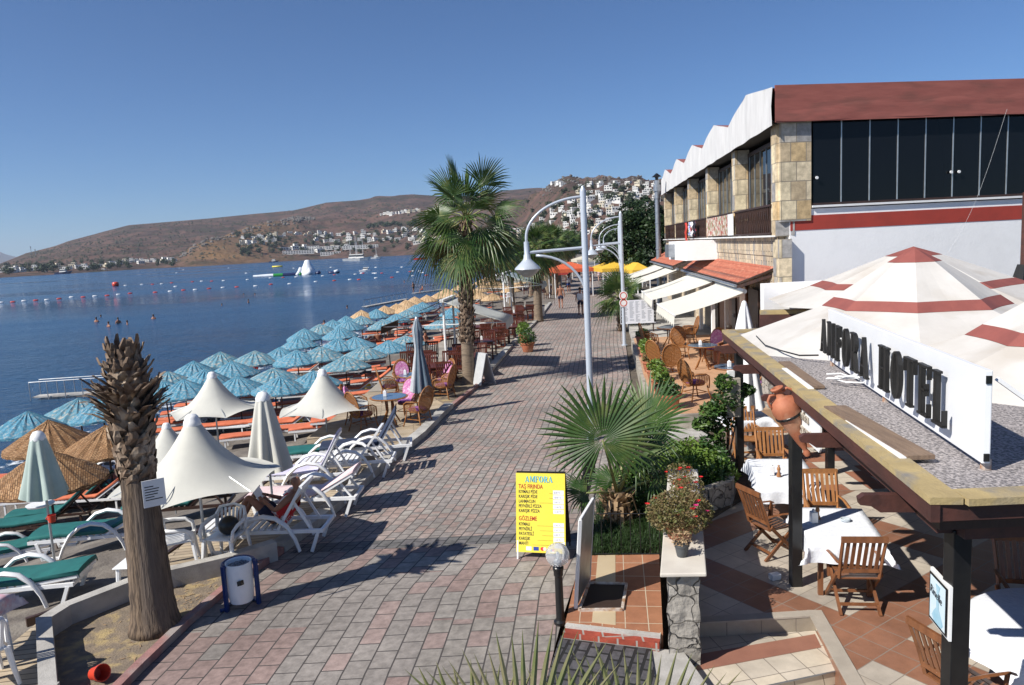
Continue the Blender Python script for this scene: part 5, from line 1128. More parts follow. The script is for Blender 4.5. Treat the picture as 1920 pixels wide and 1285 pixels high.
# ================================================================ MENU BOARD
yel=pm('yellow_board',(.80,.66,.07),(.76,.62,.06),sc=2,rough=.4);cyan=pm('cyan_lettering',(.10,.50,.70),rough=.5);priced=pm('price_ticket',(.82,.82,.84),rough=.5)
yb=thing('menu_board','yellow sandwich board with a printed pide and gozleme menu on the promenade','sign board',(.33,10.78,0),math.radians(-13))
A0=Vector((0,-.27,.10));tilt=math.atan2(.24,1.18);Yv=Vector((0,math.sin(tilt),math.cos(tilt)));Xv=Vector((1,0,0));Nv=Vector((0,-math.cos(tilt),math.sin(tilt)))
MT=Matrix((Xv,Yv,Nv)).transposed().to_4x4();Wb,Hb=.74,1.16
def onb(x,y,k=.012): q=A0+Xv*(x-Wb/2)+Yv*y+Nv*k;M=MT.copy();M.translation=q;return M
mb=MB();mb.box((0,0,0),(Wb,Hb,.02),rot=MT.to_3x3());mb.v=[tuple(Vector(v)+A0+Yv*Hb/2) for v in mb.v];mb.build('front_panel',yel,yb)
mb=MB();bt=Matrix.Rotation(-tilt*2,3,'X');mb.box((0,0,0),(Wb,1.2,.02),rot=Matrix((Xv,Vector((0,-math.sin(tilt),math.cos(tilt))),Vector((0,-math.cos(tilt),-math.sin(tilt))))).transposed());mb.v=[tuple(Vector(v)+Vector((0,.13,.66))) for v in mb.v];mb.build('back_panel',MC['dark_interior'],yb)
for x in(-Wb/2+.02,Wb/2-.02):
    mb=MB();mb.bar((x,-.295,0),(x,-.03,1.2),.022,.02);mb.build('leg',white,yb);mb=MB();mb.bar((x,.27,0),(x,.02,1.2),.022,.02);mb.build('leg',black,yb)
x=.14
for ch,w in zip('AMFORA',(.92,.98,.78,.86,.90,.88)):
    M=onb(x,1.03);glyph('letter',ch,cyan,yb,M.translation,Xv,Yv,Nv,.085,.004,.88);x+=w*.085*.88+.004
def line(s_,y,sz,m_,off,nm='menu_line'): text(nm,s_,sz,m_,yb,onb(.04,y),.001,off*.3,sx=.70)
line('TAŞ FIRINDA',.935,.088,redink,.0035,'heading');line('GÖZLEME',.465,.088,redink,.0035,'heading')
rows=[('KIYMALI PİDE',.865),('KARIŞIK PİDE',.795),('LAHMACUN',.725),('PEYNİRLİ PİZZA',.655),('KARIŞIK PİZZA',.585),('KIYMALI',.39),('PEYNİRLİ',.32),('PATATESLİ',.25),('KARIŞIK',.18),('MANTI',.11)]
for s2,y in rows:
    line(s2,y,.066,ink,.0022)
    mb=MB();M=onb(0,y);L0=.06+.037*len(s2)
    mb.add([M.translation+Xv*a+Yv*b for a,b in((L0,0),(.56,0),(.56,.003),(L0,.003))],[(0,1,2,3)]);mb.build('dotted_rule',ink,yb)
    mb=MB();M=onb(0,y,.0125);mb.add([M.translation+Xv*a+Yv*b for a,b in((.56,-.012),(.72,-.012),(.72,.05),(.56,.05))],[(0,1,2,3)]);mb.build('price_ticket',priced,yb)
    text('price',{'KIYMALI PİDE':'8.00 TL','KARIŞIK PİDE':'10.00 TL','LAHMACUN':'3.00 TL','PEYNİRLİ PİZZA':'10.00 TL','KARIŞIK PİZZA':'12.00 TL'}.get(s2,'6.00 TL' if s2!='MANTI' else '10.00 TL'),.038,pm('grey_ink',(.35,.35,.4)),yb,onb(.575,y+.002,.0135),.0005,0,sx=.8)
for k,(c1,c2) in enumerate((((.8,.8,.85),(.1,.15,.5)),((.02,.05,.3),(.02,.05,.3)),((.6,.03,.03),(.8,.6,.5)),((.1,.3,.6),(.6,.03,.03)))):
    x=.15+.11*k;M=onb(x,.03)
    if k<2: mb=MB();mb.add([M.translation+Xv*a+Yv*b for a,b in((0,0),(.08,0),(.08,.055),(0,.055))],[(0,1,2,3)]);mb.build('card_mark',pm('mark%d'%k,c1,c1),yb)
    else:
        for q,cc in((0,c1),(.035,c2)):
            mb=MB();mb.add([M.translation+Xv*(.025+q+.028*math.cos(a*.52))+Yv*(.028+.028*math.sin(a*.52))+Nv*.001*(q>0) for a in range(12)],[tuple(range(12))]);mb.build('card_mark',pm('mark%d%d'%(k,q>0),cc,cc),yb)
# empty folding frame board on the platform (seen edge on) 
eb=thing('folded_sign_frame','white framed sandwich board seen edge on above a dark mat on the platform','sign board',(0,0,0))
a0=PY(1084,1130,8.75);a1=PY(1113,944,9.35)
def quadbar(a,b,w,h,m_,n,p=None): mb=MB();mb.bar(a,b,w,h);return mb.build(n,m_,p)
b0=Vector((.62,8.72,.13));b1=Vector((.86,9.45,.13));tt=Vector((.10,.02,1.12))
mb=MB();mb.bar(b0,b0+tt,.03,.04);mb.bar(b1,b1+tt,.03,.04);mb.bar(b0+tt,b1+tt,.03,.04);mb.bar(b0+Vector((0,0,.05)),b1+Vector((0,0,.05)),.03,.04);mb.build('frame',white,eb)
mb=MB();mb.add([b0+Vector((.02,0,.03)),b1+Vector((.02,0,.03)),b1+tt+Vector((.02,0,0)),b0+tt+Vector((.02,0,0))],[(0,1,2,3)]);o=mb.build('panel',galv,eb);o.modifiers.new('s','SOLIDIFY').thickness=.012
fr=[Vector((.66,8.66,.135)),Vector((1.18,8.62,.135)),Vector((1.34,9.3,.135)),Vector((.86,9.38,.135))]
mb=MB()
for i in range(4): mb.bar(fr[i],fr[(i+1)%4],.035,.03)
mb.build('floor_frame',pm('rusty_white_steel',(.62,.6,.56),(.3,.16,.08),sc=9,rough=.6),eb)
mb=MB();mb.add([v+Vector((0,0,-.006)) for v in fr],[(0,1,2,3)]);mb.build('mat',pm('dark_brown_mat',(.035,.018,.012),rough=.7),eb)
# fence
fe=thing('iron_fence','thin black iron fence round the bed with the garden palm','fence',(.86,10.35,0))
mb=MB()
fpts=[(1.45,14.2),(.98,11.6),(.88,10.36),(1.97,10.22)]
for i in range(3):
    a=Vector((*fpts[i],0))-Vector((.86,10.35,0));b=Vector((*fpts[i+1],0))-Vector((.86,10.35,0))
    mb.tube([a+Vector((0,0,.72)),b+Vector((0,0,.72))],.008,5);mb.tube([a+Vector((0,0,.12)),b+Vector((0,0,.12))],.008,5);n=int((b-a).length/.13)
    for k in range(n+1): q=a.lerp(b,k/n);mb.tube([q,q+Vector((0,0,.78))],.006,4)
mb.build('railing',black,fe)
mb=MB();q=Vector((1.45-.86,14.2-10.35,0));mb.tube([q,q+Vector((0,0,.9))],.06,10);mb.build('end_post',black,fe)
# back of a board near garden palm
# ================================================================ FOLIAGE
leafg=pm('leaf_green',(.045,.11,.02),(.02,.055,.012),sc=4,rough=.5,trans=.25,c3=(.10,.17,.03),s3=3)
leafy=pm('yellow_green_leaf',(.17,.26,.04),(.09,.17,.025),sc=5,rough=.5,trans=.25)
leafd=pm('dark_tree_leaf',(.022,.05,.014),(.011,.028,.008),sc=.8,rough=.55,trans=.15,c3=(.04,.075,.018),s3=.5)
leafr=pm('olive_red_leaf',(.20,.17,.06),(.14,.085,.04),sc=12,rough=.6,trans=.2,c3=(.11,.15,.04),s3=9)
def leaves(mb,c,rad,n,sz,rnd,shell=.5,zmin=-1e9):
    c=Vector(c)
    for i in range(n):
        while 1:
            v=Vector((rnd.uniform(-1,1),rnd.uniform(-1,1),rnd.uniform(-1,1)))
            if shell<v.length<1: break
        p=c+Vector((v.x*rad[0],v.y*rad[1],v.z*rad[2]))
        if p.z<zmin: continue
        a=Vector((rnd.uniform(-1,1),rnd.uniform(-1,1),rnd.uniform(-.5,.8))).normalized();b=a.cross(Vector((rnd.uniform(-1,1),rnd.uniform(-1,1),rnd.uniform(-1,1)))).normalized()
        s=sz*rnd.uniform(.6,1.4);mb.add([p-a*s,p+b*s*.45,p+a*s,p-b*s*.45],[(0,1,2,3)])
def bush(name,label,cat,loc,blobs,n,sz,m_,seed,stem=None,grp=None):
    t=thing(name,label,cat,loc,0,grp);rnd=random.Random(seed);mb=MB()
    for c,r in blobs: leaves(mb,c,r,n,sz,rnd,.3,.0)
    mb.build('leaves',m_,t,uv=False);mb=MB()
    for c,r in blobs: mb.tube([(0,0,0),Vector(c)*.5+Vector((.03,0,0)),c],[.02,.014,.006],5)
    mb.build('stems',stem or darkwood,t);return t
# hedge bed, right of the palm
rnd=random.Random(5)
hb=P(1330,870,.35)
bush('leafy_shrub','low bright yellow green shrub filling the planter beside the terrace','shrub',(3.1,13.2,.1),[((-.3+.28*i,-.6+.35*j+.05*i,.32+.06*((i*j)%3)),(.25,.28,.22)) for i in range(4) for j in range(5)],330,.045,leafy,5)
bush('leafy_shrub','darker green shrub trailing over the planter wall','shrub',(3.45,12.7,.1),[((-.5,-.35,.3),(.3,.25,.2)),((-.1,-.2,.3),(.3,.25,.22)),((.2,.2,.32),(.22,.3,.25)),((.3,.8,.35),(.2,.35,.25))],700,.04,leafg,6)
bush('flowering_bush','tall open bush with small dark leaves beside the far terrace post','bush',(4.0,13.9,.2),[((-.25,0,.5),(.25,.3,.3)),((-.1,.1,.9),(.3,.3,.3)),((.05,0,1.3),(.32,.3,.28)),((-.3,-.1,1.15),(.25,.25,.15)),((.3,.1,1.45),(.3,.2,.14)),((-.45,0,.85),(.2,.2,.14)),((.0,0,1.65),(.2,.2,.16))],420,.05,leafg,7)
bush('leafy_shrub','green shrub under the big round palm leaf inside the iron fence','shrub',(2.0,11.8,.05),[((-.2,0,.4),(.35,.4,.35)),((.1,.5,.5),(.35,.4,.35))],700,.05,leafg,8)
# grass in the fenced bed
gm=pm('grass_blades',(.04,.085,.02),(.025,.05,.013),sc=6,rough=.6,trans=.3)
mb=MB();rnd=random.Random(9)
for i in range(3800):
    y=rnd.uniform(10.3,13.);x=rnd.uniform(.92+(y-10.3)*.2,2.0+(y-10.3)*.25);a=rnd.uniform(0,6.28);l=rnd.uniform(.1,.3);w=.006
    p=Vector((x,y,.05));d=Vector((math.cos(a),math.sin(a),0));s=Vector((-d.y,d.x,0))*w
    mb.add([p-s,p+s,p+d*l*.3+Vector((0,0,l*.7))+s*.7,p+d*l*.3+Vector((0,0,l*.7))-s*.7,p+d*l*.8+Vector((0,0,l*.75))],[(0,1,2,3),(3,2,4)])
tag(mb.build('grass',gm,uv=False),'long green grass growing inside the iron fence around the palm',kind='stuff')
# pots
def flowerpot(name,label,loc,r=.2,h=.3,m_=terra,leaf=leafr,n=500,sz=.03,spread=1.5,fl=None,grp='potted plants along the cafe edge',seed=0,hh=.3):
    t=thing(name,label,'potted plant',loc,0,grp);mb=MB();mb.lathe([(0,.02),(r*.65,0),(r*.72,.02),(r*.95,h*.82),(r*1.05,h*.82),(r*1.08,h),(r*.95,h),(r*.9,h*.85),(0,h*.85)],20);mb.build('pot',m_,t,smooth=True,auto=35)
    mb=MB();rnd=random.Random(seed);leaves(mb,(0,0,h+hh*.45),(r*spread,r*spread,hh),n,sz,rnd,.2,h*.5);mb.build('leaves',leaf,t,uv=False)
    if fl:
        for i in range(16 if n>2000 else 7):
            a=rnd.uniform(0,6.28);z=h+hh*rnd.uniform(.3,1.25);q=r*spread*rnd.uniform(.5,.95);mb=MB();c=Vector((q*math.cos(a),q*math.sin(a),z))
            for k in range(7): b=k*.9;mb.add([c,c+Vector((.032*math.cos(b),.032*math.sin(b),.015)),c+Vector((.032*math.cos(b+.8),.032*math.sin(b+.8),.015))],[(0,1,2)])
            mb.build('flower',fl[i%len(fl)],t)
    return t
fpur=pm('magenta_petal',(.55,.02,.16),rough=.6);fred=pm('red_petal',(.6,.02,.02),rough=.6)
pw=.967
flowerpot('flower_pot','wide terracotta pot of red and pink flowering succulents on the marble cap',(1.93,8.75,pw),.2,.2,terra,leafr,6500,.02,2.05,[fred,fpur],'pots on the marble cap',1,.26)
t=flowerpot('flower_pot','small dark grey pot with withered sprigs in front of the flowering pot',(1.83,8.2,pw),.085,.15,pm('grey_pot',(.07,.075,.08),rough=.5),straw,160,.02,1.4,None,'pots on the marble cap',2,.12)
flowerpot('flower_pot','terracotta pot with sparse reddish sprigs, middle of the marble cap',(2.3,9.9,pw),.11,.13,terra,leafr,900,.02,2.2,[fred],'pots on the marble cap',3,.2)
flowerpot('flower_pot','terracotta pot with sparse sprigs behind the others on the marble cap',(2.35,10.5,pw),.11,.13,terra,leafr,700,.02,2.0,[fred],'pots on the marble cap',4,.2)
ys=[29.3,26.2,24.9,23.2,21.6,20.2,19.1,18.0]
cl=['dark spiky plant in the farthest terracotta pot below the white menu sheet','terracotta pot with pale green leaves, second from the far end of the cafe edge','terracotta pot with yellow green succulent, third from the far end of the cafe edge','large terracotta pot with thin red stems on the cafe edge','terracotta pot with yellow bushy succulent on the cafe edge','terracotta pot with yellow leaves half behind the palm leaf','terracotta pot behind the right fan of the garden palm','long terracotta pot with green herbs nearest the camera on the cafe edge']
for i,y in enumerate(ys):
    flowerpot('terracotta_pot',cl[i],(cx_(y)+.28,y,.45),.27 if i!=3 else .3,.36,terra,[frond,leafy,leafy,leafr,leafy,leafy,leafy,leafg][i],380,.05,1.,None,seed=20+i,hh=.22)
for (px,py,s,lf,lab) in ((990,660,.3,leafg,'large dark pot of green foliage standing on the promenade by the left kerb'),(983,650,.24,leafy,'terracotta pot with yellow green leaves beside the larger foliage pot')):
    p=P(px,py);flowerpot('flower_pot',lab,p,s,.42 if s>.28 else .6,terra,lf,700,.05,1.4,None,'pots by the left kerb',int(px),.4)
# ================================================================ PERGOLA ROOF, SIGN, TENTS
pedge=pm('weathered_yellow_coping',(.42,.32,.15),(.33,.25,.12),sc=4,rough=.85,bump=.3,bs=40,c3=(.22,.20,.17),s3=3)
redwood=pm('dark_red_wood',(.085,.03,.022),(.05,.02,.016),sc=6,st=(1,.3,1),rough=.6,bump=.2)
pg=thing('pergola','flat gravel topped terrace pergola on black posts with a yellowish coping','pergola',(2.95,5.05,0))
O=Vector((-2.95,-5.05,0));A_=Vector((2.78,4.86,0));B_=Vector((4.12,14.5,0));E1=Vector((16,4.6,0));E2=Vector((16,14.2,0));dv=(B_-A_).normalized();nv=Vector((dv.y,-dv.x,0))
def pb(name,mb,m_,**k): o=mb.build(name,m_,pg,**k);o.location=O;return o
mb=MB();mb.prism([tuple((A_+nv*.12+dv*.12)[:2]),tuple((B_+nv*.12-dv*.12)[:2]),(15.9,14.1),(15.9,4.75)],2.6,2.715);pb('gravel_bed',mb,gravelm)
mb=MB();mb.bar(A_+nv*.1+Vector((0,0,2.745)),B_+nv*.1+Vector((0,0,2.745)),.21,.05)
mb.bar(A_+dv*.1+nv*.208+Vector((0,-.03,2.7455)),E1+Vector((0,.1,2.7455)),.21,.05);mb.bar(B_-dv*.1+nv*.208+Vector((0,0,2.744)),E2+Vector((0,-.1,2.744)),.2,.05);pb('coping',mb,pedge)
mb=MB();mb.bar(A_+nv*.03+Vector((0,0,2.655)),B_+nv*.03+Vector((0,0,2.655)),.06,.12);mb.bar(A_+dv*.04+Vector((0,0,2.655)),E1+Vector((0,.05,2.655)),.06,.12);pb('fascia_beam',mb,redwood)
mb=MB();mb.bar(A_+nv*.25+dv*.36+Vector((0,0,2.44)),B_+nv*.25+Vector((0,0,2.44)),.12,.13);mb.bar(A_+nv*.32+dv*.3+Vector((0,0,2.44)),E1+Vector((0,.3,2.44)),.12,.13);pb('tie_beam',mb,redwood)
mb=MB();mb.prism([tuple((A_+nv*.1+dv*.1)[:2]),tuple((B_+nv*.1-dv*.1)[:2]),(15.8,14.1),(15.8,4.8)],2.5,2.58);pb('ceiling_boards',mb,darkwood)
for q in (.75,2.6,4.6,6.9,9.1):
    c=A_+dv*q+Vector((0,0,2.46));mb=MB();mb.M=Matrix.Translation(c)@Matrix.Rotation(math.atan2(nv.y,nv.x),4,'Z');mb.vprism([(-.24,.05),(-.23,0),(-.15,-.01),(-.08,-.06),(.3,-.06),(.3,.08),(-.2,.08)],-.035,.035);pb('joist_end',mb,redwood)
for (x,y) in ((3.19,5.22),(3.56,9.3),(4.27,13.95),(5.9,13.7),(9.,5.2),(9.4,13.6)):
    mb=MB();mb.box((x,y,1.2),(.135,.135,2.4));bevel(pb('post',mb,black),.008)
# tents
tentw=pm('tent_canvas',(.57,.545,.51),(.50,.475,.44),sc=1.6,rough=.75,bump=.25,bs=5,c3=(.46,.42,.37),s3=1.1);tentr=pm('tent_red_band',(.26,.075,.06),(.21,.06,.05),sc=3,rough=.8)
def tent(label,c,s,zb,hh,ph,pr=((0,1),(.135,.85),(.41,.48),(.475,.385),(1.0,.0))):
    t=thing('peaked_tent',label,'tent',c,0,'white peaked tents behind the hotel sign');n=8
    nm=[('peak',tentr),('upper_skin',tentw),('band',tentr),('lower_skin',tentw)]
    for k in range(4):
        mb=MB();rows=[]
        for q in range(5):
            u=q/4;r=pr[k][0]+(pr[k+1][0]-pr[k][0])*u;z=pr[k][1]+(pr[k+1][1]-pr[k][1])*u;row=[]
            for j in range(n*4+1):
                a=2*math.pi*j/(n*4)+ph;v=(j%4)/4;f=1-.078*4*v*(1-v)-(.03*4*v*(1-v)*math.sin(math.pi*z))
                row.append((r*s*f*math.cos(a),r*s*f*math.sin(a),zb+hh*z+(.0035 if k in(0,2) else 0)))
            rows.append(row)
        mb.grid(rows[::-1]);mb.build(nm[k][0],nm[k][1],t)
    return t
def azat(px,py,y): p=PY(px,py,y);return p
c1=azat(1714,500,12.4);tent('front white peaked tent with red brown cap and band, just behind the hotel sign',(c1.x,c1.y,0),2.98,2.70,1.54,.33)
c2=azat(1712,500,17.4);tent('rear white peaked tent close to the striped wall',(c2.x,c2.y,0),3.3,2.92,1.2,.2,((0,1),(.18,.83),(.6,.37),(.69,.27),(1,0)))
c3=azat(2010,560,8.9);tent('right hand white peaked tent cut off by the right edge of the view',(c3.x+.38,c3.y,0),2.98,2.60,1.45,.25)
# second little roof behind
r2=thing('side_pergola','short brown beam roof on a rough stone pier behind the main pergola','pergola',(6.2,17.6,0))
mb=MB();mb.bar((-.3,0,2.75),(5.5,-1.8,2.75),.3,.09);mb.build('coping',pedge,r2);mb=MB();mb.bar((-.35,-.12,2.55),(5.5,-1.95,2.55),.1,.3);mb.build('fascia_beam',redwood,r2)
mb=MB();mb.box((0.1,.1,1.3),(.5,.5,2.6));mb.build('pier',rubble,r2)
# hotel sign
SA_=Vector((4.43,10.44,2.80));SB_=Vector((3.52,5.49,2.80));sx_=(SB_-SA_).normalized();sn=Vector((sx_.y,-sx_.x,0));
if sn.x>0: sn=-sn
hs=thing('hotel_sign','long white sign box with black raised letters on the gravel roof','sign',(4,8,2.8))
def hb_(n,mb,m_,**k): o=mb.build(n,m_,hs,**k);o.location=(-4,-8,-2.8);return o
mid=(SA_+SB_)/2+Vector((0,0,.34))
mb=MB();mb.bar(SA_+Vector((0,0,.34))-sn*.06,SB_+Vector((0,0,.34))-sn*.03,.06,.72);bx_=hb_('box',mb,pm('sign_white',(.80,.81,.83),(.76,.77,.79),sc=2,rough=.35));bevel(bx_,.008)
mb=MB();mb.bar(SB_+sx_*.0-sn*.03+Vector((0,0,.63)),SB_+sx_*.012-sn*.03+Vector((0,0,.63)),.04,.06);hb_('end_hole',mb,black);mb=MB();mb.bar(SB_+sx_*.0-sn*.03+Vector((0,0,.03)),SB_+sx_*.012-sn*.03+Vector((0,0,.03)),.04,.06);hb_('end_hole',mb,black)
for q in (0.03,.5,.985):
    p=SA_.lerp(SB_,q)-sn*.06;mb=MB();mb.bar(p+Vector((0,0,-.1)),p+Vector((0,0,.0)),.06,.05,up=(1,0,0));hb_('foot',mb,pm('rusty_steel',(.3,.13,.05),(.5,.45,.4),sc=12,rough=.8))
    mb=MB();mb.bar(p-sn*.06+Vector((0,0,.62)),p-sn*.9+Vector((0,0,-.05)),.045,.03);hb_('brace',mb,plastic)
ltm=pm('black_letter_face',(.006,.006,.006),(.012,.011,.01),sc=6,rough=.5)
u=.06
for ch,w in zip('AMFORA HOTEL',(.90,1.0,.80,.88,.90,.90,.72,.95,.88,.86,.80,.80)):
    if ch!=' ':
        o=glyph('letter',ch,ltm,hs,SA_+sx_*u+Vector((0,0,.12))+sn*.05,sx_,Vector((0,0,1)),sn,.46,.04,.71);o.location=(-4,-8,-2.8)
    u+=w*.46*.95
# rooftop clutter
def roofthing(n,l,c,mb,m_): t=mb.build(n,m_);return tag(t,l,c)
mb=MB();mb.bar((3.42,7.95,2.77),(3.3,6.1,2.77),.22,.035);roofthing('plank','brown plank lying on the gravel in front of the hotel sign near the roof corner','plank',mb,pm('roof_plank',(.22,.15,.10),(.15,.10,.07),sc=5,st=(4,.6,1),rough=.9,bump=.3)).location=(-.1,-.35,0)
mb=MB();mb.bar((3.9,10.6,2.745),(3.62,8.75,2.745),.16,.03);roofthing('plank','shorter brown plank lying behind the first on the gravel roof','plank',mb,MC['roof_plank'])
mb=MB();mb.bar((3.66,9.95,2.76),(3.46,8.55,2.76),.06,.045);roofthing('lamp_trough','white fluorescent lamp trough lying on the far part of the roof edge','lamp trough',mb,white)
mb=MB();mb.bar((3.26,7.6,2.76),(3.06,5.75,2.76),.05,.04);roofthing('lamp_trough','white fluorescent lamp trough lying beside the long plank nearest the roof corner','lamp trough',mb,white)
mb=MB();mb.tube([(4.55,14.0,2.80),(4.3,13,2.81),(4.1,12,2.8),(4.1,11.3,2.81),(4.2,10.8,2.8),(4.35,10.5,2.84)],.012,5);roofthing('cable','thin black cable wandering across the gravel to the sign','cable',mb,black)
mb=MB();mb.tube([(3.9+.12*math.sin(i*1.1)+.01*i,9.0+.16*math.cos(i*1.3)-.02*i,2.82+.03*math.sin(i)) for i in range(16)],.01,5);roofthing('cable','white looped cable beside the lamp trough on the gravel','cable',mb,white)
# amphora
am=thing('amphora','large terracotta amphora strapped at a slant to the second terrace post','amphora',PY(1484,788,8.8))
tiltM=Matrix.Rotation(math.radians(24),4,'Y').inverted()
mb=MB();mb.M=tiltM;mb.lathe([(0,-.50),(.035,-.49),(.045,-.45),(.03,-.42),(.028,-.40),(.06,-.30),(.10,-.12),(.14,.02),(.17,.14),(.165,.22),(.13,.28),(.075,.31),(.052,.33),(.05,.40),(.075,.42),(.078,.44),(.05,.45),(.04,.42)],24);mb.build('jar',terra,am,smooth=True,auto=50)
for s in(-1,1):
    mb=MB();mb.M=tiltM;mb.tube([(s*.05,0,.37),(s*.11,0,.39),(s*.16,0,.34),(s*.16,0,.27),(s*.14,0,.2)],.02,7,flat=.8);mb.build('handle',terra,am,smooth=True)
mb=MB();mb.M=tiltM;mb.lathe([(.158,.055),(.165,.06),(.165,.085),(.16,.09)],24);mb.build('strap',black,am)
# hanging restaurant sign
rs=thing('restaurant_sign','white board with raised script letters hanging under the pergola beam','sign',(0,0,0))
a=PY(1506,748,9.6)+dv*0;p0=Vector((3.72,9.75,2.42));p1=p0-dv*1.0
p0=Vector((3.47,9.05,0));p1=Vector((3.335,7.95,0))
mb=MB();w=(p1-p0);mb.add([p0+Vector((0,0,2.59)),p0+w*.3+Vector((0,0,2.59)),p0+w*.6+Vector((0,0,2.56)),p0+w+Vector((0,0,2.52)),p1+Vector((0,0,2.22)),p1-w*.04+Vector((0,0,2.17)),p0+Vector((0,0,2.17))],[tuple(range(7))]);o=mb.build('board',white,rs);o.modifiers.new('s','SOLIDIFY').thickness=.02
wx=w.normalized();wn=Vector((wx.y,-wx.x,0));wn=-wn if wn.x>0 else wn
tw_=pm('twig_lettering',(.55,.50,.42),(.12,.08,.05),sc=25,rough=.7)
for body,zz_,sz,q in (('Amfora',2.42,.15,.3),('Restaurant',2.24,.2,.06)):
    M=Matrix((wx,Vector((0,0,1)),wn)).transposed().to_4x4();M.translation=p0+wx*q+Vector((0,0,zz_-.02))+wn*.035;text('lettering',body,sz,tw_,rs,M,.006,.004,sx=.85)
# glass framed poster on the near post
po=thing('framed_poster','narrow framed poster with a pale blue carafe and script fixed to the corner post','poster',(0,0,0))
pA=PY(1750,1060,5.5);pA.z=0;pB_=PY(1790,1093,5.12);pB_.z=0;px_=(pB_-pA).normalized();pn=Vector((px_.y,-px_.x,0));pn=-pn if pn.x>0 else pn
za,zb_=1.36,2.02
c0=PY(1752,1110,5.6)
dzp=c0.z-1.7
def pq(u,v,k=0): return pA+px_*u+Vector((0,0,v))+pn*(.02+k)
zt_=PY(1752,1062,5.5).z;zb_=PY(1750,1158,5.5).z
mb=MB();mb.add([pq(0,zb_),pq(.36,zb_),pq(.36,zt_),pq(0,zt_)],[(0,1,2,3)]);o=mb.build('back',white,po);o.modifiers.new('s','SOLIDIFY').thickness=.02
mb=MB();mb.add([pq(.02,zb_+.02,.012),pq(.34,zb_+.02,.012),pq(.34,zt_-.02,.012),pq(.02,zt_-.02,.012)],[(0,1,2,3)]);mb.build('border',black,po)
mb=MB();mb.add([pq(.04,zb_+.04,.014),pq(.32,zb_+.04,.014),pq(.32,zt_-.04,.014),pq(.04,zt_-.04,.014)],[(0,1,2,3)]);mb.build('print',pm('poster_paper',(.72,.80,.84),(.62,.76,.83),sc=5,rough=.3),po)
hh_=zt_-zb_
mb=MB();mb.add([pq(.11+x*.12,zb_+y*hh_,.016) for x,y in((.1,.10),(1.2,.10),(1.5,.18),(1.2,.3),(.85,.4),(.8,.72),(1.0,.84),(.3,.84),(.45,.72),(.45,.4),(.1,.3),(-.2,.18))],[tuple(range(12))]);mb.build('carafe',pm('pale_blue_ink',(.28,.52,.64),(.42,.62,.72),sc=8,rough=.3),po)
M=Matrix((px_,Vector((0,0,1)),pn)).transposed().to_4x4()@Matrix.Rotation(-.12,4,'Z');M.translation=pq(.05,zb_+.60*hh_,.019);text('lettering','Rinelle',.09,ink,po,M,.0004,0,sx=.9)
# ================================================================ TERRACE FURNITURE
dt=wood_table(oldteak,.72,1.35);
dt2=wood_table(oldteak,.72,1.1);R10=math.radians(-10)
put(dt,0,(4.28,11.72,0),R10,'dark wooden table under the farther white cloth on the terrace','terrace tables');put(dt2,0,(4.15,9.42,0),math.radians(-12),'dark wooden table under the nearer white cloth by the black post','terrace tables')
for (w,l,x,y,rz,sd2,lab) in ((.86,1.5,4.28,11.72,R10,1,'white cloth on the farther rectangular terrace table'),(.86,1.22,4.15,9.42,math.radians(-12),4,'white cloth on the nearer rectangular terrace table by the black post')):
    o=cloth_top(w,l,.75,.27,sd2).build('tablecloth',tcloth,smooth=True);o.location=(x,y,0);o.rotation_euler=(0,0,rz);tag(o,lab,'tablecloth',group='white terrace tablecloths')
# round table at right
rtb=thing('round_table','round table under a patterned white cloth at the right edge','table',(5.15,6.65,0));mb=MB();mb.lathe([(0,.72),(.8,.72),(.8,.75),(0,.75)],28);mb.build('tabletop',oldteak,rtb);mb=MB();mb.tube([(0,0,0),(0,0,.72)],.07,10);mb.build('pedestal',oldteak,rtb)
mb=MB();rows=[]
for r,z,f in ((.0,.76,0),(.4,.76,0),(.8,.76,0),(.83,.74,.01),(.86,.6,.03),(.88,.45,.05)): rows.append([(r*(1+f*math.sin(a*9))*math.cos(a),r*(1+f*math.sin(a*9))*math.sin(a),z) for a in [2*math.pi*i/72 for i in range(73)]])
mb.grid(rows[::-1]);o=mb.build('tablecloth',tcloth,smooth=True);o.location=(5.15,6.65,0);tag(o,'round white patterned cloth hanging over the table at the right edge','tablecloth')
tc_=slat_chair(teak);sc2=slat_chair(oldteak)
CH=[(tc_,4.62,13.1,math.radians(172),'light teak folding chair at the far end of the farther white table'),(tc_,4.46,10.5,math.radians(170),'light teak folding chair between the two white tables, facing the camera'),
(sc2,3.62,10.35,math.radians(-70),'dark folding chair seen from the side left of the black post'),(sc2,4.05,8.72,math.radians(-8),'dark slatted folding chair with its back to the camera at the nearer white table'),(sc2,3.98,6.35,math.radians(-75),'dark folding chair seen edge on beside the framed poster'),(sc2,5.55,7.75,math.radians(165),'dark folding chair in shade behind the round table at the right edge'),(sc2,4.65,5.75,math.radians(-20),'dark folding chair with pale seat in the bottom right corner'),(tc_,4.7,14.9,math.radians(175),'teak chair at the cloth covered table under the folded white umbrella')]
U={}
for pr,x,y,rz,lab in CH: put(pr,U.get(pr.name),(x,y,0),rz,lab,'slatted folding chairs on the terrace');U[pr.name]=1
def napkin(label,p): 
    t=thing('napkin_holder',label,'napkin holder',p,0,'white napkin holders');mb=MB();mb.box((0,0,.075),(.09,.09,.15),taper=.95);bevel(mb.build('holder',plastic,t),.008);mb=MB();mb.box((0,0,.165),(.03,.07,.03),taper=.6);mb.build('napkins',white,t);return t
napkin('white napkin holder on the farther terrace table',(4.03,11.55,.765));napkin('white napkin holder on the nearer terrace table beside the post',(3.88,9.5,.765))
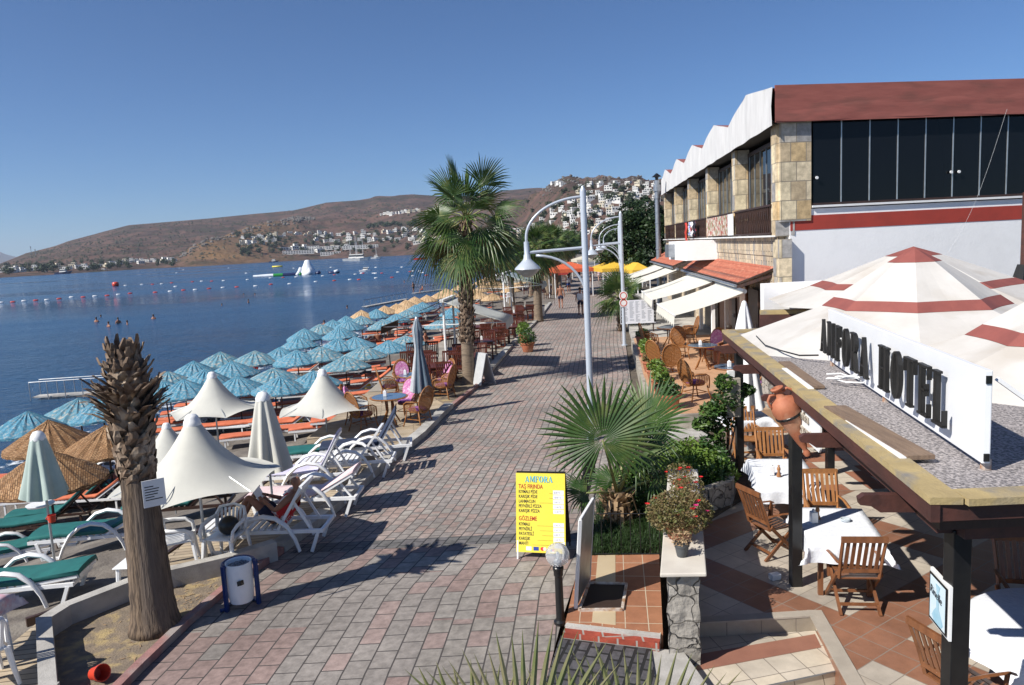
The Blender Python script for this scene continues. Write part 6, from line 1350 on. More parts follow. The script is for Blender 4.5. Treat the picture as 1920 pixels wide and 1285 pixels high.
for x,y,l in ((4.12,11.45,'brown pepper mill on the farther terrace table'),(3.98,9.62,'dark pepper mill on the nearer terrace table')):
    pm_=thing('pepper_mill',l,'pepper mill',(x,y,.765),0,'pepper mills');mb=MB();mb.lathe([(.035,0),(.035,.03),(.022,.06),(.02,.09),(.03,.12),(.022,.15),(.012,.16),(.018,.18),(0,.19)],14);mb.build('mill',teak,pm_,smooth=True)
ash=thing('ashtray','clear glass ashtray on the nearer white terrace table','ashtray',(4.3,9.5,.765));mb=MB();mb.lathe([(0,.01),(.05,.01),(.06,.035),(.068,.03),(.06,0),(0,0)],16);mb.build('dish',pm('pressed_glass',(.45,.5,.52),(.4,.45,.5),rough=.1),ash,smooth=True)
spk=thing('white_box','small white box lying on the tiles at the foot of the second post','box',(3.36,9.5,0));mb=MB();mb.box((0,0,.04),(.14,.1,.08),rz=.3);bevel(mb.build('box',plastic,spk),.01)
wu=closed_umbrella('folded_umbrella',pm('white_umbrella_cloth',(.76,.76,.77),(.68,.68,.7),rough=.85),h=2.45,top=.07,bot=.3,L=1.55,n=7,lab='folded white umbrella standing beyond the far pergola post');wu.location=(4.95,15.6,0)
wt2=wood_table(oldteak,.7,.9);wt2['label']='small table below the folded white umbrella behind the teak chair';wt2['category']='table';wt2.location=(4.95,15.7,0);o=cloth_top(.8,1.,.75,.25,6).build('tablecloth',tcloth,smooth=True);o.location=(4.95,15.7,0);tag(o,'white cloth on the small table below the folded white umbrella','tablecloth')
w2=closed_umbrella('folded_umbrella',MC['white_umbrella_cloth'],h=2.7,top=.06,bot=.28,L=1.2,n=7,lab='folded white umbrella beside the rough stone pier');w2.location=(5.75,18.3,.2)
hb1=thing('hanging_box','pale beige electrical box on the side of the far pergola post','box',(4.12,13.9,1.2));mb=MB();mb.box((0,0,.35),(.28,.2,.75));bevel(mb.build('box',coping,hb1),.01);mb=MB();mb.box((-.02,0,.8),(.12,.1,.12));mb.build('lid',white,hb1)
# checker floor at rear of terrace
chk=brickmat('checker_tile',[(.48,.42,.34),(.28,.12,.07)],.345,.345,(.2,.17,.14),.006,off=0,bump=.1,nsc=5,namt=.12)
mb=MB();mb.prism([(4.75,12.9),(9,12.4),(9,16.8),(5.3,16.8)],-.05,.006);struct('checkered_floor',mb,chk)
# ================================================================ CAFE
aw=pm('awning_canvas',(.76,.74,.66),(.70,.68,.60),sc=2.5,st=(.4,6,1),rough=.8,trans=.15,bump=.1)
def awning(label,fn,ff,bn,bf,grp='cream awnings of the cafe',m_=aw,val=.38,scal=10):
    t=thing('awning',label,'awning',fn,0,grp);O_=Vector(fn);q=lambda v:Vector(v)-O_
    mb=MB();rows=[]
    for i in range(13):
        u=i/12;a=q(fn).lerp(q(ff),u);b=q(bn).lerp(q(bf),u);rows.append([a.lerp(b,v/8)+Vector((0,0,-.05*math.sin(math.pi*v/8))) for v in range(9)])
    mb.grid(rows);mb.build('canopy',m_,t,smooth=True)
    mb=MB();n=scal*6;rows=[[],[]]
    for i in range(n+1): 
        u=i/n;a=q(fn).lerp(q(ff),u);rows[0].append(a);rows[1].append(a+Vector((-.04,0,-val+.11*abs(math.sin(math.pi*u*scal)))))
    mb.grid(rows);mb.build('valance',m_,t)
    mb=MB();mb.tube([q(fn),q(ff)],.03,8);mb.build('front_bar',white,t);mb=MB();mb.tube([q(bn)+Vector((0,0,.02)),q(bf)+Vector((0,0,.02))],.07,10);mb.build('roller',galv,t)
    for u in(.12,.88):
        a=q(fn).lerp(q(ff),u);b=q(bn).lerp(q(bf),u);mb=MB();m_2=a.lerp(b,.5)+Vector((0,(.5-u)*1.2,-.12));mb.tube([a+Vector((0,0,-.04)),m_2,b+Vector((0,0,-.15))],.02,6);mb.build('folding_arm',white,t)
    return t
awning('nearest cream cafe awning with a scalloped valance',(5.1,23.13,2.2),(5.46,27.66,2.2),(7.38,23.4,2.8),(7.89,28.4,2.8))
awning('second cream cafe awning, just beyond the nearest',(5.66,29.6,2.2),(6.2,35.0,2.2),(8.1,29.6,2.8),(8.53,35.8,2.8))
awning('third cream awning under the far tiled canopy',(6.5,38.8,2.3),(6.9,42.8,2.3),(8.8,38.9,2.95),(9.3,43.5,2.95));awning('fourth and farthest cream awning beside the fan palm',(7.1,44.4,2.3),(7.7,49.5,2.3),(9.4,44.5,2.95),(9.9,50,2.95))
tilem=pm('clay_roof_tile',(.40,.12,.07),(.30,.085,.05),sc=9,rough=.8,bump=.3,c3=(.46,.19,.12),s3=7)
def tileroof(label,ln,lf,un,uf,grp='clay tiled canopies on the restaurant wall'):
    t=thing('tiled_canopy',label,'roof',ln,0,grp);O_=Vector(ln);q=lambda v:Vector(v)-O_;L_3=(q(lf)-q(ln)).length;nr_=int(L_3/.23);mb=MB()
    for i in range(nr_):
        u0=i/nr_;u1=(i+1)/nr_
        for c in range(4):
            v0=c/4;v1=(c+1)/4+.02;r=[]
            for k in range(5):
                u=u0+(u1-u0)*k/4;hgt=.045*math.sin(math.pi*k/4)
                a=q(ln).lerp(q(lf),u);b=q(un).lerp(q(uf),u)
                r.append([a.lerp(b,v0)+Vector((0,0,hgt+.035)),a.lerp(b,v1)+Vector((0,0,hgt))])
            mb.grid(r)
            mb.add([r[k][0] for k in range(5)]+[r[k][0]-Vector((0,0,.035)) for k in range(5)],[(k,k+1,k+6,k+5) for k in range(4)])
    mb.build('tiles',tilem,t)
    mb=MB();mb.add([q(ln)+Vector((0,0,-.02)),q(lf)+Vector((0,0,-.02)),q(uf)+Vector((0,0,-.06)),q(un)+Vector((0,0,-.06))],[(0,1,2,3)]);o=mb.build('roof_boards',darkwood,t);o.modifiers.new('s','SOLIDIFY').thickness=.06
    mb=MB();mb.tube([q(ln)+Vector((-.06,0,-.06)),q(lf)+Vector((-.06,0,-.06))],.055,8);mb.build('gutter',galv,t)
    for u in [i/5 for i in range(6)]:
        a=q(ln).lerp(q(lf),u);b=q(un).lerp(q(uf),u);mb=MB();mb.bar(a+Vector((0,0,-.1)),b+Vector((.2,0,-.15)),.07,.1);mb.build('rafter',darkwood,t)
    return t
tileroof('near clay tiled canopy above the cream awnings',(7.44,24.33,3.0),(8.83,37.98,3.0),(8.22,22.5,3.62),(9.75,37.9,3.62))
tileroof('far clay tiled canopy beyond the white kiosk',(8.7,39.6,3.1),(9.9,52,3.1),(9.8,38.6,3.7),(11.1,52,3.7))
# columns and shutters below
obs=[]
for i,y in enumerate((24.4,27.2,30.2,33.4)):
    t=thing('cafe_column','','column',(7.35+.106*(y-22),y,.45),0,'white columns under the tiled canopy');mb=MB();mb.box((0,0,1.25),(.13,.13,2.5));mb.build('shaft',plaster,t);obs.append(t)
rank(obs,'slim white column under the tiled canopy, the %s from the left')
obs=[]
for i in range(7):
    y=23.2+1.9*i;t=thing('door_leaf','','door',(7.98+.106*(y-22)-.06,y,.45),-math.atan(.106),'wooden doors at the back of the cafe')
    mb=MB();mb.box((-.03,0,1.15),(.06,1.5,2.3));mb.build('panel',[teak,darkwood,oldteak,darkwood,oldteak,darkwood,darkwood][i],t);mb=MB();mb.box((-.08,-.5,1.1),(.04,.04,.15));mb.build('handle',galv,t);obs.append(t)
rank(obs,'wooden cafe door in the shade below the tiled canopy, the %s from the left')
# rattan furniture
def round_rattan(top):
    t=thing('rattan_table','','table');mb=MB();mb.lathe([(0,.72),(.5,.72),(.52,.74),(.5,.75),(0,.75)],28);mb.build('rim',rattan,t,smooth=True,auto=30);mb=MB();mb.lathe([(0,.757),(.46,.757),(.46,.752)],28);mb.build('glass_top',top,t)
    for k in range(4):
        a=k*math.pi/2+.4;mb=MB();mb.tube([(.12*math.cos(a),.12*math.sin(a),.72),(.1*math.cos(a),.1*math.sin(a),.35),(.3*math.cos(a),.3*math.sin(a),0)],.022,6);mb.build('leg',rattan,t,smooth=True)
    return t
gtop=pm('blue_glass_top',(.10,.16,.24),(.08,.13,.2),rough=.06,spec=.8)
rtab=round_rattan(gtop);rcA=rattan_chair(purple);rcB=rattan_chair(purple,pinkc);rcC=rattan_chair()
U={}
def rp(pr,x,y,z,rz,lab,grp): put(pr,U.get(pr.name),(x,y,z),rz,lab,grp);U[pr.name]=1
TL=[(P(733,795,0.02),'rattan table with blue glass top nearest the camera on the wooden deck'),(P(775,752,.02)+Vector((0,.4,0)),'rattan table with blue glass top behind the first on the wooden deck')]
for p,lab in TL: rp(rtab,p.x,p.y,.02,.3,lab,'round rattan tables')
a=TL[0][0];b=TL[1][0]
CC=[(rcA,a.x-.62,a.y-.55,-.75,'rattan chair with its back to the camera at the near deck table'),(rcA,a.x+.8,a.y-.35,.95,'rattan chair on the path side of the near deck table'),(rcB,a.x+.35,a.y+.75,2.75,'rattan chair with pink back cushion facing the camera behind the near deck table'),(rcB,a.x-.95,a.y+.35,-1.6,'rattan chair with dark purple cushion on the sea side of the near deck table'),
(rcA,b.x-.75,b.y-.1,-1.3,'rattan chair with arched back left of the folded slate umbrella'),(rcB,b.x-.45,b.y+.85,3.4,'rattan chair with purple cushion behind the farther deck table'),(rcB,b.x+.85,b.y+.55,2.2,'rattan chair with pink cushion right of the folded slate umbrella'),(rcA,b.x+.95,b.y-.35,1.2,'rattan chair seen from the side nearest the tall palm')]
for pr,x,y,rz,lab in CC: rp(pr,x,y,.02,rz,lab,'rattan chairs on the wooden deck')
for p,l in ((TL[0][0],'white napkin holder on the near rattan deck table'),(TL[1][0]+Vector((-.15,0,0)),'white napkin holder on the farther rattan deck table')): napkin(l,(p.x-.1,p.y,.78))
CT=[P(1303,712,.45),P(1350,762,.45),P(1265,655,.45)]
for i,p in enumerate(CT): rp(rtab,[6.0,5.7,6.1][i],[23.3,19.2,28.5][i],.45,.3*i,['rattan table in the middle of the cafe terrace','rattan table nearest the camera on the cafe terrace','rattan table at the far end of the cafe terrace'][i],'round rattan cafe tables')
CC=[(rcC,4.75,22.0,-.25,'rattan armchair with its back to the camera in the middle of the cafe terrace'),(rcC,4.55,22.9,-.9,'rattan armchair turned to the table, just behind the middle one'),(rcA,4.65,18.9,-1.15,'rattan armchair with purple cushion nearest the camera on the cafe terrace'),(rcB,6.2,19.9,2.5,'rattan armchair with a large purple cushion behind the nearest cafe table'),(rcC,5.15,27.6,-1.5,'rattan armchair facing right at the far end of the cafe terrace'),(rcC,5.8,25.6,3.1,'rattan armchair behind the middle cafe table'),(rcC,7.0,23.9,1.9,'rattan armchair in the shade right of the middle cafe table'),(rcB,6.7,24.6,2.4,'rattan armchair with purple cushion in the shade of the awning'),(rcC,6.9,28.9,1.6,'rattan armchair in the shade at the far cafe table'),(rcA,6.3,18.5,1.6,'rattan armchair behind the post at the nearest cafe table')]
for pr,x,y,rz,lab in CC: rp(pr,x,y,.45,rz,lab,'rattan armchairs on the cafe terrace')
for x,y,l in ((5.9,23.2,'white napkin holder on the middle cafe table'),(5.6,19.1,'white napkin holder on the nearest cafe table')): napkin(l,(x,y,1.21))
ms=thing('menu_sheet','big white printed menu sheet with black side strips at the cafe entrance','sign board',(5.95,34.7,0))
mb=MB();mb.box((0,0,1.27),(1.66,.04,1.1));mb.build('sheet',pm('menu_sheet_white',(.74,.75,.80),(.70,.71,.77),sc=4,rough=.5),ms)
mb=MB();mb.box((-.77,-.03,1.27),(.09,.02,1.0));mb.build('black_strip',black,ms);mb=MB();mb.box((.77,-.03,1.27),(.09,.02,1.0));mb.build('black_strip',black,ms)
rnd=random.Random(2)
for c in range(5):
    mb=MB()
    for r in range(22):
        w=rnd.uniform(.1,.22);z=1.74-.044*r
        if rnd.random()<.12: continue
        mb.add([(-.68+.28*c,-.0225,z),(-.68+.28*c+w,-.0225,z),(-.68+.28*c+w,-.0225,z+.018),(-.68+.28*c,-.0225,z+.018)],[(0,1,2,3)])
    mb.build('print_column',pm('faded_print',(.30,.33,.38),rough=.8),ms)
for x in(-.7,.7): mb=MB();mb.box((x,0.05,.4),(.05,.05,.8));mb.build('leg',darkwood,ms)
for k,ch in enumerate('AMFORA'):
    for sx3 in (-.77,.77):
        M=Matrix((Vector((1,0,0)),Vector((0,0,1)),Vector((0,-1,0)))).transposed().to_4x4();M.translation=(sx3-.028,-.042,1.66-.15*k);text('strip_letter',ch,.09,white,ms,M,.0005,0,sx=.8)
# banners and flags on the balcony
bn=thing('picture_banner','colourful printed food banner tied to the balcony rail','banner',(8,22,0),-iR)
food=pm('food_print',(.62,.60,.52),(.35,.06,.04),sc=5,rough=.6,c3=(.12,.2,.05),s3=6,lo=.45,hi=.55)
mb=MB();mb.box((-.2,9.7,4.98),(.03,5.0,.78));mb.build('print',food,bn);mb=MB();mb.box((-.2,6.6,4.98),(.032,1.0,.80));mb.build('white_panel',white,bn)
FL=[('red flag hanging from the far balcony rail',redpl,17.7,-.3,1.5),('white flag with a red disc hanging on the balcony rail',whcl,15.9,-.25,.75),('blue and white striped flag on the balcony rail',pm('blue_white_flag',(.04,.08,.4),(.7,.7,.7),sc=6,st=(1,1,3),lo=.48,hi=.52),16.7,-.25,.7),('small dark flag with a red mark on the balcony rail',pm('black_red_flag',(.02,.02,.03),(.5,.03,.05),sc=3,lo=.55,hi=.6),14.9,-.25,.7)]
for lab,m_,y,x,l in FL:
    t=thing('flag',lab,'flag',(8,22,0),-iR,'flags hung on the balcony rail');mb=MB();mb.grid([[(x-.08+.04*math.sin(j*2+i),y+.1*i,5.35-l*j/6) for j in range(7)] for i in range(8)]);o=mb.build('cloth',m_,t,smooth=True);o.modifiers.new('s','SOLIDIFY').thickness=.01
    if 'disc' in lab: mb=MB();mb.add([(x-.13,y+.35+.16*math.cos(a*.4),5.0+.16*math.sin(a*.4)) for a in range(16)],[tuple(range(16))]);mb.build('disc',redpl,t)
# ================================================================ BEACH CAFE (left, mid distance)
mc=slat_chair(mahog,folding=False,nm='dark_red_chair');mt=wood_table(mahog,.75,1.2);obs=[];ot=[];u1=u2=0
for i,(px,py) in enumerate(((790,700),(822,725),(905,672),(925,650),(860,690),(945,628),(960,640),(985,600),(965,612),(900,640),(880,705))):
    p=P(px,py,.02);ot.append(put(mt,u1,(p.x,p.y,.02),math.radians(12)+R_.uniform(-.1,.1),None,'dark red wooden tables of the beach cafe'));u1=1
    for dx,dy,rz in ((-.35,-.85,0),(.35,-.85,0),(-.35,.85,math.pi),(.35,.85,math.pi)):
        if R_.random()<.2: continue
        obs.append(put(mc,u2,(p.x+dx+.2*dy*-.0,p.y+dy,.02),rz+R_.uniform(-.2,.2),None,'dark red wooden chairs of the beach cafe'));u2=1
rank(ot,'dark red wooden table of the beach cafe, the %s from the left');rank(obs,'dark red wooden chair of the beach cafe, the %s from the left')
obs=[]
for i in range(5): t=ot[i*2];obs.append(napkin('',(t.location.x,t.location.y,.79)))
rank(obs,'white napkin holder on a dark red table, the %s from the left')
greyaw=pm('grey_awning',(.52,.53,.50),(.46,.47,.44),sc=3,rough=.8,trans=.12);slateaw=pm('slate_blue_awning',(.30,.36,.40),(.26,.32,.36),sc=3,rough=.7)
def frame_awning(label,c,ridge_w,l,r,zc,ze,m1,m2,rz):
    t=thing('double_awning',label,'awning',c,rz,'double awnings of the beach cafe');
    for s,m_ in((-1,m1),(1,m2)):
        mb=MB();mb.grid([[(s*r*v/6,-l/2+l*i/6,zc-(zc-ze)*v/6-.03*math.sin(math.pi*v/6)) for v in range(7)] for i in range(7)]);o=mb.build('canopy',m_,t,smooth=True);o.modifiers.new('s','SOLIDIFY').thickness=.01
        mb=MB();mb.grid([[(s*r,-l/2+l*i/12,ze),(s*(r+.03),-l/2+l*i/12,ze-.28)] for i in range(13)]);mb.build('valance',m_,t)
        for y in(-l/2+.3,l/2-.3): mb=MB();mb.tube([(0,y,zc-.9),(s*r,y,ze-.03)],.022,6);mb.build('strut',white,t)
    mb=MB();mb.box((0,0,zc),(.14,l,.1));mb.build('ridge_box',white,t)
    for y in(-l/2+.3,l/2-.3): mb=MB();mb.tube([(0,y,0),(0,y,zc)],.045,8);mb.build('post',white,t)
pq1=P(843,705,0.);frame_awning('near double awning on a white post, its right slope pale grey',(pq1.x,pq1.y+1.3,0),.2,2.6,2.3,2.75,1.9,pm('shaded_awning_underside',(.05,.03,.025),(.035,.022,.018),rough=.85),greyaw,math.radians(-6))  # shade of the left slope's underside is put into its dark cloth colour
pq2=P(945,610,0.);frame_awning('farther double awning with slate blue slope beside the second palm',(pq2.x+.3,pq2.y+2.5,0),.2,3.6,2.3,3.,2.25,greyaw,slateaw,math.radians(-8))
ab=thing('back_of_board','grey backed sandwich board leaning at the foot of the tall palm','sign board',P(912,722)+Vector((-.1,0,.05)),math.radians(-55))
mb=MB();mb.bar((-.0,-.3,0),(0,-.02,1.05),.62,.03);mb.build('front_panel',pm('grey_board',(.45,.46,.47),(.4,.41,.42),rough=.5),ab);mb=MB();mb.bar((0,.3,0),(0,.02,1.05),.6,.025);mb.build('back_panel',MC['grey_board'],ab)
b2=thing('litter_bin','small white litter bin at the foot of the second fan palm','litter bin',P(1015,597));mb=MB();mb.lathe([(0,.15),(.2,.15),(.24,.8),(.2,.8),(.18,.2)],16);mb.build('drum',plastic,b2,smooth=True,auto=40);mb=MB();mb.lathe([(.25,.76),(.26,.8),(.25,.84)],16);mb.tube([(-.2,0,0),(-.2,0,.8)],.02,6);mb.build('ring',bluept,b2)
# distant canopies, stalls
orcl=pm('orange_canopy_cloth',(.62,.13,.05),(.55,.1,.04),rough=.8,trans=.1);yecl=pm('yellow_canopy_cloth',(.72,.46,.05),(.65,.4,.04),rough=.8,trans=.1);recl=pm('red_canopy_cloth',(.5,.06,.05),(.42,.05,.04),rough=.8,trans=.1);crcl=pm('beige_canopy_cloth',(.62,.56,.44),(.55,.5,.4),rough=.8,trans=.1)
def canopy(label,c,w,l,h,m_,rz=0,grp='distant shade canopies'):
    t=thing('shade_canopy',label,'canopy',c,rz,grp);mb=MB();mb.add([(-w/2,-l/2,h),(w/2,-l/2,h),(w/2,l/2,h),(-w/2,l/2,h),(0,-l/4,h+.55),(0,l/4,h+.55)],[(0,1,4),(1,2,5,4),(2,3,5),(3,0,4,5)]);o=mb.build('roof',m_,t)
    mb=MB();z=h
    for a,b in(((-w/2,-l/2),(w/2,-l/2)),((w/2,-l/2),(w/2,l/2)),((w/2,l/2),(-w/2,l/2)),((-w/2,l/2),(-w/2,-l/2))): mb.add([(a[0],a[1],z),(b[0],b[1],z),(b[0],b[1],z-.3),(a[0],a[1],z-.3)],[(0,1,2,3)])
    mb.build('valance',m_,t)
    for x in(-1,1):
        for y in(-1,1): mb=MB();mb.tube([(x*w*.47,y*l*.47,-.3),(x*w*.47,y*l*.47,h)],.04,6);mb.build('post',white,t)
    return t
CN=[('orange canopy left of the promenade beyond the third palm',1068,488,66,2.4,3.5,3.5,orcl),('cream canopy beside the orange one',1105,484,95,2.5,4,4,crcl),('yellow canopy stretching across the far end of the promenade',1150,484,66,2.3,3.2,5,yecl),('second yellow canopy right of the far lamp posts',1190,486,62,2.2,1.5,4,yecl),('red canopy at the far right behind the yellow ones',1172,468,105,3,8,6,recl),('red cafe canopy far down on the beach side',1033,506,80,1.9,3,4,recl),('green roofed stall behind the far restaurant end',1222,472,72,3.1,5,8,pm('green_tin_roof',(.04,.11,.07),(.03,.09,.055),rough=.6)),('blue white canopy beneath the distant palms',1020,505,90,2.2,5,6,pm('pale_blue_canopy',(.4,.52,.6),(.35,.47,.55),rough=.8)),('dark canopy in the far beach cafe',985,515,84,2.2,5,6,greyaw),('white canopy of the far beach bar',960,510,110,2.3,6,8,whcl)]
for lab,px,py,y,h,w,l,m_ in CN:
    p=PY(px,py,y);canopy(lab,(p.x,y,max(gh(p.x,y),-2) if p.x<kx(y) else 0),w,l,h,m_,.1)
# far cafe furniture: white chairs, tables near yellow canopy
rnd=random.Random(12);obs=[];
for i in range(26):
    y=rnd.uniform(58,100);s=rnd.choice((-1,1));x=(kx(y)-rnd.uniform(.6,4.5)) if s<0 else ex(y)+rnd.uniform(.3,3)
    pr=(mc,pc)[i%2];obs.append(put(pr,1,(x,y,.02 if s>0 or y<58 else -.25),rnd.uniform(0,6),None,'distant chairs along the promenade'))
rank(obs,'distant chair at the far promenade cafes, the %s from the left')
# ---- big tree, background trees
def leafy_tree(name,label,loc,h,rad,nb,nl,sz,m_,seed,grp=None,tr=.25):
    t=thing(name,label,'tree',loc,0,grp);rnd=random.Random(seed);mb=MB();tb_=MB();tb_.tube([(0,0,-.5),(.1,0,h*.25),(0,.1,h*.5)],[tr,tr*.8,tr*.6],10)
    for i in range(nb):
        a=i*2.4;q=rnd.uniform(0,1);z=h*(.38+.55*q);r=rad*(1-.55*q*q)*rnd.uniform(.3,.85);c=Vector((r*math.cos(a),r*math.sin(a),z));br=rad*rnd.uniform(.24,.42);leaves(mb,c,(br,br,br*.75),nl,sz,rnd,.45)
        tb_.tube([(0,.05,h*rnd.uniform(.25,.45)),c*.6+Vector((0,0,h*.12)),c],[tr*.35,tr*.2,.03],5)
    mb.build('crown',m_,t,uv=False);tb_.build('trunk',palmbark,t,smooth=True,uv=False);return t
p=PY(1195,470,66);bt_=leafy_tree('broad_tree','large dense dark green tree rising behind the end of the restaurant',(p.x,66,-1),9.0,3.7,34,520,.17,leafd,3)
p=PY(1170,470,84);leafy_tree('broad_tree','dark green tree left of the large one behind the lamp posts',(p.x,84,-1),8.2,3.4,26,420,.19,leafd,4)
# far town scrub and houses
far_leaf=pm('far_foliage',(.055,.075,.035),(.03,.045,.022),sc=.05,rough=.9,c3=(.08,.09,.045),s3=.03)
def blob_tree(nm,seed,n=70):
    t=thing(nm,'','tree');rnd=random.Random(seed);mb=MB();leaves(mb,(0,0,2.6),(2.4,2.4,2.2),n,.75,rnd,.3);leaves(mb,(0,0,2.2),(1.6,1.6,1.6),n//2,.9,rnd,.0);mb.build('crown',far_leaf,t,uv=False);mb=MB();mb.tube([(0,0,-1.5),(0,0,2.)],[.3,.2],5);mb.build('trunk',palmbark,t);return t
win=pm('window_dark',(.05,.055,.06),(.03,.035,.04),rough=.3);hw=pm('far_white_render',(.72,.71,.68),(.64,.62,.58),sc=.3,rough=.85);hc=pm('far_cream_render',(.62,.55,.42),(.55,.48,.36),sc=.3,rough=.85)
def house(seed,wall):
    rnd=random.Random(seed);w,l,h=rnd.uniform(7,10),rnd.uniform(6,8),rnd.uniform(2.9,3.2)
    mb=MB();mb.box((0,0,h/2-1.5),(w,l,h+3));x2=rnd.choice((-1,1))*w*.2;two=rnd.random()<.75
    if two: mb.box((x2,l*.12,h*1.5),(w*.6,l*.75,h))
    for e in ((-w/2,0,.15,l),(w/2,0,.15,l)): mb.box((e[0],e[1],h+.3),(e[2],e[3],.6))
    mb.box((0,-l/2+.08,h+.3),(w,.15,.6));mb.mi=1;k=3
    for i in range(k): mb.box((-w/2+w*(i+.5)/k,-l/2-.03,h*.5),(w/k*.55,.1,h*.5))
    if two:
        for i in range(2): mb.box((x2-w*.15+w*.3*i,l*.12-l*.375-.03,h*1.45),(w*.17,.1,h*.5))
    for y in(-l*.25,l*.2): mb.box((-w/2-.03,y,h*.5),(.1,l*.2,h*.45))
    t=mb.build('hillside_house',[wall,win]);tag(t,None,'house');return t
HP=[house(i,hw if i!=3 else hc) for i in range(6)];usedH=[0]*6;TP=[blob_tree('far_tree',i) for i in range(3)];usedT=[0]*3
rnd=random.Random(77);CL=[]  # clusters: (x0,x1, y-lower line pts, y-upper pts, n, tree frac, scale,label)
def clus(x0,x1,yl,yu,n,lab,sc=1,jit=.3):
    out=[]
    rows=max(1,int(math.sqrt(n*abs(yl[0]-yu[0])/(x1-x0+1e-3)*2.2)));per=math.ceil(n/rows)
    for r in range(rows):
        for c in range(per):
            u=(c+.5+rnd.uniform(-jit,jit))/per;v=(r+.5+rnd.uniform(-jit,jit))/rows;px=x0+(x1-x0)*u;lo=yl[0]+(yl[1]-yl[0])*u;up=yu[0]+(yu[1]-yu[0])*u
            p=Ph(px,lo+(up-lo)*v)
            if p is None: continue
            i=rnd.randrange(6);o=put(HP[i],usedH[i],p,-math.atan2(p.x,p.y)+rnd.uniform(-.5,.5),None,'white houses on the far hillsides',sc*rnd.uniform(.8,1.15));usedH[i]=1;out.append(o)
    rank(out,'white house '+lab+', the %s from the left')
clus(0,140,(514,507),(505,498),14,'on the far left shore',1.1);clus(140,205,(509,505),(500,496),5,'by the jetty on the left shore',1.2);clus(200,330,(501,494),(492,486),26,'in the row left of the headland',1.1)
clus(450,520,(463,457),(445,443),16,'grouped above the headland',1.1);clus(510,615,(448,446),(438,436),11,'along the ridge road above the bay',1)
clus(590,800,(459,452),(441,428),34,'in the village above the bay',1.2);clus(715,790,(406,398),(402,394),14,'high on the hill left of the palm',1)
clus(528,660,(477,475),(466,464),8,'along the beach of the far bay',1.6,);clus(770,830,(462,458),(450,446),8,'near the beach by the palm',1.5)
clus(985,1150,(452,440),(418,400),24,'low on the near hillside',.8,);clus(1030,1235,(412,400),(385,360),34,'on the steep middle hillside',.78);clus(1080,1240,(380,372),(345,345),26,'on the upper hillside below the rocks',.75);clus(1035,1058,(350,350),(344,342),4,'on the saddle left of the rocks',.8);clus(890,985,(470,455),(440,420),10,'partly behind the fan palms',1.2)
# long white hotel blocks
obs=[]
for px,py,w in ((545,470,55),(575,468,50),(605,468,50),(635,467,50),(665,466,45),(690,465,40),(560,478,60),(620,478,40)):
    p=Ph(px,py)
    if p is None: continue
    t=thing('hotel_block','','hotel',p,-math.atan2(p.x,p.y),'long white hotel blocks on the far shore');mb=MB();mb.box((0,0,2),(w,9,8));mb.build('wall',hw,t)
    for i in range(int(w/5)):
        for z in(4.2,1.2): mb=MB();mb.box((-w/2+2.5+5*i,-4.53,z),(2.6,.1,1.6));mb.build('window',win,t)
    obs.append(t)
rank(obs,'long white hotel block by the far bay, the %s from the left')
# trees
def trees(x0,x1,yl,yu,n,lab,s0,s1):
    out=[]
    for k in range(n):
        u=rnd.random();px=x0+(x1-x0)*u;lo=yl[0]+(yl[1]-yl[0])*u;up=yu[0]+(yu[1]-yu[0])*u;p=Ph(px,lo+(up-lo)*rnd.random())
        if p is None: continue
        i=rnd.randrange(3);s=rnd.uniform(s0,s1);o=put(TP[i],usedT[i],p,rnd.uniform(0,6),lab,'trees on the far shore and hills',(s,s,s*rnd.uniform(.7,1.1)));usedT[i]=1;out.append(o)
    rank(out,lab+', the %s from the left')
trees(0,330,(517,500),(500,488),55,'dark tree on the far left shore',1.3,2.6);trees(445,530,(482,480),(440,445),34,'dark tree beside the headland',1.4,2.8);trees(525,800,(482,470),(452,430),75,'dark tree among villas above the bay',1.2,2.4)
trees(690,790,(432,424),(424,418),30,'dark pine in the strip below the ridge',1.6,2.6);trees(985,1240,(455,440),(352,347),97,'dark tree on the near hillside',.9,1.9);trees(880,1150,(478,470),(452,448),26,'dark tree below the near hillside',1.,1.8)
# rocks on ridges: scattered boulders as one mass
mb=MB();rk=pm('grey_rock',(.17,.15,.135),(.10,.09,.085),sc=.2,rough=.95)
for k in range(420):
    z=rnd.random()
    if z<.4: u=rnd.random();px=1020+220*u;py=lerp([a for a,_ in SPR],[b for _,b in SPR],px)+rnd.uniform(0,1)**2*16
    elif z<.7: px=rnd.uniform(335,560);py=lerp([a for a,_ in SPR],[b for _,b in SPR],px)+rnd.uniform(0,9)
    else: px=rnd.uniform(540,590);py=409+rnd.uniform(-2,5)
    p=Ph(px,py+1.2)
    if p is None or (p.length<700 and px<1000): continue
    s=rnd.uniform(1.2,4)*(p.length/1800 if p.length<1800 else 1);b0=len(mb.v);mb.ball((p.x,p.y,p.z),s,7,5,(rnd.uniform(.8,1.6),1,rnd.uniform(.6,1.1)));
    for i in range(b0,len(mb.v)): v=Vector(mb.v[i]);q=noise.noise_vector(v*.35)*s*.45;mb.v[i]=tuple(v+q)
tag(mb.build('boulders',rk,uv=False),'grey boulders and crags scattered along the hill ridges',kind='stuff')
# masts on left hill
for px,py,h,l in ((59,476,22,'taller lattice mast on the left hill crest'),(67,478,16,'shorter mast on the left hill crest')):
    p=Ph(px,py+2)
    if p: t=thing('radio_mast',l,'mast',p);mb=MB();mb.tube([(0,0,-5),(0,0,h)],[.9,.5],4);mb.build('pole',galv,t);mb=MB();mb.tube([(0,0,h*.8),(0,0,h*.95)],1.2,6);mb.build('antenna',galv,t)
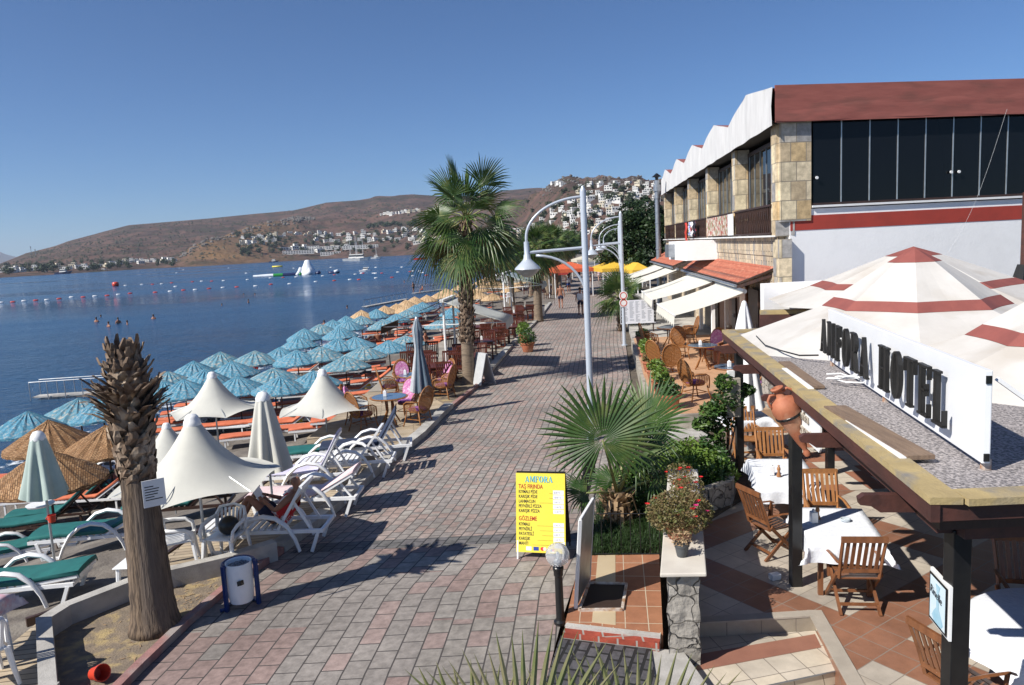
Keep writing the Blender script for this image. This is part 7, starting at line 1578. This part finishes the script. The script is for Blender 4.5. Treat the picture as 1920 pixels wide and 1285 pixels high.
# ================================================================ ON THE WATER
def W(px,py): return P(px,py,SEA)
bw=thing('float','','float');mb=MB();mb.tube([(-.45,0,.05),(-.3,0,.05),(.3,0,.05),(.45,0,.05)],[.08,.17,.17,.08],8);mb.build('body',plastic,bw,smooth=True)
brd=thing('float','','float');mb=MB();mb.tube([(-.45,0,.05),(-.3,0,.05),(.3,0,.05),(.45,0,.05)],[.08,.17,.17,.08],8);mb.build('body',redpl,brd,smooth=True)
LW_=[(2,567),(45,565),(88,563),(134,561),(156,559),(178,558),(224,555),(246,553),(291,549),(319,547),(366,544),(392,542),(442,537),(478,533),(508,530),(591,526),(655,523)]
LR_=[(22,567),(67,564),(111,561),(157,558),(201,555),(244,551),(343,545),(392,541)]
WB=[(2,568),(45,565),(88,563),(134,558),(178,556),(222,553),(319,547),(366,544),(418,540),(479,537),(543,533),(592,529),(656,525),(705,522),(774,518),(419,527),(464,525),(303,533),(378,528),(235,536),(266,534),(605,518),(666,515),(700,513),(746,511),(787,509),(507,522),(555,520),(329,538)]
RB=[(24,567),(67,564),(111,561),(156,558),(201,555),(244,551),(291,549),(344,545),(392,542),(444,539),(508,534),(627,527),(673,525),(735,521),(800,517),(286,534),(322,531),(361,529),(397,528),(531,521),(627,516),(681,513),(716,513),(769,510)]
o1=[put(bw,i,W(x,y),.3+.1*(i%3),None,'white line floats on the sea',1.15) for i,(x,y) in enumerate(WB)];o2=[put(brd,i,W(x,y),.3+.1*(i%3),None,'red line floats on the sea',1.15) for i,(x,y) in enumerate(RB)]
rank(o1,'white cylindrical float of the swimming lines, the %s from the left');rank(o2,'red cylindrical float of the swimming lines, the %s from the left')
rbuoy=thing('red_buoy','round red marker buoy beyond the swimming line','buoy',W(217,537));mb=MB();mb.lathe([(0,-.3),(.8,-.2),(1.1,.5),(1.0,1.3),(.5,1.5),(0,1.5)],14);mb.build('body',redpl,rbuoy,smooth=True)
# distant mooring buoys
rnd=random.Random(5);oo=[]
for i in range(16): oo.append(put(bw,1,W(rnd.uniform(330,800),rnd.uniform(500,514)-(0 if 1 else 0)),0,None,'tiny mooring buoys far out in the bay',1.3))
rank(oo,'tiny white mooring buoy far out, the %s from the left')
# swimmers
def bust(): 
    t=thing('person','','person');skinfig('body',[(0,0,-.3),(0,0,.0),(0,0,.15),(0,0,.27),(0,0,.38),(-.2,0,.05),(.2,0,.05),(-.28,.05,-.25),(.28,.05,-.25)],[(0,1),(1,2),(2,3),(3,4),(1,5),(1,6),(5,7),(6,8)],[.16,.15,.055,.085,.08,.06,.06,.045,.045],skin,t,sub=1)
    mb=MB();mb.ball((0,-.01,.37),.105,10,7);mb.build('hair',hair,t,smooth=True);return t
sw=bust()
SW=[(181,604,'swimmer in a pink top in the group off the palm stump',.0),(189,594,'swimmer head at the back of the group off the palm stump',-.35),(204,613,'dark haired swimmer nearest the palm stump top',.0),(222,607,'swimmer standing chest deep in the group off the palm stump',.15),(239,609,'swimmer with dark hair at the right of the group',-.1),(288,598,'lone swimmer right of the group',-.05),(466,568,'swimmer in the middle of the bay',-.05),(416,573,'far left head of the swimmers in the middle of the bay',-.3),(457,553,'swimmer head above the line floats',-.3),(478,553,'right head of the pair above the line floats',-.25),(651,578,'red capped swimmer off the tan umbrellas',-.25),(758,530,'swimmer near the inner float line by the tall palm',-.1)]
for i,(x,y,l,dz) in enumerate(SW): put(sw,i,W(x,y)+Vector((0,0,.1+dz)),i*1.3,l,'swimmers in the sea',1.15)
# inflatable water park
infl=pm('inflatable_white',(.78,.80,.82),(.6,.63,.68),sc=.8,rough=.35);inflg=pm('inflatable_green',(.03,.28,.05),rough=.35);infln=pm('inflatable_navy',(.02,.03,.1),rough=.35)
c=W(578,515);wp=thing('inflatable_water_park','white inflatable climbing peak with slides floating in the bay','inflatable',c);k=W(578,515).length*1./1400
def pxl(n): return n*c.length/1400
mb=MB();mb.lathe([(pxl(17),-.4),(pxl(16),pxl(3)),(pxl(12),pxl(10)),(pxl(8),pxl(17)),(pxl(4.5),pxl(25)),(pxl(3),pxl(26)),(0,pxl(26.5))],10);mb.build('peak',infl,wp,smooth=True,auto=35)
mb=MB();mb.tube([(-pxl(11),-1,pxl(12)),(-pxl(13),-2,pxl(5)),(-pxl(16),-3,0)],[pxl(3.5)]*3,8);mb.build('slide',infl,wp,smooth=True)
mb=MB();mb.tube([(pxl(3),-pxl(6),pxl(12)),(pxl(5),-pxl(11),pxl(4)),(pxl(6),-pxl(14),0)],[pxl(3),pxl(5),pxl(6)],8);mb.build('slide',infl,wp,smooth=True)
mb=MB();mb.tube([(pxl(10),0,.2),(pxl(18),-1,.3),(pxl(23),-1,pxl(4))],[pxl(3)]*3,8);mb.build('curved_tube',infln,wp,smooth=True)
mb=MB();mb.tube([(-pxl(14),-2,pxl(1.5)),(-pxl(9),-3,pxl(1.5))],pxl(3),8);mb.build('green_block',inflg,wp,smooth=True)
tr_=thing('inflatable_runway','long inflatable runway in white green and navy beside the climbing peak','inflatable',c)
for a,b,m_ in ((-92,-66,infl),(-66,-58,infl),(-58,-42,inflg),(-42,-16,infln)):
    mb=MB();r=pxl(3.4);mb.tube([(pxl(a),-1-(-a)*.04,pxl(1.5)),(pxl(b),-1-(-b)*.04,pxl(1.5))],[r*.75 if a==-92 else r,r],8);mb.build('segment',m_,tr_,smooth=True,auto=50)
t=thing('inflatable_raft','pair of dark and white inflatable rafts right of the climbing peak','inflatable',W(626,513));mb=MB();mb.tube([(-pxl(10),0,pxl(3)),(-pxl(5),0,pxl(1)),(pxl(4),0,pxl(1)),(pxl(10),0,pxl(3))],[pxl(2),pxl(3),pxl(3),pxl(2)],8);mb.build('tube',infln,t,smooth=True);mb=MB();mb.tube([(pxl(2),-1,pxl(3)),(pxl(9),-1,pxl(5))],pxl(2.4),8);mb.build('tube',infl,t,smooth=True)
t=thing('yellow_float','long yellow inflatable float behind the water park','inflatable',W(520,502));mb=MB();mb.tube([(-pxl(17),0,.8),(pxl(17),0,.8)],pxl(2.4),8);mb.build('tube',yel,t,smooth=True)
def boat(label,px,py,L_,m1,cab=True,grp='small boats in the bay'):
    t=thing('motor_boat',label,'boat',W(px,py),.0,grp);s=L_/2
    mb=MB();mb.grid([[(-s,y*.28*s,z) for y,z in((-1,.22*s),(-.8,0),(.8,0),(1,.22*s))],[(0,y*.34*s,z) for y,z in((-1,.24*s),(-.8,0),(.8,0),(1,.24*s))],[(s*.7,y*.2*s,z) for y,z in((-1,.3*s),(-.6,.02),(.6,.02),(1,.3*s))],[(s*1.05,y*.01,z) for y,z in((-1,.34*s),(-1,.3*s),(1,.3*s),(1,.34*s))]]);mb.add([(-s,-.28*s,.2*s),(0,-.34*s,.22*s),(s*.7,-.2*s,.28*s),(s,0,.32*s),(s*.7,.2*s,.28*s),(0,.34*s,.22*s),(-s,.28*s,.2*s)],[tuple(range(7))]);mb.add([(-s,-.28*s,.22*s),(-s,-.2*s,0),(-s,.2*s,0),(-s,.28*s,.22*s)],[(0,1,2,3)]);mb.build('hull',m1,t)
    if cab: mb=MB();mb.box((-.05*s,0,.42*s),(.8*s,.4*s,.38*s),taper=.75);mb.build('cabin',hw,t);mb=MB();mb.box((-.05*s,0,.47*s),(.72*s,.42*s,.12*s));mb.build('windows',win,t)
    return t
boat('small white motor boat moored by the swimming line',686,509,pxl(24),plastic);boat('blue and white motor boat near the far shore',514,492,16,infln);boat('white boat close to the beach of the far bay',590,486,14,hw);boat('white motor yacht moored off the far left shore',85,515,20,hw);boat('dark hulled boat moored off the far left shore',120,514,22,infln);boat('small white boat at the jetty of the left shore',195,509,14,hw,);boat('orange edged boat at the right end of the bay',790,487,12,redpl,False)
for px,py,h,lab in ((663,489,26,'sailing yacht with tall bare masts left of the pair'),(676,489,24,'sailing yacht with bare masts, second of the three'),(706,485,16,'smaller sailing yacht with one bare mast')):
    t=boat(lab,px,py,22 if h>20 else 14,hw,True,'sailing yachts moored in the far bay')
    for x in((-3,3) if h>20 else (0,)): mb=MB();mb.tube([(x,0,2),(x,0,h)],[.25,.12],5);mb.build('mast',white,t)
# pier rails into the sea
def rail(label,pts,n,hh_=1.0):
    t=thing('pier_railing',label,'railing',(0,0,0));mb=MB()
    for off in (0,.9):
        q=[Vector(p)+Vector((0,off,0)) for p in pts];mb=MB();mb.tube([p+Vector((0,0,hh_)) for p in q],.025,5);mb.build('handrail',galv,t)
        for i in range(n+1):
            u=i/n*(len(q)-1);a=q[min(int(u),len(q)-2)].lerp(q[min(int(u),len(q)-2)+1],u-min(int(u),len(q)-2));mb=MB();mb.tube([a+Vector((0,0,-.6)),a+Vector((0,0,hh_))],.025,5);mb.build('upright',galv,t)
    mb=MB();mb.bar(Vector(pts[0])+Vector((0,.45,.15)),Vector(pts[-1])+Vector((0,.45,.15)),.8,.06);mb.build('walkway',concrete,t)
a=W(58,752);b=W(185,742);rail('pale handrails of a narrow bathing pier left of the palm stump',[a,b+Vector((2,0,0))],6)
a=W(682,578);b=W(762,563);rail('thin white pier rail behind the tan umbrellas',[a,b],8)
a=W(775,552);b=W(835,544);rail('second pier rail with people, left of the tall palm',[a,b],6)
# scrub on the hills: far too many bushes to count
mb=MB();rnd=random.Random(31)
for k in range(3200):
    px=rnd.uniform(-20,1260);v=rnd.random();ry=lerp([a for a,_ in RDG],[b for _,b in RDG],px) if px<1010 else lerp([a for a,_ in SPR],[b for _,b in SPR],px)
    base=HY-(px-960)*math.tan(ROLL)+3;p=Ph(px,ry+2+(base-ry)*v*.95)
    if p is None or noise.noise(Vector((p.x*.004,p.y*.004,2)))<-.12+.3*rnd.random()-.25: continue
    s=rnd.uniform(1.2,3.6)*min(1.3,p.length/1500);a=rnd.uniform(0,3)
    c,n_=math.cos(a)*s,math.sin(a)*s
    mb.add([p+Vector((c,n_,0)),p+Vector((-n_,c,0)),p+Vector((-c,-n_,0)),p+Vector((n_,-c,0)),p+Vector((0,0,s*.8))],[(0,1,4),(1,2,4),(2,3,4),(3,0,4)])
tag(mb.build('scrub',pm('dark_scrub',(.06,.058,.035),(.038,.04,.026),sc=.1,rough=.95),uv=False),'low dark scrub dotted over the dry hillsides',kind='stuff')
t=thing('roof_flue','dark red pipe with a black cowl at the right edge of the striped wall','flue',PY(1924,540,20.5));mb=MB();mb.tube([(0,0,-2),(0,0,2.6)],.16,12);mb.build('pipe',redwood,t,smooth=True,auto=40);mb=MB();mb.box((-.02,0,.4),(.5,.5,.5),taper=.6);mb.build('cowl',black,t)
a=PY(1888,205,21.3);b=PY(1772,482,21.);mb=MB();mb.tube([a.lerp(b,i/10)+Vector((0,0,-.5*math.sin(math.pi*i/10))) for i in range(11)],.003,4);tag(mb.build('loose_wire',MC['grey_board']),'thin loose wire hanging across the striped wall','wire')
# litter of dry palm fibre on the sand bed
mb=MB();rnd=random.Random(14)
for k in range(420):
    q=Vector((rnd.gauss(-4.55,.45),rnd.gauss(9.3,.75),.038));
    if not (-5.4<q.x<kx(q.y)-.15 and 7.6<q.y<10.3): continue
    a=rnd.uniform(0,6.28);l=rnd.uniform(.02,.09);d=Vector((math.cos(a),math.sin(a),rnd.uniform(0,.3)))*l;n2=Vector((-d.y,d.x,0))*.12;mb.add([q-n2,q+n2,q+d],[(0,1,2)])
tag(mb.build('dry_fibre',straw,uv=False),'dry palm fibre scattered round the foot of the stump',kind='stuff')
# ================================================================ PEOPLE
def pp(pr,loc,rz,s=1): pr.location=loc;pr.rotation_euler=(0,0,rz);pr.scale=(s,s,s);return pr
pp(person('shirtless man in dark shorts walking away along the promenade',dict(WALK),skin,None,bluecl),P(1052,579),-.1,1.02)
W2=dict(WALK,kR=(.11,.12,.5),aR=(.1,.04,.09),tR=(.11,.2,.04),kL=(-.1,.02,.49),aL=(-.1,-.2,.12),tL=(-.11,-.08,.04))
pp(person('man in a white sleeveless shirt and navy shorts walking away',W2,skin,whcl,bluecl),P(1089,592),-.1,1.03)
stick=thing('walking_stick','thin walking stick beside the shirtless man','stick',P(1040,572));mb=MB();mb.tube([(0,0,0),(.02,0,.95)],.015,6);mb.build('shaft',darkwood,stick)
pp(person('person in dark clothes walking far off at the left of the lamp post',dict(WALK),skin,black,bluecl),P(1086,527),0)
pp(person('person in navy clothes far down the promenade',dict(WALK),skin,bluecl,black),P(1110,530),0);pp(person('person in a pale pink top far down the promenade',dict(W2),skin2,pinkt,pinkt),P(1124,528),0)
pp(person('person with blue trousers standing by the third palm trunk',dict(STAND),skin,whcl,pm('blue_trousers',(.03,.08,.3),rough=.8)),P(1067,549),.3)
pp(person('standing bather on the pier left of the tall palm',dict(STAND),skin,None,black),W(776,552)+Vector((0,0,.3)),1.);pp(person('second bather sitting low on the pier left of the tall palm',dict(SIT),skin,None,redcl),W(792,552)+Vector((0,.4,.2)),2.)
stripe=bpy.data.materials.new('striped_top');stripe.use_nodes=True;t=stripe.node_tree;b=t.nodes['Principled BSDF'];tc=_n(t,'ShaderNodeTexCoord');wv=_n(t,'ShaderNodeTexWave');wv.bands_direction='Z';wv.inputs['Scale'].default_value=5;t.links.new(tc.outputs['Object'],wv.inputs['Vector']);cr=_n(t,'ShaderNodeValToRGB');cr.color_ramp.interpolation='CONSTANT';cr.color_ramp.elements[0].color=(.7,.66,.66,1);cr.color_ramp.elements[1].color=(.22,.03,.07,1);cr.color_ramp.elements[1].position=.5;t.links.new(wv.outputs[0],cr.inputs[0]);t.links.new(cr.outputs[0],b.inputs['Base Color'])
pp(person('person in a dark red and white striped top behind the white menu sheet',dict(SIT),skin,stripe,bluecl),(6.7,36.2,.75),2.6,1.05)
pp(person('person in a yellow top sitting in the shade behind the nearest cafe table',dict(SIT),skin,pm('yellow_shirt',(.5,.38,.05),rough=.9),bluecl),(7.0,20.6,.45),2.2)
pp(person('dark clothed person leaning over the middle cafe table in the shade',dict(SIT),skin,black,black),(6.9,23.6,.45),1.8)
pp(person('waiter in a white shirt standing beside the rough stone pier',dict(STAND),skin,whcl,black),(6.15,18.9,.3),1.2)
# bathers on the beach
BE=[(710,636,redcl,'bather lying beneath the blue umbrellas left of the slate umbrella'),(540,672,purple,'bather sitting under the blue umbrellas in the middle'),(672,665,bluecl,'bather in navy sitting under the blue umbrellas'),(480,690,redcl,'bather in red sitting under the left blue umbrellas'),(800,640,bluecl,'bather sitting near the white awning post'),(590,660,whcl,'bather in white beneath the rear blue umbrellas')]
for i,(px,py,m_,l) in enumerate(BE): p=Pg(px,py+18);pp(person(l,dict(SIT),skin,m_ if i%2 else None,m_),(p.x,p.y,p.z),i*1.1)
# more towels, bags and belongings on the near sand
obs=[]
for i,(px,py,m_,n_) in enumerate(((470,792,tw[3],'lilac'),(520,760,tw[0],'blue'),(610,790,redcl,'red'),(450,770,black,'black'),(690,730,tw[1],'yellow'),(560,700,tw[0],'blue'),(640,715,black,'black'),(380,760,tw[3],'lilac'))):
    p=Pg(px,py);t=thing('beach_bag',n_+' beach bag on the sand','bag',p,i,'beach bags on the sand');mb=MB();mb.box((0,0,.15),(.36,.16,.3),taper=.85);bevel(mb.build('bag',m_,t),.03);mb=MB();mb.tube([(-.1,0,.28),(-.06,0,.42),(.06,0,.42),(.1,0,.28)],.01,5);mb.build('handle',black,t);obs.append(t)
for n_ in ('lilac','blue','red','black','yellow'): rank([o for o in obs if o['label'].startswith(n_)],n_+' beach bag on the sand, the %s of its colour from the left')
BE=[(610,612),(585,640),(655,628),(690,600),(730,612),(640,650),(760,600),(520,668),(790,590)]
pb_=None;obs=[]
for i,(px,py) in enumerate(BE):
    p=Pg(px,py+24)
    if i<2: pr=person('bather','x' and dict(SIT if i else STAND),skin,None,[redcl,bluecl][i]) if False else person('bather',dict((STAND,SIT)[i]),(skin,skin2)[i],None,(redcl,bluecl)[i]);o=pr;PR_=globals().setdefault('PRS',[]);PR_.append(pr);o.location=p
    else: o=put(PRS[i%2],1,p,i*1.7)
    o['group']='bathers among the blue umbrellas';obs.append(o)
rank(obs,'bather among the rear blue umbrellas, the %s from the left')
# ================================================================ HAZE
hz=bpy.data.materials.new('haze');hz.use_nodes=True;t=hz.node_tree;t.nodes.clear();ou=_n(t,'ShaderNodeOutputMaterial');pv=_n(t,'ShaderNodeVolumePrincipled');pv.inputs['Color'].default_value=(.72,.84,1,1);pv.inputs['Density'].default_value=7e-5;pv.inputs['Anisotropy'].default_value=.2;t.links.new(pv.outputs[0],ou.inputs['Volume'])
mb=MB();mb.box((0,6000,220),(34000,16500,560));h_=mb.build('haze',hz,uv=False);tag(h_,'thin blue summer haze over the bay and hills',kind='stuff')
